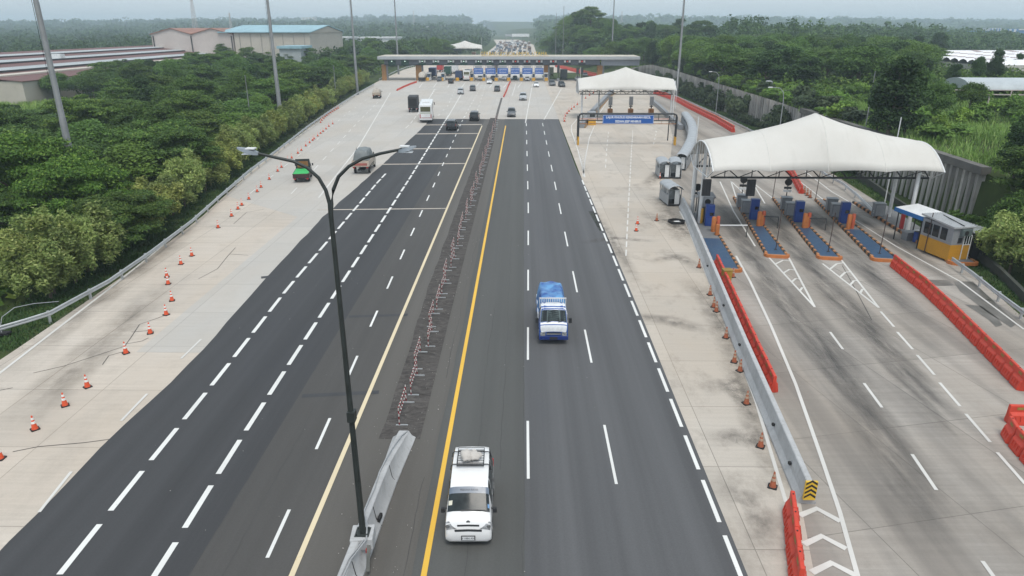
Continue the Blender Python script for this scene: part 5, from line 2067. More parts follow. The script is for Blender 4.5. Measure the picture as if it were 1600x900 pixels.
mb = MB(); mb.box((1.39, -.048, 1.62), (.6, .03, .68)); mb.build('door_glass', GLASS_DARK, d_)
aw = thing('awning', 'white awning roof with a blue edge behind the yellow and grey booth', 'awning', (booth.location.x + .1, booth.location.y + 3.5, 0), rzb)
mb = MB()
vs = [(-.7, 0, 2.75), (1.5, 0, 2.95), (1.5, 3.4, 3.0), (-.7, 3.4, 2.8)]
mb.add(vs + [(p[0], p[1], p[2] + .06) for p in vs], [(3, 2, 1, 0), (4, 5, 6, 7), (0, 1, 5, 4), (1, 2, 6, 5), (2, 3, 7, 6), (3, 0, 4, 7)])
mb.build('roof_sheet', WHITE_STEEL, aw)
mb = MB(); mb.beam((-.72, -.02, 2.66), (-.72, 3.42, 2.70), .05, .34); mb.build('blue_fascia', M('awning_blue', (.03, .16, .42), .5), aw)
for p in ((-.5, .3), (-.5, 3.1), (1.3, 3.1)):
    mb = MB(); mb.tube([(p[0], p[1], .0), (p[0], p[1], 2.75)], .05, 8); mb.build('post', DARK_STEEL, aw)
an = thing('annexe', 'low dark annexe with a ribbed grey roof behind the yellow booth', 'annexe', (booth.location.x + 2.3, booth.location.y + .9, 0), rzb)
mb = MB(); mb.box((.8, 1.3, 1.05), (1.6, 2.7, 2.1)); mb.build('wall', DARK_STEEL, an)
mb = MB(); mb.box((.8, 1.3, 2.2), (2.0, 3.1, .1)); rr = mb.build('roof', GALV, an)
mb = MB()
for k in range(10):
    mb.box((.8, -.15 + k * .32, 2.27), (2.0, .05, .05))
mb.build('roof_ribs', GALV_DULL, rr)
x, y = G(1424, 374)
r_ = thing('low_block', 'low grey concrete block at the foot of the right canopy column', 'block', (x, y, 0), rzb)
mb = MB(); mb.box((0, 0, .35), (1.6, .7, .7)); mb.build('block', MID_GREY, r_, bevel=.03)
mb = MB(); mb.box((0, 0, .72), (1.7, .8, .06)); mb.build('cover', GREY_STEEL, r_)
x, y = G(1431, 378)
r_ = thing('water_drum', 'blue drum standing between the grey block and the yellow booth', 'drum', (x, y, .02))
mb = MB(); mb.lathe([(.29, 0), (.3, .3), (.29, .32), (.3, .6), (.29, .62), (.3, .88), (.26, .9)], 16); mb.build('drum_body', M('cabinet_blue', (.018, .055, .24)), r_, smooth=40)
mb = MB(); mb.lathe([(.25, .9), (.25, .93)], 16); mb.build('lid', DARK_STEEL, r_)
x, y = G(1407, 360, 0)
r_ = thing('red_post', 'thick red post beside the right canopy column', 'post', (x, y, 0))
mb = MB(); mb.box((0, 0, 1.0), (.28, .28, 2.0)); mb.build('shaft', RED_PAINT, r_, bevel=.03)
mb = MB(); mb.box((0, 0, .05), (.5, .5, .1)); mb.build('foot', DARK_STEEL, r_)
x, y = G(1206, 1, 0)[0], 0
x, y = G(1196, 152, 4.0)
r_ = thing('water_tank', 'grey ribbed water tank on a stand behind the right retaining wall', 'tank', (x + .3, y, ground_z(x + 3, y)))
mb = MB(); mb.lathe([(.75, .9), (.78, 1.2), (.75, 1.25), (.78, 1.6), (.75, 1.65), (.78, 2.0), (.75, 2.05), (.78, 2.4), (.4, 2.6)], 16); mb.build('tank_body', GREY_STEEL, r_, smooth=30)
mb = MB()
for sx in (-.5, .5):
    for sy in (-.5, .5):
        mb.box((sx, sy, .3), (.1, .1, 1.3))
mb.box((0, 0, .86), (1.6, 1.6, .08))
mb.build('stand', DARK_STEEL, r_)

# ---- arched grey mobile booths beside the ramp
ARCH = M('arched_roof_sheet', (.40, .42, .44), .5, .3, .12, 1.0, .3)
def mobile_booth(label, u, v, rz, L_=3.0, open_front=True):
    x, y = G(u, v)
    r_ = thing('mobile_booth', label, 'mobile booth', (x, y, 0), rz, 'arched mobile toll booths')
    W_, H_ = 1.35, 1.75
    mb = MB()
    n_ = 10
    vs, fs = [], []
    for k in range(n_ + 1):
        a = math.pi * k / n_
        for yy in np.linspace(-.35, L_ + .1, 12):
            vs.append((-.78 * math.cos(a), float(yy), H_ + .45 * math.sin(a) + .02 * math.cos(float(yy) * 14)))
    for k in range(n_):
        for j in range(11):
            fs.append((k * 12 + j, k * 12 + j + 1, (k + 1) * 12 + j + 1, (k + 1) * 12 + j))
    mb.add(vs, fs)
    ro = mb.build('arched_roof', ARCH, r_, smooth=50)
    ro.modifiers.new('thickness', 'SOLIDIFY').thickness = .03
    mb = MB()
    for s in (-1, 1):
        mb.box((s * W_ / 2, L_ / 2, .65), (.05, L_, 1.0))
        for yy in (.0, L_ * .5, L_):
            mb.box((s * W_ / 2, yy, H_ / 2 + .07), (.07, .07, H_ - .05))
    mb.build('side_panels', GREY_STEEL, r_)
    mb = MB(); mb.box((0, L_ / 2, .14), (W_, L_ + .3, .14)); mb.build('floor_frame', DARK_STEEL, r_)
    mb = MB(); mb.box((0, L_ * .55, 1.15), (W_ - .14, L_ * .8, 1.0)); mb.build('glazing', M('scratched_glazing', (.24, .26, .27), .25, 0, .3, 1.5, .3), r_)
    mb = MB(); mb.box((.25, -.02, .95), (.5, .05, 1.5)); mb.build('door', WHITE_STEEL, r_)
    return r_
mobile_booth('single arched grey mobile booth, nearest the camera on the concrete barrier', 1053, 322, R(6))
mobile_booth('arched grey mobile booth standing left of a pair beside the ramp', 1038, 279, R(-2))
mobile_booth('arched grey mobile booth standing right of a pair beside the ramp', 1055, 279, R(-8))
CURVE = [(1063, 266), (1070, 256), (1075, 246), (1079, 236), (1081, 226), (1081, 217), (1079, 208), (1075, 200), (1069, 192)]
pts = [G(*p) for p in CURVE]
for i in range(len(pts) - 1):
    (x0, y0), (x1, y1) = pts[i], pts[i + 1]
    rz = math.atan2(-(x1 - x0), y1 - y0)
    l = math.hypot(x1 - x0, y1 - y0)
    u, v = CURVE[i]
    mobile_booth('arched grey booth in the curved line beside the ramp, %s from its near end' % ordinal(i + 1), u, v, rz, l - .3)
# small clutter at the barrier foot
x, y = G(1057, 349)
r_ = thing('cable_coil', 'dark coil of hose lying on the concrete beside the barrier', 'hose', (x, y, .03))
mb = MB()
mb.tube([((.75 + .05 * math.sin(5 * a)) * math.cos(a), (.75 + .05 * math.sin(5 * a)) * math.sin(a), .05 + .004 * k) for k, a in enumerate(np.linspace(0, 18.8, 60))], .05, 6)
mb.build('hose_coil', BLACK, r_, smooth=60)
mb = MB(); mb.box((.2, .1, .05), (.5, .9, .06), .3); mb.build('board', WHITE_SIGN, r_)

# ================================================================== CONES, BARRIERS, DIVIDERS
def cone_proto(name, mat, band=True):
    r_ = thing(name, 'x', 'traffic cone')
    mb = MB(); mb.prism([(-.19, -.16), (-.16, -.19), (.16, -.19), (.19, -.16), (.19, .16), (.16, .19), (-.16, .19), (-.19, .16)], 0, .045); mb.build('base', BLACK, r_)
    mb = MB(); mb.lathe([(.15, .045), (.135, .09), (.035, .74), (.028, .76)], 14); mb.build('cone_body', mat, r_, smooth=40)
    if band:
        for z0, z1 in ((.34, .46), (.54, .66)):
            ra = lambda z: .135 - (z - .09) / .65 * .1 + .004
            mb = MB(); mb.lathe([(ra(z0), z0), (ra(z1), z1)], 14); mb.build('white_band', CONE_WHITE if band is True else band, r_, smooth=40)
    return r_
cone_a = cone_proto('traffic_cone', CONE_ORANGE)
cone_b = cone_proto('traffic_cone', M('dirty_cone_orange', (.36, .10, .045), .7, 0, .25, 4, .5), M('dirty_cone_band', (.42, .30, .22), .7, 0, .25, 5, .6))
used = {}
def cone(p, label, group, proto=cone_a, s=1.0):
    x, y = G(*p)
    rz = random.random() * 1.2
    if not used.get(proto.name):
        used[proto.name] = 1
        o = proto
        o.location, o.rotation_euler = (x, y, .004), (0, 0, rz)
    else:
        o = dup(proto, (x, y, .004), rz)
    o.scale = (s * .96,) * 3
    o['label'], o['group'] = label, group
LEFT_CONES = [(1, 717), (55, 671), (102, 634), (137, 605), (197, 552), (235, 521), (260, 492), (269, 470), (263, 444), (266, 457)[:0] or (261, 433), (283, 413), (300, 400), (341, 356), (362, 338), (372, 327), (378, 321),
              (389, 311.6), (402, 300), (408, 293), (421, 280.6), (434, 268), (440, 262), (450, 252), (456, 247.6), (465.6, 240), (471, 235.6), (478, 228.6), (484, 223.6), (488.6, 220), (491, 217.6), (496.6, 213), (501, 209), (505, 206), (509.6, 202), (514, 198), (520, 194)]
for i, p in enumerate(LEFT_CONES):
    cone(p, 'orange cone in the long row on the left concrete, %s from the camera' % ordinal(i + 1), 'cones in the left row')
for i, p in enumerate(((501, 192), (503, 188.5), (506, 185.6), (508.5, 183), (511, 181), (514, 178.7), (517, 177), (520, 175), (523, 173), (526, 171), (528.5, 169.6), (559, 147.5))):
    cone(p, 'small orange cone close to the left guard rail, %s from the camera' % ordinal(i + 1), 'cones along the left guard rail')
for p, l in (((994, 361), 'orange cone on the ramp concrete, nearer of two standing together'), ((996, 350), 'orange cone on the ramp concrete, further of two standing together'), ((1026, 345), 'single orange cone on the ramp concrete left of the hose coil'),
             ((1031, 279), 'red cone at the foot of the left mobile booth'), ((1145, 433), 'orange cone at the nose of the first toll island'), ((1207, 761), 'red dusty cone beside the near end of the concrete barrier')):
    cone(p, l, 'single cones on the ramp', cone_b if p[0] in (1207, 1026, 1145) else cone_a)
for i, p in enumerate(((1188, 698), (1166, 631), (1156, 580), (1147, 566), (1134, 528), (1119, 487), (1115, 480), (1109, 461), (1092, 418))):
    cone(p, 'dusty brown orange cone along the concrete barrier, %s from the camera' % ordinal(i + 1), 'dusty cones along the barrier', cone_b)
for i, p in enumerate(((1265.5, 309), (1261, 305.5), (1256.5, 302), (1252, 298.5), (1248.5, 295.5))):
    cone(p, 'brown orange cone behind the fourth toll island, %s from the camera' % ordinal(i + 1), 'cones behind the fourth toll island', cone_b, 1.15)
for i, p in enumerate(((882, 190), (882, 186), (883, 182), (886, 178), (889, 174.5), (893, 171), (897, 168), (902, 164), (909, 159), (915, 154), (921, 149.5), (927, 146))):
    cone(p, 'red cone in the curve left of the smaller canopy, %s from the camera' % ordinal(i + 1), 'cones left of the smaller canopy', cone_a, 1.25)
for i in range(14):
    u = lerp(690, 770, i / 13)
    cone((u, lerp(113.5, 107.5, i / 13)), 'small red cone beyond the gate booths, %s from the left' % ordinal(i + 1), 'cones beyond the gate booths', cone_a, 1.4)

def water_barrier_proto(L_=1.05):
    r_ = thing('water_barrier', 'x', 'barrier')
    vs, fs = [], []
    prof = [(-.27, 0), (.27, 0), (.27, .12), (.20, .48), (.085, .62), (.085, .92), (.06, .96), (-.06, .96), (-.085, .92), (-.085, .62), (-.20, .48), (-.27, .12)]
    kk = len(prof)
    st = [(-L_ / 2, .0), (-L_ / 2 + .001, .62), (-L_ / 2 + .09, 1), (L_ / 2 - .09, 1), (L_ / 2 - .001, .62)]
    mb = MB()
    rows = []
    for x, w in ((-L_ / 2 + .004, .55), (-L_ / 2 + .10, 1), (L_ / 2 - .10, 1), (L_ / 2 - .004, .55)):
        rows.append([(x if z > .55 else x * (.93 if w < 1 else 1), y * (w if z < .55 else 1), z) for y, z in prof])
    vs = [p for r in rows for p in r]
    for i in range(3):
        for j in range(kk):
            fs.append((i * kk + j, i * kk + (j + 1) % kk, (i + 1) * kk + (j + 1) % kk, (i + 1) * kk + j))
    fs += [tuple(range(kk - 1, -1, -1)), tuple(3 * kk + j for j in range(kk))]
    mb.add(vs, fs)
    mb.build('shell', RED_PLASTIC, r_, bevel=.018)
    for s in (-1, 1):
        for dx in (-.24, 0, .24):
            mb = MB()
            mb.beam((dx, s * .25, .2), (dx, s * .205, .44), .07, .03)
            mb.build('flute', M('red_plastic_rib', (.54, .045, .022), .6), r_)
        mb = MB()
        mb.box((-.02, s * .088, .80), (.34, .012, .13))
        mb.build('sticker', M('olive_sticker', (.28, .20, .04), .6, 0, .3, 6, .5), r_)
    mb = MB(); mb.lathe([(.035, .955), (.035, .975)], 8, (.3, 0, 0)); mb.build('filler_cap', BLACK, r_)
    return r_
wb = water_barrier_proto()
wb_used = [0]
def barrier_row(pts, label, group, L_=1.07, zig=.03, pix=True, scale=1.0, rev=False):
    g = [G(*p) for p in pts] if pix else pts
    seg = [math.hypot(b[0] - a[0], b[1] - a[1]) for a, b in zip(g, g[1:])]
    n = max(1, int(sum(seg) / L_))
    for i in range(n):
        d = (i + .5) * L_
        k = 0
        while k < len(seg) - 1 and d > seg[k]:
            d -= seg[k]
            k += 1
        t = min(1.02, d / seg[k])
        x, y = lerp(g[k][0], g[k + 1][0], t), lerp(g[k][1], g[k + 1][1], t)
        rz = math.atan2(g[k + 1][1] - g[k][1], g[k + 1][0] - g[k][0]) + random.uniform(-zig, zig)
        if not wb_used[0]:
            wb_used[0] = 1
            o = wb
            o.location, o.rotation_euler = (x, y, .004), (0, 0, rz)
        else:
            o = dup(wb, (x, y, .004), rz)
        o.scale = (L_ / 1.07, scale, scale)
        o['label'] = label % ordinal(i + 1)
        o['group'] = group
barrier_row([(1598, 612), (1560, 572), (1520, 531), (1480, 490), (1440, 452), (1412, 430), (1390, 412)], 'red water barrier in the long slanting row, %s from the right photo edge', 'red barriers of the slanting row')
barrier_row([(1248, 925), (1244, 900), (1240, 862), (1236, 820), (1231, 775)], 'red water barrier before the chevron end of the concrete barrier, %s from the camera', 'red barriers before the chevron')
barrier_row([(interp(BARRIER, y) + .70, y) for y in (31.4, 36, 41, 46, 51.6)], 'red water barrier behind the concrete barrier, %s from the camera', 'red barriers behind the concrete barrier', 1.07, .03, False)
barrier_row([(1620, 738), (1600, 716), (1580, 692), (1564, 664)], 'red water barrier at the right photo edge, %s up the slanting side of the corner', 'red barriers of the corner', 1.0)
barrier_row([(1570, 660), (1600, 661), (1640, 663)], 'red water barrier at the right photo edge, %s along the back of the corner', 'red barriers of the corner', 1.0)
barrier_row([(1252, 303), (1246, 292), (1238, 276), (1228, 265), (1222, 258)], 'red water barrier under the big canopy, %s from the near end of the outer row', 'red barriers under the canopy', 1.3)
barrier_row([(1146, 207), (1120, 191), (1096, 179), (1076, 169), (1060, 160), (1040, 152), (1020, 146)], 'red water barrier on the outer ramp, %s from the big canopy', 'red barriers on the outer ramp', 1.6, .01, True, 1.25)
barrier_row([(948, 123), (925, 119), (905, 114), (885, 109), (868, 104.5)], 'red water barrier beyond the gate at the right, %s from its near end', 'red barriers beyond the gate', 2.2, .01, True, 1.5)
barrier_row([(620, 142), (630, 137), (642, 132), (652, 128.5)], 'red water barrier before the left opening of the gate, %s from the camera', 'red barriers at the left of the gate', 1.6, .03, True, .55)
barrier_row([(787, 152), (791, 143), (794, 135), (797.5, 128)], 'red water barrier on the middle line before the gate, %s from the camera', 'red barriers on the middle line', 1.8, .01, True, .6)
# red barrier end and bin near the first island, red block by the guard rail
x, y = G(1134, 442, .0)
r_ = thing('waste_bin', 'mustard yellow bin at the nose of the first toll island', 'bin', (x, y, 0))
mb = MB(); mb.box((0, 0, .5), (.55, .55, 1.0), .1, 0, 1.1); mb.build('bin_body', M('mustard', (.36, .24, .04), .6), r_, bevel=.03)
mb = MB(); mb.box((0, 0, 1.02), (.66, .66, .07), .1); mb.build('lid', M('mustard_dark', (.26, .17, .03), .6), r_)

# striped rail dividers standing on the milled median strip
def divider_proto():
    r_ = thing('rail_divider', 'x', 'divider')
    sm = Nodes('red_white_stripes')
    co = sm.new('TexCoord').outputs['Object']
    sep = sm.new('SeparateXYZ')
    sm.link(co, sep.inputs[0])
    s_ = sm.math('ADD', sep.outputs[1], sm.math('MULTIPLY', sep.outputs[2], 1.0))
    fr = sm.math('GREATER_THAN', sm.math('FRACT', sm.math('MULTIPLY', s_, 3.2)), .5)
    grime = sm.noise(sm.pos(obj=True), 6, 5)
    c = sm.mix(fr, (.20, .013, .018), (.50, .48, .45))
    c = sm.mix(sm.ramp(grime, .5, .8, 0, .4), c, (.2, .16, .14))
    sm.base(c, .6)
    L_ = 2.1
    for yy in (0, L_):
        mb = MB(); mb.tube([(0, yy, .05), (0, yy, 1.0)], .03, 8); mb.build('upright', sm.m, r_, smooth=60)
        mb = MB(); mb.box((.12, yy, .03), (.56, .06, .05)); mb.build('foot', GALV, r_)
    for z in (.92, .5):
        mb = MB(); mb.tube([(0, 0, z), (0, L_, z)], .026, 8); mb.build('rail', sm.m, r_, smooth=60)
    mb = MB()
    for k in range(1, 4):
        mb.tube([(0, L_ * k / 4, .5), (0, L_ * k / 4, .92)], .018, 6)
    mb.build('pickets', sm.m, r_, smooth=60)
    return r_
dv = divider_proto()
y, k = 28.0, 0
while y < 142:
    k += 1
    x = -5.72 + .16 * math.sin(y * .9) + (y - 28) * .0035 + random.uniform(-.07, .07)
    rz = random.uniform(-.03, .03)
    if k == 1:
        o = dv
        o.location, o.rotation_euler = (x, y, .018), (0, 0, rz)
    else:
        o = dup(dv, (x, y, .018), rz)
    o['label'] = 'red and white striped rail divider on the median, %s from the camera' % ordinal(k)
    o['group'] = 'striped dividers on the median'
    y += 2.85

# ================================================================== VEHICLES
# vehicle space: front towards -y, wheels on z = 0
RUBBER = M('tyre_rubber', (.02, .02, .021), .85, 0, .2, 8, .3)
RIM = M('wheel_rim', (.38, .39, .40), .35, .6, .15, 6, .3)
CAR_GLASS = M('car_glass', (.026, .034, .038), .1, 0, .4, 1.5, 0, spec=.2)
HEADLAMP = M('headlamp_clear', (.36, .37, .38), .12, .3, .6, 11, .45)
TAIL_RED = M('tail_lamp_red', (.36, .02, .02), .25, 0, .1, 5, 0)
AMBER = M('amber_lamp', (.6, .2, .02), .3)
PLATE = M('plate_white', (.68, .69, .70), .5, 0, .08, 6, .15)
PLATE_BLACK = M('plate_black', (.03, .03, .032), .5)
TRIM = M('black_trim', (.022, .023, .025), .55, 0, .15, 6, .2)
CHROME = M('bright_trim', (.62, .63, .64), .15, .9, .05, 5, .1)

def ring(st):
    y, zl, zb, zt, wl, wb, wt = st
    half = [(wl * .86, zl), (wl, zl + .09), (wb * 1.0, (zl + .09 + zb) / 2), (wb * .985, zb), (lerp(wb, wt, .8) , lerp(zb, zt, .8)), (wt * .97, zt - .02), (wt * .72, zt + .012), (0, zt + .03)]
    pts = half + [(-x, z) for x, z in half[-2::-1]]
    return [Vector((x, y, z)) for x, z in pts]

class Loft:
    def __init__(self, stations):
        self.r = [ring(s) for s in stations]
        self.n = len(self.r[0])
    def at(self, i, j):
        i = min(max(i, 0), len(self.r) - 1.0001)
        j = min(max(j, 0), self.n - 1.0001)
        a, b = int(i), int(j)
        t, s = i - a, j - b
        return self.r[a][b].lerp(self.r[a][b + 1], s).lerp(self.r[a + 1][b].lerp(self.r[a + 1][b + 1], s), t)
    def mesh(self, mb):
        k = self.n
        vs = [p for r in self.r for p in r]
        fs = []
        for i in range(len(self.r) - 1):
            for j in range(k - 1):
                fs.append((i * k + j, i * k + j + 1, (i + 1) * k + j + 1, (i + 1) * k + j))
            fs.append((i * k + k - 1, i * k, (i + 1) * k, (i + 1) * k + k - 1))
        fs += [tuple(range(k - 1, -1, -1)), tuple((len(self.r) - 1) * k + j for j in range(k))]
        return mb.add(vs, fs)
    def patch(self, mb, i0, i1, j0, j1, off=.008, ni=4, nj=6, mi=0, taper=None):
        """thin plate lying on the skin between stations i0..i1 and ring positions j0..j1"""
        vs, fs = [], []
        for lay in (off, -.01):
            for a in range(ni + 1):
                for b in range(nj + 1):
                    i = lerp(i0, i1, a / ni)
                    ja, jb = j0, j1
                    if taper:
                        ja, jb = lerp(j0, taper[0], a / ni), lerp(j1, taper[1], a / ni)
                    j = lerp(ja, jb, b / nj)
                    p = self.at(i, j)
                    di = self.at(i + .02, j) - self.at(i - .02, j)
                    dj = self.at(i, j + .05) - self.at(i, j - .05)
                    nrm = dj.cross(di)
                    if nrm.length > 1e-9:
                        nrm.normalize()
                    cc = Vector((0, p.y, .7))
                    if nrm.dot(p - cc) < 0 and abs(nrm.y) < .8:
                        nrm = -nrm
                    vs.append(p + nrm * lay)
        m = (ni + 1) * (nj + 1)
        for a in range(ni):
            for b in range(nj):
                q = (a * (nj + 1) + b, a * (nj + 1) + b + 1, (a + 1) * (nj + 1) + b + 1, (a + 1) * (nj + 1) + b)
                fs.append(q)
                fs.append(tuple(m + k for k in reversed(q)))
        edge = [a * (nj + 1) for a in range(ni + 1)] + [ni * (nj + 1) + b for b in range(1, nj + 1)] + [a * (nj + 1) + nj for a in range(ni - 1, -1, -1)] + [b for b in range(nj - 1, 0, -1)]
        for a, b in zip(edge, edge[1:] + edge[:1]):
            fs.append((a, b, m + b, m + a))
        return mb.add(vs, fs, mi)

def wheels(root, ys, w, r=.31, tw=.2, rim=True):
    first = None
    for y in ys:
        for s in (-1, 1):
            if first is None:
                mb = MB(); mb.lathe([(r * .9, -tw / 2), (r, -tw / 2 + .03), (r, tw / 2 - .03), (r * .9, tw / 2)], 18, (0, 0, 0), 0, 'x')
                first = mb.build('wheel', RUBBER, root, smooth=40)
                mb = MB(); mb.lathe([(r * .62, -tw / 2 - .006), (r * .56, -tw / 2 - .012), (r * .56, tw / 2 + .012), (r * .62, tw / 2 + .006)], 14, (0, 0, 0), 0, 'x')
                mb.build('rim', RIM, first, smooth=40)
                o = first
            else:
                o = dup(first, parent=root)
            o.location = (s * (w - tw / 2), y, r)

def body_mat(name, col, rough=.28):
    return M(name, col, rough, 0, .06, 1.0, .12, coat=.5)

CARS = {  # stations along the length (y as a share of L from the nose): y, low, belt, top, then half widths low, belt, top
    'mpv': (4.3, 1.72, 1.72, [(0, .36, .52, .60, .62, .60, .55), (.025, .24, .60, .74, .80, .80, .70), (.08, .2, .70, .84, .84, .85, .78), (.2, .19, .86, .99, .86, .86, .78), (.255, .19, .90, 1.06, .86, .86, .76),
                             (.40, .19, .96, 1.66, .86, .86, .66), (.47, .19, .97, 1.71, .86, .86, .665), (.8, .19, 1.0, 1.70, .86, .86, .65), (.93, .22, 1.0, 1.62, .85, .85, .63), (.975, .28, .98, 1.10, .83, .83, .74), (1.0, .36, .60, .72, .78, .76, .70)],
            (4.1, 5.02), (8.0, 8.92), 12),
    'suv': (4.75, 1.86, 1.8, [(0, .42, .62, .72, .66, .64, .6), (.02, .30, .72, .90, .86, .86, .78), (.08, .26, .84, 1.0, .91, .92, .84), (.22, .25, .96, 1.08, .93, .93, .85), (.285, .25, 1.0, 1.14, .93, .93, .82),
                             (.40, .25, 1.06, 1.74, .93, .93, .72), (.47, .25, 1.07, 1.79, .93, .93, .72), (.85, .25, 1.10, 1.78, .93, .93, .70), (.945, .28, 1.1, 1.70, .92, .92, .68), (.985, .34, 1.06, 1.18, .9, .9, .8), (1.0, .42, .66, .8, .84, .82, .76)],
            (4.1, 5.02), (8.0, 8.92), 12),
    'hatch': (3.8, 1.67, 1.5, [(0, .34, .48, .56, .60, .58, .54), (.03, .22, .58, .70, .78, .78, .70), (.1, .19, .68, .80, .82, .83, .76), (.22, .18, .80, .92, .83, .83, .76), (.28, .18, .84, .98, .83, .83, .74),
                              (.45, .18, .9, 1.44, .83, .83, .63), (.53, .18, .91, 1.49, .83, .83, .63), (.8, .18, .93, 1.46, .83, .83, .62), (.92, .2, .93, 1.36, .82, .82, .60), (.975, .26, .9, 1.0, .8, .8, .70), (1.0, .34, .56, .66, .75, .73, .68)],
              (4.1, 5.02), (8.0, 8.92), 12),
    'sedan': (4.5, 1.74, 1.46, [(0, .34, .48, .54, .62, .6, .56), (.025, .22, .58, .68, .80, .80, .72), (.1, .18, .68, .78, .86, .86, .78), (.24, .18, .78, .88, .87, .87, .79), (.30, .18, .82, .93, .87, .87, .77),
                               (.43, .18, .88, 1.40, .87, .87, .64), (.50, .18, .89, 1.45, .87, .87, .63), (.70, .18, .90, 1.42, .87, .87, .62), (.84, .2, .90, 1.02, .86, .86, .74), (.975, .26, .86, .96, .84, .84, .74), (1.0, .34, .56, .66, .78, .76, .7)],
              (4.1, 5.02), (7.05, 7.9), 12)}

def car(label, kind, mat, x, y, rz=0.0, cat='car', name='car', group=None, small=False, plate=PLATE_BLACK):
    L_, W_, H_, st, wsr, rwr, _ = CARS[kind]
    stn = [((s[0] - .5) * L_,) + s[1:] for s in st]
    lf = Loft(stn)
    r_ = thing(name, label, cat, (x, y, .012), rz, group)
    mb = MB(); lf.mesh(mb); mb.build('body', mat, r_, smooth=42)
    mb = MB(); lf.patch(mb, wsr[0] + .05, wsr[1] - .12, 4.7, 9.3, .01); mb.build('windscreen', CAR_GLASS, r_, smooth=40)
    mb = MB(); lf.patch(mb, rwr[0] + .12, rwr[1] - .12, 4.8, 9.2, .01); mb.build('rear_window', CAR_GLASS, r_, smooth=40)
    e = 7.6 if kind != 'sedan' else 6.9
    for j0, j1 in ((3.12, 4.75), (9.25, 10.88)):
        mb = MB(); lf.patch(mb, 5.0, e, j0, j1, .009, 8, 3); mb.build('side_window', CAR_GLASS, r_, smooth=40)
        mb = MB()
        for k in (6.0, 6.85):
            lf.patch(mb, k - .05, k + .05, j0, j1, .013, 2, 3)
        if not small:
            mb.build('door_pillars', TRIM, r_)
    yf, yr = stn[2][0], stn[-2][0]
    for j0, j1 in ((3.1, 4.6), (9.4, 10.9)):
        mb = MB(); lf.patch(mb, .95, 2.3, j0, j1, .012, 3, 3); mb.build('headlight', HEADLAMP, r_, smooth=40)
    for j0, j1 in ((2.4, 3.7), (10.3, 11.6)):
        mb = MB(); lf.patch(mb, 8.5, 9.3, j0, j1, .012, 3, 3); mb.build('tail_light', TAIL_RED, r_, smooth=40)
    wl, zl, zb = stn[1][4], stn[1][1], stn[1][2]
    mb = MB(); mb.box((0, -L_ / 2 + .02, zl + .16), (wl * 1.1, .06, .14)); mb.build('grille', TRIM, r_)
    mb = MB(); mb.box((0, L_ / 2 - .01, zl + .1), (W_ * .8, .06, .14)); mb.build('rear_bumper', TRIM, r_)
    mb = MB(); mb.box((0, -L_ / 2 - .015, zl + .28), (.43, .03, .13)); mb.build('front_plate', plate, r_)
    mb = MB(); mb.box((0, L_ / 2 + .012, zl + .36), (.43, .03, .13)); mb.build('rear_plate', plate, r_)
    for s in (-1, 1):
        mb = MB(); mb.box((s * (W_ / 2 + .07), stn[4][0] + .18, stn[5][2] + .08), (.2, .1, .14)); mb.build('mirror', mat if not small else TRIM, r_, bevel=.02)
    wheels(r_, (-L_ * .31, L_ * .30), W_ / 2 + .01, .31 if kind != 'suv' else .36)
    return r_

WHITE_CAR = body_mat('white_car_paint', (.74, .75, .76))
BLACK_CAR = body_mat('black_car_paint', (.013, .014, .016))
GREY_CAR = body_mat('grey_car_paint', (.085, .092, .10))
SILVER_CAR = body_mat('silver_car_paint', (.42, .44, .46), .3)
TEAL_CAR = body_mat('teal_car_paint', (.05, .12, .13))
NAVY_CAR = body_mat('navy_car_paint', (.02, .035, .07))

# ---- the white van in the foreground
vx, vy = (G(697, 846)[0] + G(766, 846)[0]) / 2, G(731, 846)[1]
VL = 4.15
van = thing('white_van', 'white passenger van with a roof rack, nearest vehicle in the foreground', 'van', (vx, vy + VL / 2 - .40, .012), R(1.2))
vst = [(-2.03, .36, .50, .56, .62, .62, .58), (-2.01, .28, .54, .66, .77, .78, .73), (-1.96, .24, .62, .82, .815, .82, .775), (-1.90, .22, .74, .98, .83, .83, .785), (-1.79, .20, .88, 1.08, .835, .835, .78), (-1.62, .20, .98, 1.17, .836, .835, .77),
       (-.86, .20, 1.12, 1.84, .836, .836, .70), (-.72, .20, 1.12, 1.90, .836, .836, .70), (.2, .20, 1.12, 1.95, .836, .836, .705), (1.0, .20, 1.12, 1.94, .836, .836, .70), (1.50, .22, 1.12, 1.90, .83, .83, .68), (1.70, .24, 1.10, 1.76, .825, .825, .65), (1.84, .30, .95, 1.15, .81, .80, .74), (1.87, .36, .6, .7, .78, .76, .7)]
VF = Loft(vst)
mb = MB(); VF.mesh(mb); mb.build('body', M('white_van_paint', (.74, .74, .74), .22, 0, .03, .8, .05, coat=.6), van, smooth=42)
mb = MB(); VF.patch(mb, 5.08, 5.93, 4.55, 9.45, .012, 8, 10); ws = mb.build('windscreen', CAR_GLASS, van, smooth=50)
mb = MB(); VF.patch(mb, 5.70, 5.93, 4.6, 9.4, .018, 3, 10); ss = mb.build('sun_strip', M('sun_strip_grey', (.14, .17, .22), .3), ws, smooth=50)
p0, p1 = VF.at(5.80, 7), VF.at(5.81, 7)
slope = math.atan2(VF.at(5.9, 7).z - VF.at(5.6, 7).z, VF.at(5.9, 7).y - VF.at(5.6, 7).y)
text_mesh('PESONA RAYA', .10, M('strip_letter_dark', (.03, .04, .06), .5), 'lettering', ws, (p0.x, p0.y - .02 * math.sin(slope), p0.z + .026 * math.cos(slope) + .004), (slope, 0, 0), ext=.001)
mb = MB(); VF.patch(mb, 5.20, 5.34, 4.75, 5.25, .016, 2, 2); mb.build('blue_sticker', M('sticker_blue', (.02, .18, .42), .4), ws)
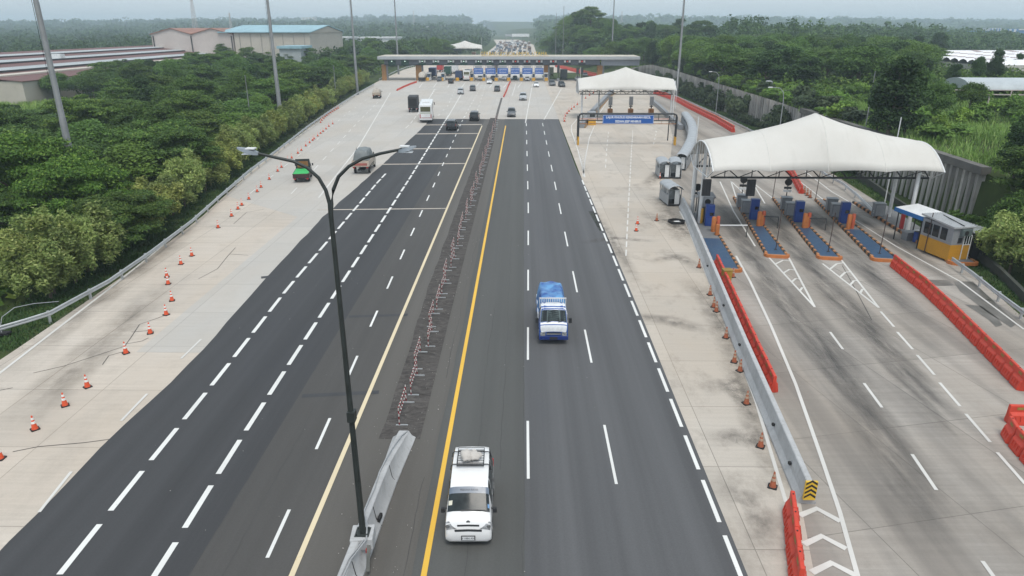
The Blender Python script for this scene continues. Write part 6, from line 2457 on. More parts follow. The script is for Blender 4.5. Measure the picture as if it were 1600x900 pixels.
mb = MB(); VF.patch(mb, 5.30, 5.46, 8.3, 9.0, .016, 2, 3); mb.build('paper_card', M('paper_card', (.62, .60, .50), .7), ws)
mb = MB()
for a, b in ((5.55, 7.2), (6.6, 7.6)):
    VF.patch(mb, 5.07, 5.12, a - .9, a + .9, .022, 2, 6)
mb.build('wipers', TRIM, ws)
for j0, j1 in ((3.1, 4.75), (9.25, 10.9)):
    for a, b in ((5.75, 7.15), (7.3, 8.55), (8.7, 10.2)):
        mb = MB(); VF.patch(mb, a, b, j0, j1, .010, 6, 3, 0, None if a > 6 else None); mb.build('side_window', CAR_GLASS, van, smooth=50)
mb = MB(); VF.patch(mb, 10.15, 11.0, 4.9, 9.1, .01); mb.build('rear_window', CAR_GLASS, van, smooth=50)
for s, (j0, j1) in zip((1, -1), ((4.0, 6.28), (7.72, 10.0))):
    mb = MB(); VF.patch(mb, 1.75, 3.5, j0, j1, .014, 5, 5, 0, (j0, lerp(j0, j1, .62)) if s > 0 else (lerp(j0, j1, .38), j1)); hl = mb.build('headlight', HEADLAMP, van, smooth=40)
    c = VF.at(2.6, (j0 + j1) / 2)
    mb = MB(); mb.lathe([(.075, -.02), (.05, .03)], 12, (c.x, c.y - .03, c.z + .0), 0, 'y'); mb.build('reflector', CHROME, hl, smooth=40)
mb = MB(); VF.patch(mb, 2.25, 2.62, 6.30, 7.70, .012, 2, 8); mb.build('grille', TRIM, van)
mb = MB(); VF.patch(mb, 1.15, 1.62, 6.10, 7.90, .012, 2, 8); mb.build('lower_intake', TRIM, van)
mb = MB(); mb.box((0, -2.045, .46), (.50, .03, .19)); mb.build('plate_frame', TRIM, van)
mb = MB(); mb.box((0, -2.062, .46), (.44, .02, .14)); pl = mb.build('number_plate', PLATE, van)
text_mesh('F 1884 AN', .10, PLATE_BLACK, 'plate_lettering', pl, (0, -2.074, .46), (R(90), 0, 0), ext=.001)
c = VF.at(3.25, 7)
mb = MB(); mb.lathe([(.07, -.012), (.06, .012)], 14, (c.x, c.y - .015, c.z + .005), 0, 'y'); mb.build('badge', CHROME, van, smooth=40)
for s in (-1, 1):
    mb = MB(); mb.beam((s * .80, -1.22, 1.12), (s * .92, -1.30, 1.10), .05, .05); mb.box((s * .935, -1.33, 1.12), (.15, .11, .2)); mb.build('mirror', TRIM, van, bevel=.025)
    mb = MB()
    for yy in (-.66, .28):
        mb.box((s * .838, yy, .75), (.012, .012, 1.0))
    mb.build('door_gap', TRIM, van)
    mb = MB(); mb.box((s * .842, .12, .98), (.03, .16, .035)); mb.build('door_handle', TRIM, van)
    mb = MB(); mb.box((s * .78, 1.84, .95), (.1, .06, .34)); mb.build('tail_light', TAIL_RED, van)
wheels(van, (-1.30, 1.14), .84, .30)
for yy in (-1.30, 1.14):
    for s in (-1, 1):
        mb = MB(); mb.lathe([(.37, -.012), (.37, .012)], 20, (s * .832, yy, .31), 0, 'x'); mb.build('wheel_arch', TRIM, van)
rk = MB()
for yy in (.16, .98):
    rk.tube([(-.76, yy, 1.80), (-.73, yy, 1.97), (-.65, yy, 2.03), (.65, yy, 2.03), (.73, yy, 1.97), (.76, yy, 1.80)], .022, 7)
rk.build('rack_bars', TRIM, van, smooth=60)
rk = MB()
for k in range(7):
    yy = .02 + k * .16
    rk.tube([(-.50, yy, 2.07), (.50, yy, 2.07)], .011, 5)
for s in (-.5, .5):
    rk.tube([(s, -.02, 2.07), (s, 1.04, 2.07)], .016, 6)
    rk.tube([(s, -.02, 2.17), (s, 1.04, 2.17)], .012, 6)
for yy in (-.02, 1.04):
    rk.tube([(-.5, yy, 2.07), (.5, yy, 2.07)], .016, 6)
    rk.tube([(-.5, yy, 2.17), (.5, yy, 2.17)], .012, 6)
rk.build('roof_basket', TRIM, van, smooth=60)
# the knotted white sack on the rack
rng = np.random.default_rng(5)
bm = bmesh.new()
for cx, cy, sx, sy, sz in ((-.14, .02, .26, .30, .20), (.16, .0, .28, .22, .15), (.13, .26, .10, .09, .09)):
    g = bmesh.ops.create_icosphere(bm, subdivisions=3, radius=1)['verts']
    for v in g:
        k = 1 + .10 * math.sin(7 * v.co.x + 3 * v.co.y) + .07 * math.sin(11 * v.co.y + 5 * v.co.z)
        v.co = Vector((cx + v.co.x * sx * k, cy + v.co.y * sy * k, max(0, .10 + v.co.z * sz * k + .02)))
me = bpy.data.meshes.new('sack')
bm.to_mesh(me); bm.free()
me.polygons.foreach_set('use_smooth', [True] * len(me.polygons))
me.materials.append(M('sack_white', (.50, .47, .44), .8, 0, .12, 5, .2))
sack = bpy.data.objects.new('sack', me)
COL.objects.link(sack)
sack.location = (vx - .03, vy + VL / 2 + .10, 2.08)
tag(sack, 'knotted white sack lying on the roof rack of the white van', 'sack')

# ---- trucks and buses
def light_truck(label, x, y, rz, cab_mat, cargo, L_=5.6, W_=1.75, name='light_truck', cat='truck'):
    r_ = thing(name, label, cat, (x, y, .012), rz)
    h = L_ / 2
    cst = [(-h, .42, .62, .72, W_ * .44, W_ * .44, W_ * .42), (-h + .02, .36, .80, .98, W_ * .485, W_ * .485, W_ * .46), (-h + .10, .36, 1.06, 1.24, W_ * .49, W_ * .49, W_ * .465), (-h + .20, .36, 1.12, 1.32, W_ * .49, W_ * .49, W_ * .46),
           (-h + .62, .36, 1.2, 1.98, W_ * .49, W_ * .49, W_ * .425), (-h + .78, .36, 1.2, 2.06, W_ * .49, W_ * .49, W_ * .425), (-h + 1.5, .36, 1.2, 2.06, W_ * .49, W_ * .49, W_ * .425), (-h + 1.56, .36, 1.2, 2.02, W_ * .49, W_ * .49, W_ * .42)]
    lf = Loft(cst)
    mb = MB(); lf.mesh(mb); mb.build('cab', cab_mat, r_, smooth=42)
    mb = MB(); lf.patch(mb, 3.08, 3.92, 4.6, 9.4, .012, 6, 8); mb.build('windscreen', CAR_GLASS, r_, smooth=40)
    for j0, j1 in ((3.15, 4.75), (9.25, 10.85)):
        mb = MB(); lf.patch(mb, 4.3, 5.8, j0, j1, .010, 4, 3); mb.build('side_window', CAR_GLASS, r_, smooth=40)
    for s in (-1, 1):
        mb = MB(); mb.box((s * W_ * .36, -h - .01, .66), (.3, .06, .17)); mb.build('headlight', HEADLAMP, r_, bevel=.02)
        mb = MB(); mb.box((s * (W_ * .49 + .13), -h + .3, 1.42), (.16, .1, .3)); mb.beam((s * W_ * .48, -h + .34, 1.5), (s * (W_ * .49 + .1), -h + .3, 1.5), .03, .03); mb.build('mirror', TRIM, r_)
    mb = MB(); mb.box((0, h * .12, .52), (.8, L_ * .82, .16)); mb.build('chassis', TRIM, r_)
    r = .36
    wheels(r_, (-h + .95, h - 1.15), W_ * .49, r, .24)
    cargo(r_, h, W_)
    return r_, lf, h

def flatbed(r_, h, W_, mat, z0=.86, side=.42, y0=1.62):
    mb = MB(); mb.box((0, (h + (-h + y0)) / 2, z0), (W_ + .06, h - (-h + y0), .12)); mb.build('bed', TRIM, r_)
    for s in (-1, 1):
        mb = MB(); mb.box((s * (W_ / 2), (h + (-h + y0)) / 2, z0 + side / 2), (.05, h - (-h + y0), side)); mb.build('side_board', mat, r_)
    mb = MB(); mb.box((0, h - .02, z0 + side / 2), (W_, .05, side)); mb.build('tailgate', mat, r_)
    for s in (-1, 1):
        mb = MB(); mb.box((s * W_ * .4, h + .02, z0 - .12), (.26, .05, .12)); mb.build('tail_light', TAIL_RED, r_)

def tarp(name, parent, mat, x0, x1, y0, y1, z0, z1, bulge=.2, seed=1, slack=.05, front_drop=0.0):
    """cloth cover: sides hang, top bulges with folds"""
    rnd = np.random.default_rng(seed)
    nx, ny = 22, 26
    ph = rnd.random(6) * 6.28
    vs, fs = [], []
    for i in range(nx + 1):
        for j in range(ny + 1):
            u, v = i / nx, j / ny
            e = min(1, min(u, 1 - u) / .16)
            f = min(1, min(v, 1 - v) / .10)
            k = (1 - (1 - e) ** 2) * (1 - (1 - f) ** 2)
            x = lerp(x0, x1, u)
            y = lerp(y0, y1, v)
            z = z0 + (z1 - z0) * k + bulge * math.sin(math.pi * u) * math.sin(math.pi * v) * k
            z += slack * (math.sin(9 * v + ph[0] + 2 * u) + .6 * math.sin(13 * u + 5 * v + ph[1]) + .4 * math.sin(23 * v + 11 * u + ph[2])) * (.25 + .75 * k)
            z -= front_drop * (1 - v) * k
            x += slack * .8 * math.sin(14 * v + ph[3]) * (1 - e)
            vs.append((x, y, z))
    for i in range(nx):
        for j in range(ny):
            fs.append((i * (ny + 1) + j, (i + 1) * (ny + 1) + j, (i + 1) * (ny + 1) + j + 1, i * (ny + 1) + j + 1))
    mb = MB(); mb.add(vs, fs)
    return mb.build(name, mat, parent, smooth=60, fix=False)

BLUE_TARP = M('blue_tarpaulin', (.035, .20, .55), .38, 0, .35, 1.2, .25)
def tarp_blue_mat():
    n = Nodes('faded_blue_tarpaulin')
    a = n.noise(n.pos(obj=True), 1.3, 5, .6)
    c = n.mix(n.ramp(a, .36, .62), (.012, .055, .26), (.12, .31, .56))
    n.base(c, .4)
    return n.m
BLUE_TARP = tarp_blue_mat()

tx, ty = (G(842, 533)[0] + G(885, 533)[0]) / 2, G(863, 533)[1]
def cargo_blue(r_, h, W_):
    flatbed(r_, h, W_, WHITE_CAR)
    tarp('tarpaulin', r_, BLUE_TARP, -W_ / 2 - .04, W_ / 2 + .04, -h + 1.95, h + .05, 1.02, 2.2, .12, 4, .05, .12)
    mb = MB()
    for k in range(13):
        x = -W_ * .45 + k * W_ * .9 / 12
        mb.box((x, -h + 1.66, 1.98), (.035, .05, .62))
    for z in (1.68, 2.28):
        mb.box((0, -h + 1.66, z), (W_ * .94, .05, .06))
    mb.build('headboard', WHITE_STEEL, r_)
tk, lf, h = light_truck('blue and white light truck with a blue tarpaulin over its load', tx, ty + 1.95, R(.5), body_mat('blue_truck_paint', (.012, .07, .30)), cargo_blue, 4.9, 1.74)
WPANEL = M('white_cab_panel', (.70, .72, .74), .35)
mb = MB(); lf.patch(mb, 3.06, 3.94, 4.55, 9.45, .016, 6, 8); mb.build('painted_reflection', M('teal_painted_reflection', (.075, .105, .108), .12, 0, .3, .8, .1), [c_ for c_ in tk.children if c_.name.startswith('windscreen')][0], smooth=40)  # grey-teal reflection put into the colour of an extra pane over the windscreen
mb = MB(); lf.patch(mb, 3.98, 6.98, 4.3, 9.7, .012, 4, 8); mb.build('white_roof', WPANEL, tk, smooth=50)
mb = MB(); lf.patch(mb, .35, 2.98, 5.05, 8.95, .012, 6, 8); mb.build('white_front_panel', WPANEL, tk, smooth=50)
for j0, j1 in ((4.35, 4.62), (9.38, 9.65)):
    mb = MB(); lf.patch(mb, 3.0, 4.0, j0, j1, .016, 4, 2); mb.build('white_pillar', WPANEL, tk)
for s in (-1, 1):
    mb = MB(); mb.box((s * .62, -h - .02, .78), (.3, .05, .05), s * .2); mb.build('bright_lamp_trim', CHROME, tk)
mb = MB(); mb.box((0, -h - .035, .70), (.85, .05, .10)); gr_ = mb.build('grille', CHROME, tk)
mb = MB(); mb.box((0, -h - .045, .78), (.8, .03, .05)); mb.build('grille_slot', TRIM, gr_)
mb = MB(); mb.box((0, -h - .03, .45), (1.72, .1, .24)); mb.build('bumper', body_mat('navy_bumper', (.01, .03, .16)), tk, bevel=.03)
mb = MB(); mb.box((0, -h - .09, .45), (.46, .03, .15)); pp = mb.build('number_plate', PLATE_BLACK, tk)
mb = MB()
for s in (-.4, .25):
    mb.beam((s, -h + .17, 1.36), (s + .35, -h + .24, 1.44), .03, .02)
mb.build('wipers', TRIM, tk)

# left carriageway, heading away: pickup with a green cover
px_, py_ = G(472, 286)
def cargo_green(r_, h, W_):
    flatbed(r_, h, W_, M('maroon_board', (.05, .018, .02), .6), .62, .5)
    tarp('green_cover', r_, M('green_tarpaulin', (.03, .40, .10), .5, 0, .15, 1.5, .2), -W_ / 2 - .03, W_ / 2 + .03, -h + 1.7, h + .02, 1.08, 1.24, .06, 6, .03)
    mb = MB(); mb.box((0, -h + 1.66, 1.75), (W_ * .92, .06, 1.2)); mb.build('headboard', TRIM, r_)
    mb = MB(); mb.box((0, -h + 1.70, 1.7), (W_ * .7, .05, .75)); mb.build('wood_panel', M('brown_wood', (.25, .11, .035), .7), r_)
light_truck('small dark pickup truck with a green cover on its bed, on the left concrete', px_ - .5, py_ + 2.3, R(180 + 11), BLACK_CAR, cargo_green, 4.7, 1.85, 'pickup_truck', 'pickup')

px_, py_ = G(566, 273)
def cargo_tipper(r_, h, W_):
    flatbed(r_, h, W_, M('worn_cream_board', (.48, .40, .33), .7, 0, .25, 1.2, .5), 1.0, .75, 1.8)
    mb = MB()
    for s in (-1, 1):
        for k in range(5):
            mb.box((s * (W_ / 2 + .04), -h + 2.2 + k * (2 * h - 2.5) / 4, 1.38), (.06, .1, .78))
    mb.build('stakes', M('worn_white_board', (.6, .56, .5), .7, 0, .2, 1, .5), r_)
    mb = MB(); mb.box((0, h + .02, 1.3), (W_ * .8, .05, .3)); mb.build('red_tail_board', M('faded_red_board', (.36, .11, .09), .7, 0, .25, 2, .5), r_)
    tarp('grey_cover', r_, M('grey_tarpaulin', (.17, .19, .195), .6, 0, .2, 1.2, .3), -W_ / 2 + .02, W_ / 2 - .02, -h + 1.9, h - .5, 1.7, 2.75, .25, 9, .05)
    mb = MB(); mb.tube([(W_ * .3, h - .7, 2.6), (W_ * .42, -h + 3.2, 2.9), (W_ * .5, -h + 2.6, 2.5)], .03, 6); mb.build('rope', BLACK, r_)
light_truck('old cream tipper truck with a grey tarpaulin over its load', px_ - .3, py_ + 3.1, R(180 + 3), body_mat('cream_cab', (.5, .46, .38)), cargo_tipper, 6.2, 2.1, 'tipper_truck')

px_, py_ = G(646, 176)
def cargo_box(r_, h, W_):
    flatbed(r_, h, W_, TRIM, .95, .4)
    mb = MB(); mb.box((0, .75, 2.15), (W_ + .1, 2 * h - 1.8, 2.5)); mb.build('dark_cover', M('dark_canvas', (.045, .047, .05), .75, 0, .25, .8, .3), r_, bevel=.18)
    mb = MB(); mb.box((0, h - .11, 2.1), (W_ * .78, .06, 1.7)); mb.build('rear_opening', BLACK, r_)
light_truck('tall dark covered truck driving away left of the white coach', px_ - .3, py_ + 3.1, R(180 + 5), GREY_CAR, cargo_box, 6.3, 2.1, 'covered_truck')

px_, py_ = G(588, 154.5)
def cargo_beige(r_, h, W_):
    flatbed(r_, h, W_, M('beige_board', (.36, .30, .24), .7, 0, .25, 1.2, .5), .95, .6)
    tarp('load_cover', r_, M('pale_sacking', (.42, .38, .33), .8, 0, .3, 1.5, .4), -W_ / 2 + .05, W_ / 2 - .05, -h + 1.8, h - .1, 1.5, 2.2, .3, 12, .08)
light_truck('beige loaded truck driving away near the left guard rail', px_ - .3, py_ + 2.8, R(180 + 7), body_mat('cream_cab', (.5, .46, .38)), cargo_beige, 5.6, 2.0, 'loaded_truck')

def coach(label, x, y, rz, L_=11.5, W_=2.5, H_=3.5, band=None, rear=True):
    r_ = thing('coach', label, 'bus', (x, y, .012), rz)
    mb = MB(); mb.box((0, 0, (H_ + .38) / 2), (W_, L_, H_ - .38)); mb.build('body', M('coach_white', (.72, .73, .73), .3, 0, .05, .5, .12, coat=.4), r_, bevel=.22)
    h = L_ / 2
    mb = MB(); mb.box((0, h - .01, 2.62), (W_ * .78, .06, .95)); rw = mb.build('rear_window', M('olive_coach_glass', (.10, .10, .05), .12, 0, .2, 1, 0, spec=.7), r_, bevel=.03)
    mb = MB(); mb.box((0, -h + .01, 2.2), (W_ * .86, .06, 1.5)); mb.build('windscreen', CAR_GLASS, r_, bevel=.03)
    for s in (-1, 1):
        for k in range(6):
            mb = MB(); mb.box((s * W_ / 2, -h + 1.5 + k * (L_ - 2.4) / 5.5 + .5, 2.45), (.04, (L_ - 2.4) / 5.5 - .12, 1.0)); mb.build('side_window', CAR_GLASS, r_)
        mb = MB(); mb.box((s * W_ * .42, h + .01, 1.3), (.16, .06, .75), s * .25); mb.build('tail_light', TAIL_RED, r_)
        mb = MB(); mb.box((s * W_ * .36, -h - .0, .75), (.4, .08, .22)); mb.build('headlight', HEADLAMP, r_)
        mb = MB(); mb.box((s * (W_ / 2 + .22), -h + .1, 2.55), (.14, .2, .5)); mb.beam((s * W_ / 2, -h + .1, 2.85), (s * (W_ / 2 + .22), -h + .1, 2.8), .05, .05); mb.build('mirror', TRIM, r_)
    mb = MB(); mb.beam((-W_ * .36, h + .005, 1.0), (W_ * .36, h + .005, 1.0), .06, .09); mb.build('red_band', M('coach_red_line', (.3, .03, .03), .4), r_)
    mb = MB(); mb.box((0, h + .005, 1.92), (W_ * .86, .04, .16)); mb.build('grey_band', M('coach_green_band', (.33, .36, .27), .4), r_)
    mb = MB(); mb.box((0, h + .02, .50), (W_ * .92, .08, .2)); mb.build('rear_bumper', TRIM, r_)
    mb = MB(); mb.box((0, 1.0, H_ + .1), (1.5, 2.2, .22)); mb.build('roof_unit', WHITE_STEEL, r_, bevel=.05)
    wheels(r_, (-h + 2.2, h - 3.0), W_ / 2 + .01, .5, .3)
    return r_
px_, py_ = G(665, 192.5)
coach('white coach driving away, seen from behind beside the dark covered truck', px_ - .5, py_ + 5.8, R(180 + 5.5))

# ---- cars on the open road
def car_at(label, kind, mat, u, v, away, turn=0.0, **k):
    L_ = CARS[kind][0]
    x, y = G(u, v)
    return car(label, kind, mat, x, y + L_ / 2, R((180 if away else 0) + turn), **k)
car_at('black off road car driving away on the left asphalt, nearest of two', 'suv', BLACK_CAR, 704.5, 204.5, True, 0)
car_at('black car driving away at the end of the left asphalt', 'suv', BLACK_CAR, 740.5, 189.5, True, 0)
car_at('dark grey car coming towards the camera at the end of the right asphalt', 'mpv', GREY_CAR, 799, 183.5, False)
car_at('silver grey car coming towards the camera on the right concrete', 'suv', SILVER_CAR, 817.3, 157.5, False)
car_at('silver car driving away towards the toll booths', 'mpv', SILVER_CAR, 719, 147.8, True, 2)
car_at('dark car driving away towards the toll booths, right of the silver car', 'mpv', GREY_CAR, 738, 142.8, True, 2)
car_at('dark car near the middle line before the toll booths', 'mpv', GREY_CAR, 776.5, 143.5, True)
car_at('white sedan driving away to the booth left of the red middle barriers', 'sedan', WHITE_CAR, 764.5, 131.5, True)
car_at('white car leaving the gate on the right of the red middle barriers', 'hatch', WHITE_CAR, 838, 136.5, False)
car_at('dark green grey car leaving the gate, left of two dark cars on the right', 'mpv', GREY_CAR, 863, 134.5, False, 8)
car_at('black car leaving the gate, right of two dark cars on the right', 'mpv', BLACK_CAR, 878, 136.5, False, 8)
for lab, kind, m_, u, v, aw_ in (('dark car waiting at the booths between the tanker and the coach', 'mpv', GREY_CAR, 686.5, 127.5, True),
                               ('black car just short of the booths, left of the queueing coach', 'mpv', BLACK_CAR, 704, 131, True),
                               ('silver car under the first blue lane sign from the left', 'mpv', SILVER_CAR, 750, 126, True),
                               ('grey car under the second blue lane sign from the left', 'mpv', GREY_CAR, 770, 126.5, True),
                               ('dark silver car under the third blue lane sign from the left', 'hatch', SILVER_CAR, 788, 126, True),
                               ('teal car under the fourth blue lane sign from the left', 'hatch', TEAL_CAR, 804.5, 125.5, False),
                               ('white car under the fifth blue lane sign from the left', 'hatch', WHITE_CAR, 824, 127, False),
                               ('silver car at the last lane posts on the right of the gate', 'sedan', SILVER_CAR, 903, 126.5, False),
                               ('dark car passing the far lane post right of the gate', 'sedan', BLACK_CAR, 915, 120, False)):
    car_at(lab, kind, m_, u, v, aw_)
px_, py_ = G(729, 127)
coach('white coach queueing at the toll booths under the gate', px_, py_ + 5.8, R(180), 10.5)
def tanker(label, u, v):
    x, y = G(u, v)
    def cg(r_, h, W_):
        mb = MB(); mb.lathe([(.3, -h + 1.75), (1.0, -h + 1.9), (1.12, -h + 2.4), (1.12, h - .5), (1.0, h - .1), (.3, h)], 20, (0, 0, 2.0), 0, 'y'); mb.build('tank', M('tank_cream', (.62, .58, .52), .4), r_, smooth=40)
        mb = MB(); mb.box((0, h - .05, .95), (W_, .4, .8)); mb.build('rear_frame', TRIM, r_)
    return light_truck(label, x, y + 3.6, R(180), GREY_CAR, cg, 7.2, 2.3, 'tank_truck')
tanker('cream tank truck seen from behind at the leftmost booth of the gate', 659, 127.5)
def boxer(label, u, v, m_box, cabm, ln=7.0, hh=2.6):
    x, y = G(u, v)
    def cg(r_, h, W_):
        mb = MB(); mb.box((0, .8, .95 + hh / 2), (W_ + .1, 2 * h - 1.8, hh)); mb.build('cargo_box', m_box, r_, bevel=.06)
        mb = MB(); mb.box((0, h - .08, .95 + hh / 2), (W_ - .2, .06, hh - .3)); mb.build('rear_door', m_box, r_)
    return light_truck(label, x, y + ln / 2, R(180), cabm, cg, ln, 2.3, 'box_truck')
boxer('blue box truck passing the booths beside the tank truck', 675, 122, M('truck_box_blue', (.06, .10, .22), .5), NAVY_CAR)
boxer('green covered truck beyond the booths, left of the white box truck', 699, 119.5, M('truck_box_green', (.03, .09, .07), .6), GREY_CAR)
boxer('white box truck beyond the booths left of the queueing coach', 710, 116, M('truck_box_white', (.62, .64, .66), .5), WHITE_CAR)
boxer('navy box truck at the booth left of the queueing coach', 716.5, 126.5, M('truck_box_navy', (.03, .05, .11), .5), NAVY_CAR, 6.5, 2.3)
boxer('red and white truck beyond the left booths on the curving lane', 687, 113, M('truck_box_red', (.42, .05, .05), .5), WHITE_CAR, 8, 2.5)
boxer('dark box truck leaving the right end of the gate', 881, 125.5, M('truck_box_dark', (.04, .05, .055), .5), NAVY_CAR, 6.5, 2.6)
boxer('dark olive truck just beyond the booths right of the blue signs', 860, 120, M('truck_box_olive', (.07, .08, .05), .6), GREY_CAR, 6.5, 2.4)

# ---- the jam far beyond the gate: each car one small mesh
def far_car_proto(mat, h=1.6, L_=4.3, W_=1.75):
    mb = MB()
    prof = [(-.5, .25), (-.5, .6), (-.28, .75), (-.16, 1.0), (.28, 1.0), (.42, .7), (.5, .66), (.5, .25)]
    vs = [(sx * W_ / 2 * (.85 if z > .8 else 1), y * L_, z * h) for sx in (-1, 1) for y, z in prof]
    n_ = len(prof)
    fs = [tuple(range(n_)), tuple(range(2 * n_ - 1, n_ - 1, -1))] + [(i, i + n_, (i + 1) % n_ + n_, (i + 1) % n_) for i in range(n_)]
    mb.add(vs, fs)
    for s in (-1, 1):
        for y in (-.3, .3):
            mb.lathe([(.32, -.1), (.32, .1)], 10, (s * (W_ / 2 - .1), y * L_, .32), 1, 'x')
    mb.box((0, -.22 * L_, .86 * h), (W_ * .7, .1, .2 * h), 0, 2)
    mb.box((0, .36 * L_, .84 * h), (W_ * .7, .1, .2 * h), 0, 2)
    return mb.build('distant_car', [mat, RUBBER, CAR_GLASS])
def far_truck_proto(mat, L_=7.5, W_=2.3, H_=3.1):
    mb = MB()
    mb.box((0, .9, .9 + (H_ - .9) / 2), (W_, L_ - 2.0, H_ - .9))
    mb.box((0, -L_ / 2 + .85, 1.3), (W_ * .95, 1.6, 1.8), 0, 0, .9)
    mb.box((0, -L_ / 2 + .1, 1.75), (W_ * .8, .12, .7), 0, 2)
    for s in (-1, 1):
        for y in (-.32, .3):
            mb.lathe([(.45, -.14), (.45, .14)], 10, (s * (W_ / 2 - .15), y * L_, .45), 1, 'x')
    return mb.build('distant_truck', [mat, RUBBER, CAR_GLASS])
FP = [(far_car_proto(m_), n_) for m_, n_ in ((WHITE_CAR, 'white'), (SILVER_CAR, 'silver'), (GREY_CAR, 'dark grey'), (BLACK_CAR, 'black'))]
FT = [(far_truck_proto(m_), n_) for m_, n_ in ((M('far_truck_white', (.6, .6, .6)), 'white'), (M('far_truck_blue', (.10, .13, .17)), 'blue'), (M('far_truck_brown', (.2, .13, .09)), 'brown'))]
placed = set()
for y in np.arange(462, 900, 8.2):
    le, re = interp(LEFT_EDGE, float(y)) + 3, interp(RIGHT_EDGE, float(y)) - 3
    nl = int((re - le) / 3.6)
    for q in range(nl):
        if random.random() < (.62 if y > 520 else .5):
            x = le + (q + .5) * (re - le) / nl + random.uniform(-.4, .4)
            yy = float(y) + random.uniform(-2.5, 2.5)
            tr_ = random.random() < .2
            p, nm = random.choice(FT if tr_ else FP)
            if nm + str(tr_) not in placed:
                placed.add(nm + str(tr_))
                o = p
            else:
                o = dup(p)
            o.location = (x, yy, .012)
            o.rotation_euler = (0, 0, math.pi if q < nl / 2 else 0)
            tag(o, 'tiny %s %s in the traffic jam far beyond the toll gate' % (nm, 'truck' if tr_ else 'car'), 'truck' if tr_ else 'car', 'traffic jam beyond the gate, %s %ss' % (nm, 'truck' if tr_ else 'car'))
for p, nm in FP + FT:
    if 'label' not in p:
        bpy.data.objects.remove(p)

# ================================================================== BUILDINGS AND GREENHOUSES IN THE BACKGROUND
def wall_box_mat(name, col, **k):
    return M(name, col, .8, 0, .1, .12, .25, **k)
PINK_WALL = wall_box_mat('pale_pink_wall', (.50, .45, .42))
BEIGE_WALL = wall_box_mat('beige_wall', (.50, .46, .40))
def sheet_roof(name, col, var=.15):
    n = Nodes(name)
    a = n.noise(n.pos((1, .15, 1)), .35, 5, .7)
    rib = n.noise(n.pos((6, .02, 1)), 1.0, 2)
    c = n.mul(col, n.ramp(a, .3, .7, 1 - var, 1 + var))
    c = n.mul(c, n.ramp(rib, .3, .7, .92, 1.06))
    n.base(c, .6)
    return n.m
RED_ROOF = sheet_roof('red_brown_roof', (.13, .05, .042))
PALE_ROOF = sheet_roof('pale_sheet_roof', (.36, .39, .40))
BLUE_ROOF = sheet_roof('blue_grey_roof', (.26, .42, .48))
RUST_ROOF = sheet_roof('rust_roof', (.27, .13, .09), .3)
GH_ROOF = sheet_roof('greenhouse_film', (.74, .74, .76), .06)

def gable(root, x0, x1, y0, y1, ze, zr, wall, roof, name='roof', over=.5):
    xm = (x0 + x1) / 2
    mb = MB()
    mb.add([(x0, y0, -1), (x1, y0, -1), (x1, y1, -1), (x0, y1, -1), (x0, y0, ze), (x1, y0, ze), (x1, y1, ze), (x0, y1, ze), (xm, y0, zr), (xm, y1, zr)],
           [(0, 1, 5, 8, 4), (2, 3, 7, 9, 6), (1, 2, 6, 5), (3, 0, 4, 7)])
    w = mb.build('wall', wall, root)
    mb = MB()
    k = (zr - ze) / (xm - x0)
    vs = []
    for z_ in (.02, .3):
        vs += [(x0 - over, y0 - over, ze - over * k + z_), (xm, y0 - over, zr + z_), (x1 + over, y0 - over, ze - over * k + z_),
               (x0 - over, y1 + over, ze - over * k + z_), (xm, y1 + over, zr + z_), (x1 + over, y1 + over, ze - over * k + z_)]
    mb.add(vs, [(6, 7, 10, 9), (7, 8, 11, 10), (1, 0, 3, 4), (2, 1, 4, 5), (0, 1, 7, 6), (1, 2, 8, 7), (4, 3, 9, 10), (5, 4, 10, 11), (0, 6, 9, 3), (2, 5, 11, 8)])
    mb.build(name, roof, root)
    return w

WY = 330.0
wx = lambda u: Z(u, 60, WY)[0]
wh = thing('warehouse', 'large pale pink warehouse with two gables and rusty roof behind the left wood', 'warehouse', (wx(300), WY, 0))
ox = wx(300)
gable(wh, wx(237) - ox, wx(300) - ox - .02, 0, 60, 14.6, 17.0, PINK_WALL, RUST_ROOF)
gable(wh, wx(300) - ox, wx(364) - ox, 0, 60, 14.6, 17.0, PINK_WALL, RUST_ROOF)
for u in (240, 299, 362):
    mb = MB(); mb.box((wx(u) - ox, -.25, 6.5), (.4, .3, 15)); mb.build('downpipe', DARK_STEEL, wh)
wb2 = thing('warehouse', 'beige warehouse with a wide blue sheet roof, right of the pink gables', 'warehouse', (wx(425), WY, 0))
ox = wx(425)
mb = MB(); mb.box((0, 30, 7.1), (wx(484) - wx(366), 60, 16.2)); mb.build('wall', BEIGE_WALL, wb2)
mb = MB()
hw_ = (wx(484) - wx(366)) / 2
vs = [(-hw_ - 7, -1, 15.3), (hw_ + .8, -1, 15.3), (hw_ + .8, 31, 18.3), (-hw_ - 7, 31, 18.3), (hw_ + .8, 61, 15.3), (-hw_ - 7, 61, 15.3)]
mb.add(vs + [(p[0], p[1], p[2] + .35) for p in vs], [(0, 3, 2, 1), (3, 5, 4, 2), (6, 7, 8, 9), (9, 8, 10, 11), (0, 1, 7, 6), (1, 2, 8, 7), (2, 4, 10, 8), (4, 5, 11, 10), (3, 0, 6, 9), (5, 3, 9, 11)])
mb.build('roof', BLUE_ROOF, wb2)
mb = MB()
mb.prism([(-hw_, 0), (hw_, 0), (hw_, 60), (-hw_, 60)], 15.19, 15.25)
mb.add([(hw_ + .3, -.5, 15.2), (hw_ + .3, 60.5, 15.2), (hw_ + .3, 31, 18.2)], [(0, 1, 2)])
mb.build('gable', BEIGE_WALL, wb2)
mb = MB()
for k in range(7):
    mb.box((-hw_ + (k + .5) * hw_ * 2 / 7, -.12, 7), (.25, .2, 15.8))
mb.build('wall_seams', M('wall_seam', (.33, .31, .28), .8), wb2)

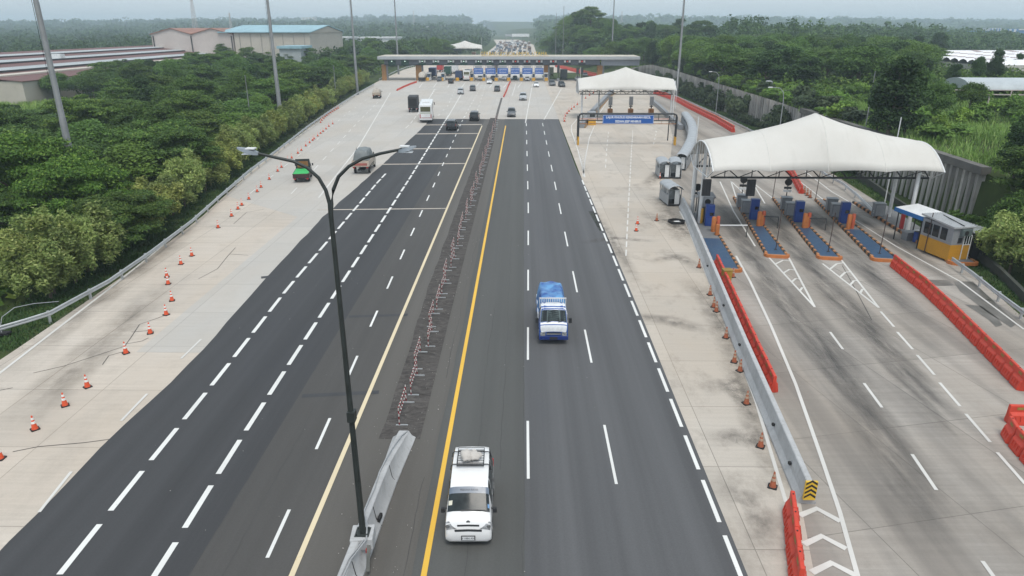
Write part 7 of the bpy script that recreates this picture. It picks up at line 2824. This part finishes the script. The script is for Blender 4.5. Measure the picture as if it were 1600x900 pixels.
# long low factory sheds: red slopes with pale clerestories, running parallel to the road
sh = thing('factory_sheds', 'row of long low red roofs with pale clerestory strips behind the left wood', 'factory', (-136, 182, 0))
YL = 205.0
zr = 4.6
d0 = -8.0
for name_, w_, step, m_ in (('roof', 15.0, .55, RED_ROOF), ('clerestory_roof', 5.0, 0, PALE_ROOF), ('roof', 6.0, .5, RED_ROOF), ('clerestory_roof', 4.5, 0, PALE_ROOF), ('roof', 5.0, .4, RED_ROOF), ('clerestory_roof', 4.0, 0, PALE_ROOF), ('roof', 5.0, 0, RED_ROOF)):
    z1_ = zr + w_ * .085
    mb = MB(); mb.add([(-d0, 0, zr), (-d0, YL, zr), (-d0 - w_, YL, z1_), (-d0 - w_, 0, z1_)], [(0, 1, 2, 3)])
    r1 = mb.build(name_, m_, sh, fix=False); r1.modifiers.new('thickness', 'SOLIDIFY').thickness = .12
    d0 += w_
    if step:
        mb = MB(); mb.box((-d0 + .1, YL / 2, z1_ + step / 2), (.15, YL, step)); mb.build('step_shade', DARK_STEEL, sh)  # shade line at the roof step, put in as a dark face
    zr = z1_ + step
mb = MB(); mb.box((-18, YL / 2, 2.2), (35, YL - .5, 7.0)); mb.box((3.6, YL / 2, 1.6), (8.0, YL - .6, 6.0)); mb.build('wall', BEIGE_WALL, sh)
mb = MB(); mb.box((-20, 60, 8.6), (3, 2.4, 1.2)); mb.build('roof_box', WHITE_STEEL, sh)

x, y = G(12, 146, 0)
ho = thing('house', 'small grey house with a red roof among trees at the left edge', 'house', (x, y, 0), R(12))
gable(ho, -6, 5, 0, 14, 4.2, 6.2, wall_box_mat('grey_house_wall', (.27, .27, .27)), RUST_ROOF)
mb = MB(); mb.box((1, -.05, 1.4), (2.6, .1, 1.4)); mb.build('window', GLASS_DARK, ho)
mb = MB(); mb.box((5.4, 6, 3.7), (1.8, 13, .12)); mb.build('side_canopy', PALE_ROOF, ho)

# right: white greenhouse halls
gx = thing('greenhouse', 'wide hall of white film greenhouses in many ridges on the right', 'greenhouse', (150, 205, 5))
n_r = 16
vs, fs = [], []
def gh_left(y):
    return Z(1390, 80, y)[0] - 150 if y > 268 else lerp(Z(1480, 92, 218)[0] - 150, Z(1390, 80, 268)[0] - 150, (y - 218) / 50)
for k in range(n_r):
    y0_, y1_ = 198 + k * 5.6 - 205, 198 + (k + 1) * 5.6 - 205
    xl, xr = gh_left(y0_ + 205), 190
    for j in range(5):
        t = j / 4
        vs += [(xl, lerp(y0_, y1_, t), 3.0 + 1.3 * math.sin(math.pi * t) ** .8), (xr, lerp(y0_, y1_, t), 3.0 + 1.3 * math.sin(math.pi * t) ** .8)]
    b = k * 10
    fs += [(b + 2 * j, b + 2 * j + 1, b + 2 * j + 3, b + 2 * j + 2) for j in range(4)]
mb = MB(); mb.add(vs, fs); mb.build('ridged_roof', GH_ROOF, gx, fix=False)
mb = MB()
for k in range(n_r):
    y0_ = 198 + k * 5.6 - 205
    xl = gh_left(y0_ + 205)
    mb.box((xl + .1, y0_ + 2.8, 1.45), (.2, 5.5, 3.1))
mb.box((95 + gh_left(198) / 2, -7.0, 1.45), (190 - gh_left(198), .2, 3.1))
mb.build('film_wall', M('film_wall', (.52, .5, .47), .7), gx)
mb = MB()
for k in range(n_r):
    y0_ = 198 + (k + .5) * 5.6 - 205
    for q in range(12):
        mb.box((gh_left(y0_ + 205) + 6 + q * 13, y0_ - .6, 4.28), (2.2, .5, .18))
mb.build('roof_vents', M('vent_pinkish', (.48, .40, .40), .7), gx)
# low shed with a white roof, curved grey greenhouse, blue factories
x, y = G(1426, 111, 4.9)
sd = thing('shed', 'small shed with a flat white roof in front of the white greenhouses', 'shed', (x, y, 4.6))
mb = MB(); mb.box((0, 3, 1.4), (7, 6, 2.8)); mb.build('wall', wall_box_mat('shed_grey_wall', (.34, .35, .37)), sd)
mb = MB(); mb.box((.4, 2.6, 2.95), (9, 8, .22)); mb.build('roof', WHITE_STEEL, sd)
mb = MB(); mb.box((2.3, -.05, 1.1), (1.4, .1, 2.1)); mb.build('door', DARK_STEEL, sd)
x, y = G(1541, 172, 4.9)
cg_ = thing('arched_greenhouse', 'arched grey plastic greenhouse with an open frame at the right edge', 'greenhouse', (x, y, 4.7), R(-4))
mb = MB()
n_ = 12
vs, fs = [], []
for xx in (1.5, 30):
    for k in range(n_ + 1):
        a = math.pi * k / n_
        vs.append((xx, 14 - 5 * math.cos(a), 2.7 + 1.7 * math.sin(a)))
for k in range(n_):
    fs.append((k, k + 1, n_ + 2 + k, n_ + 1 + k))
fs.append(tuple(range(n_ + 1)))
mb.add(vs, fs); mb.build('arched_cover', M('grey_film', (.42, .46, .48), .4, 0, .15, .3, .2), cg_, smooth=40)
mb = MB()
for k in range(5):
    mb.box((k * 4.2, 0, 1.35), (.16, .16, 2.7))
    mb.box((k * 4.2, 9, 1.35), (.16, .16, 2.7))
mb.box((10, 0, 2.65), (22, .14, .14)); mb.box((10, 9, 2.65), (22, .14, .14))
mb.build('frame_posts', M('frame_pink_white', (.5, .42, .4), .6), cg_)
mb = MB(); mb.box((12, 5, .06), (24, 11, .12)); mb.build('floor_sheet', M('black_ground_sheet', (.15, .155, .16), .8), cg_)
x, y = G(1520, 152, 5)
pn = thing('small_shelter', 'little shelter with a pale roof left of the arched greenhouse', 'shelter', (x, y, 4.8))
mb = MB(); mb.box((0, 0, 2.3), (2.6, 2.0, .14)); mb.build('roof', WHITE_STEEL, pn)
mb = MB(); mb.box((.4, 0, 1.1), (1.6, 1.4, 2.2)); mb.build('wall', DARK_STEEL, pn)

def far_block(name, label, u0, u1, v0, v1, Y, depth, wall, roof=None, stripes=None, cat='factory'):
    xa, zt = Z(u0, v0, Y)
    xb, zb = Z(u1, v1, Y)
    zg = min(zb, ground_z((xa + xb) / 2, Y)) - 2
    r_ = thing(name, label, cat, ((xa + xb) / 2, Y, zg))
    w_, h_ = xb - xa, zt - zg
    mb = MB(); mb.box((0, depth / 2, h_ / 2), (w_, depth, h_)); mb.build('wall', wall, r_)
    if roof:
        mb = MB(); mb.box((0, depth / 2, h_ + .5), (w_ + 1.5, depth + 1.5, 1.0)); mb.build('roof', roof, r_)
    if stripes:
        n_, m_ = stripes
        for k in range(n_):
            mb = MB(); mb.box((-w_ / 2 + (k + .25) * w_ / n_, -.3, h_ * .55), (w_ / n_ * .45, .4, h_ * .86)); mb.build('wall_stripe', m_, r_)
    return r_
FBLUE = wall_box_mat('factory_blue', (.06, .20, .42))
FWHITE = wall_box_mat('factory_white', (.62, .63, .64))
far_block('factory', 'distant blue and white striped factory tower block on the right horizon', 1548, 1561, 44, 63, 820, 20, FWHITE, None, (4, FBLUE))
far_block('factory', 'distant blue factory with broad white stripes at the right edge', 1562, 1588, 45, 62, 830, 40, FBLUE, None, (4, FWHITE))
far_block('factory', 'distant pale and blue banded factory at the very right edge', 1588, 1630, 47, 60, 840, 40, FBLUE, FWHITE)
far_block('factory', 'distant long blue roofed factory left of the striped tower', 1470, 1546, 50, 62, 800, 60, FBLUE, FBLUE)
far_block('factory', 'distant long white roofed hall on the right horizon', 1360, 1450, 50, 56, 900, 50, FWHITE, FWHITE)
far_block('factory', 'distant white shed group in front of the long blue factory', 1510, 1546, 56, 63, 740, 20, FWHITE, FWHITE)
far_block('hall', 'small distant shed with a blue roof among the right trees', 1393, 1404, 61, 66, 560, 12, FWHITE, FBLUE)
far_block('hall', 'small distant white roofed shed among the right trees', 1376, 1385, 60, 64, 570, 12, FWHITE, FWHITE)
far_block('hall', 'long white roofed halls in the trees left of the fourth mast', 492, 545, 60, 66, 560, 30, FWHITE, FWHITE, None, 'hall')
far_block('hall', 'white roofed hall in the trees just left of the toll gate mast', 560, 618, 60, 66, 600, 30, FWHITE, FWHITE, None, 'hall')
far_block('hall', 'pale hillside building in the haze above the distant canopy', 660, 668, 41, 48, 1250, 20, FWHITE, None, None, 'building')
far_block('hall', 'wide pale hillside building in the haze left of the far road', 670, 694, 40, 47, 1300, 20, BEIGE_WALL, None, None, 'building')
far_block('hall', 'tiny white building in the haze on the left hillside', 607, 614, 42, 46, 1300, 15, FWHITE, None, None, 'building')
far_block('hall', 'hazy apartment blocks on the left horizon above the warehouse', 470, 492, 27, 40, 2400, 30, BEIGE_WALL, None, (4, FWHITE), 'building')
far_block('hall', 'low blue roofed sheds behind the left wood beside the blue warehouse', 436, 470, 76, 84, 300, 14, PALE_ROOF, BLUE_ROOF, None, 'shed')
# white roof over the road far beyond the jam
r_ = thing('far_canopy', 'distant white flat canopy over the road behind the traffic jam', 'canopy', (Z(815, 62, 900)[0], 900, 0))
xa, xb = Z(800, 62, 900)[0] - r_.location.x, Z(827, 62, 900)[0] - r_.location.x
mb = MB(); mb.box(((xa + xb) / 2, 8, 8.6), (xb - xa, 16, 3.2)); mb.build('roof', WHITE_STEEL, r_)
for xx in (xa + 1, 0, xb - 1):
    mb = MB(); mb.box((xx, 8, 3.6), (.7, 2, 7.2)); mb.build('pillar', GREY_STEEL, r_)
r_ = thing('far_canopy', 'distant grey canopy over the road left of the white one behind the jam', 'canopy', (Z(795, 62, 930)[0], 930, 0))
mb = MB(); mb.box((0, 8, 8.2), (10, 16, 2.4)); mb.build('roof', GREY_STEEL, r_)
for xx in (-4, 4):
    mb = MB(); mb.box((xx, 8, 3.6), (.7, 2, 7.2)); mb.build('pillar', GREY_STEEL, r_)

# ================================================================== small loose things
rng = np.random.default_rng(77)
V, F = [], []
for i in range(420):
    t = rng.random()
    if t < .6:
        x, y = rng.uniform(-6.9, -3.9), rng.uniform(15, 60)
    elif t < .8:
        x, y = rng.uniform(-18, 7), rng.uniform(16, 60)
    else:
        y = rng.uniform(20, 80)
        x = interp(BARRIER, float(y)) + rng.uniform(-2.5, 2)
    s = rng.uniform(.008, .026) * (1.6 if rng.random() < .1 else 1)
    o = len(V)
    for dx, dy, dz in ((1, 0, .3), (0, 1, .2), (-1, 0, .35), (0, -1, .25), (0, 0, 1.1), (0, 0, -.2)):
        V.append((x + dx * s * rng.uniform(.6, 1.2), y + dy * s * rng.uniform(.6, 1.2), .02 + dz * s))
    F += [(o, o + 1, o + 4), (o + 1, o + 2, o + 4), (o + 2, o + 3, o + 4), (o + 3, o, o + 4), (o + 1, o, o + 5), (o + 2, o + 1, o + 5), (o + 3, o + 2, o + 5), (o, o + 3, o + 5)]
me = bpy.data.meshes.new('gravel')
me.from_pydata(V, [], F)
me.materials.append(M('gravel_pale', (.42, .40, .38), .9, 0, .3, 3))
o = bpy.data.objects.new('gravel', me)
COL.objects.link(o)
tag(o, 'loose pale gravel scattered on the median and the lanes', 'gravel', kind='stuff')

# ================================================================== haze over the whole scene
mb = MB()
mb.box((0, 1900, 38), (9400, 4600, 82))
n = Nodes('haze_air')
n.t.nodes.remove(n.b)
pv = n.new('VolumePrincipled')
pv.inputs['Color'].default_value = (.74, .88, 1.0, 1)
pv.inputs['Density'].default_value = HAZE
pv.inputs['Anisotropy'].default_value = .1
n.link(pv.outputs[0], n.t.nodes['Material Output'].inputs['Volume'])
tag(mb.build('haze', n.m), 'pale blue haze lying over the far woods and the road', 'haze', kind='stuff')
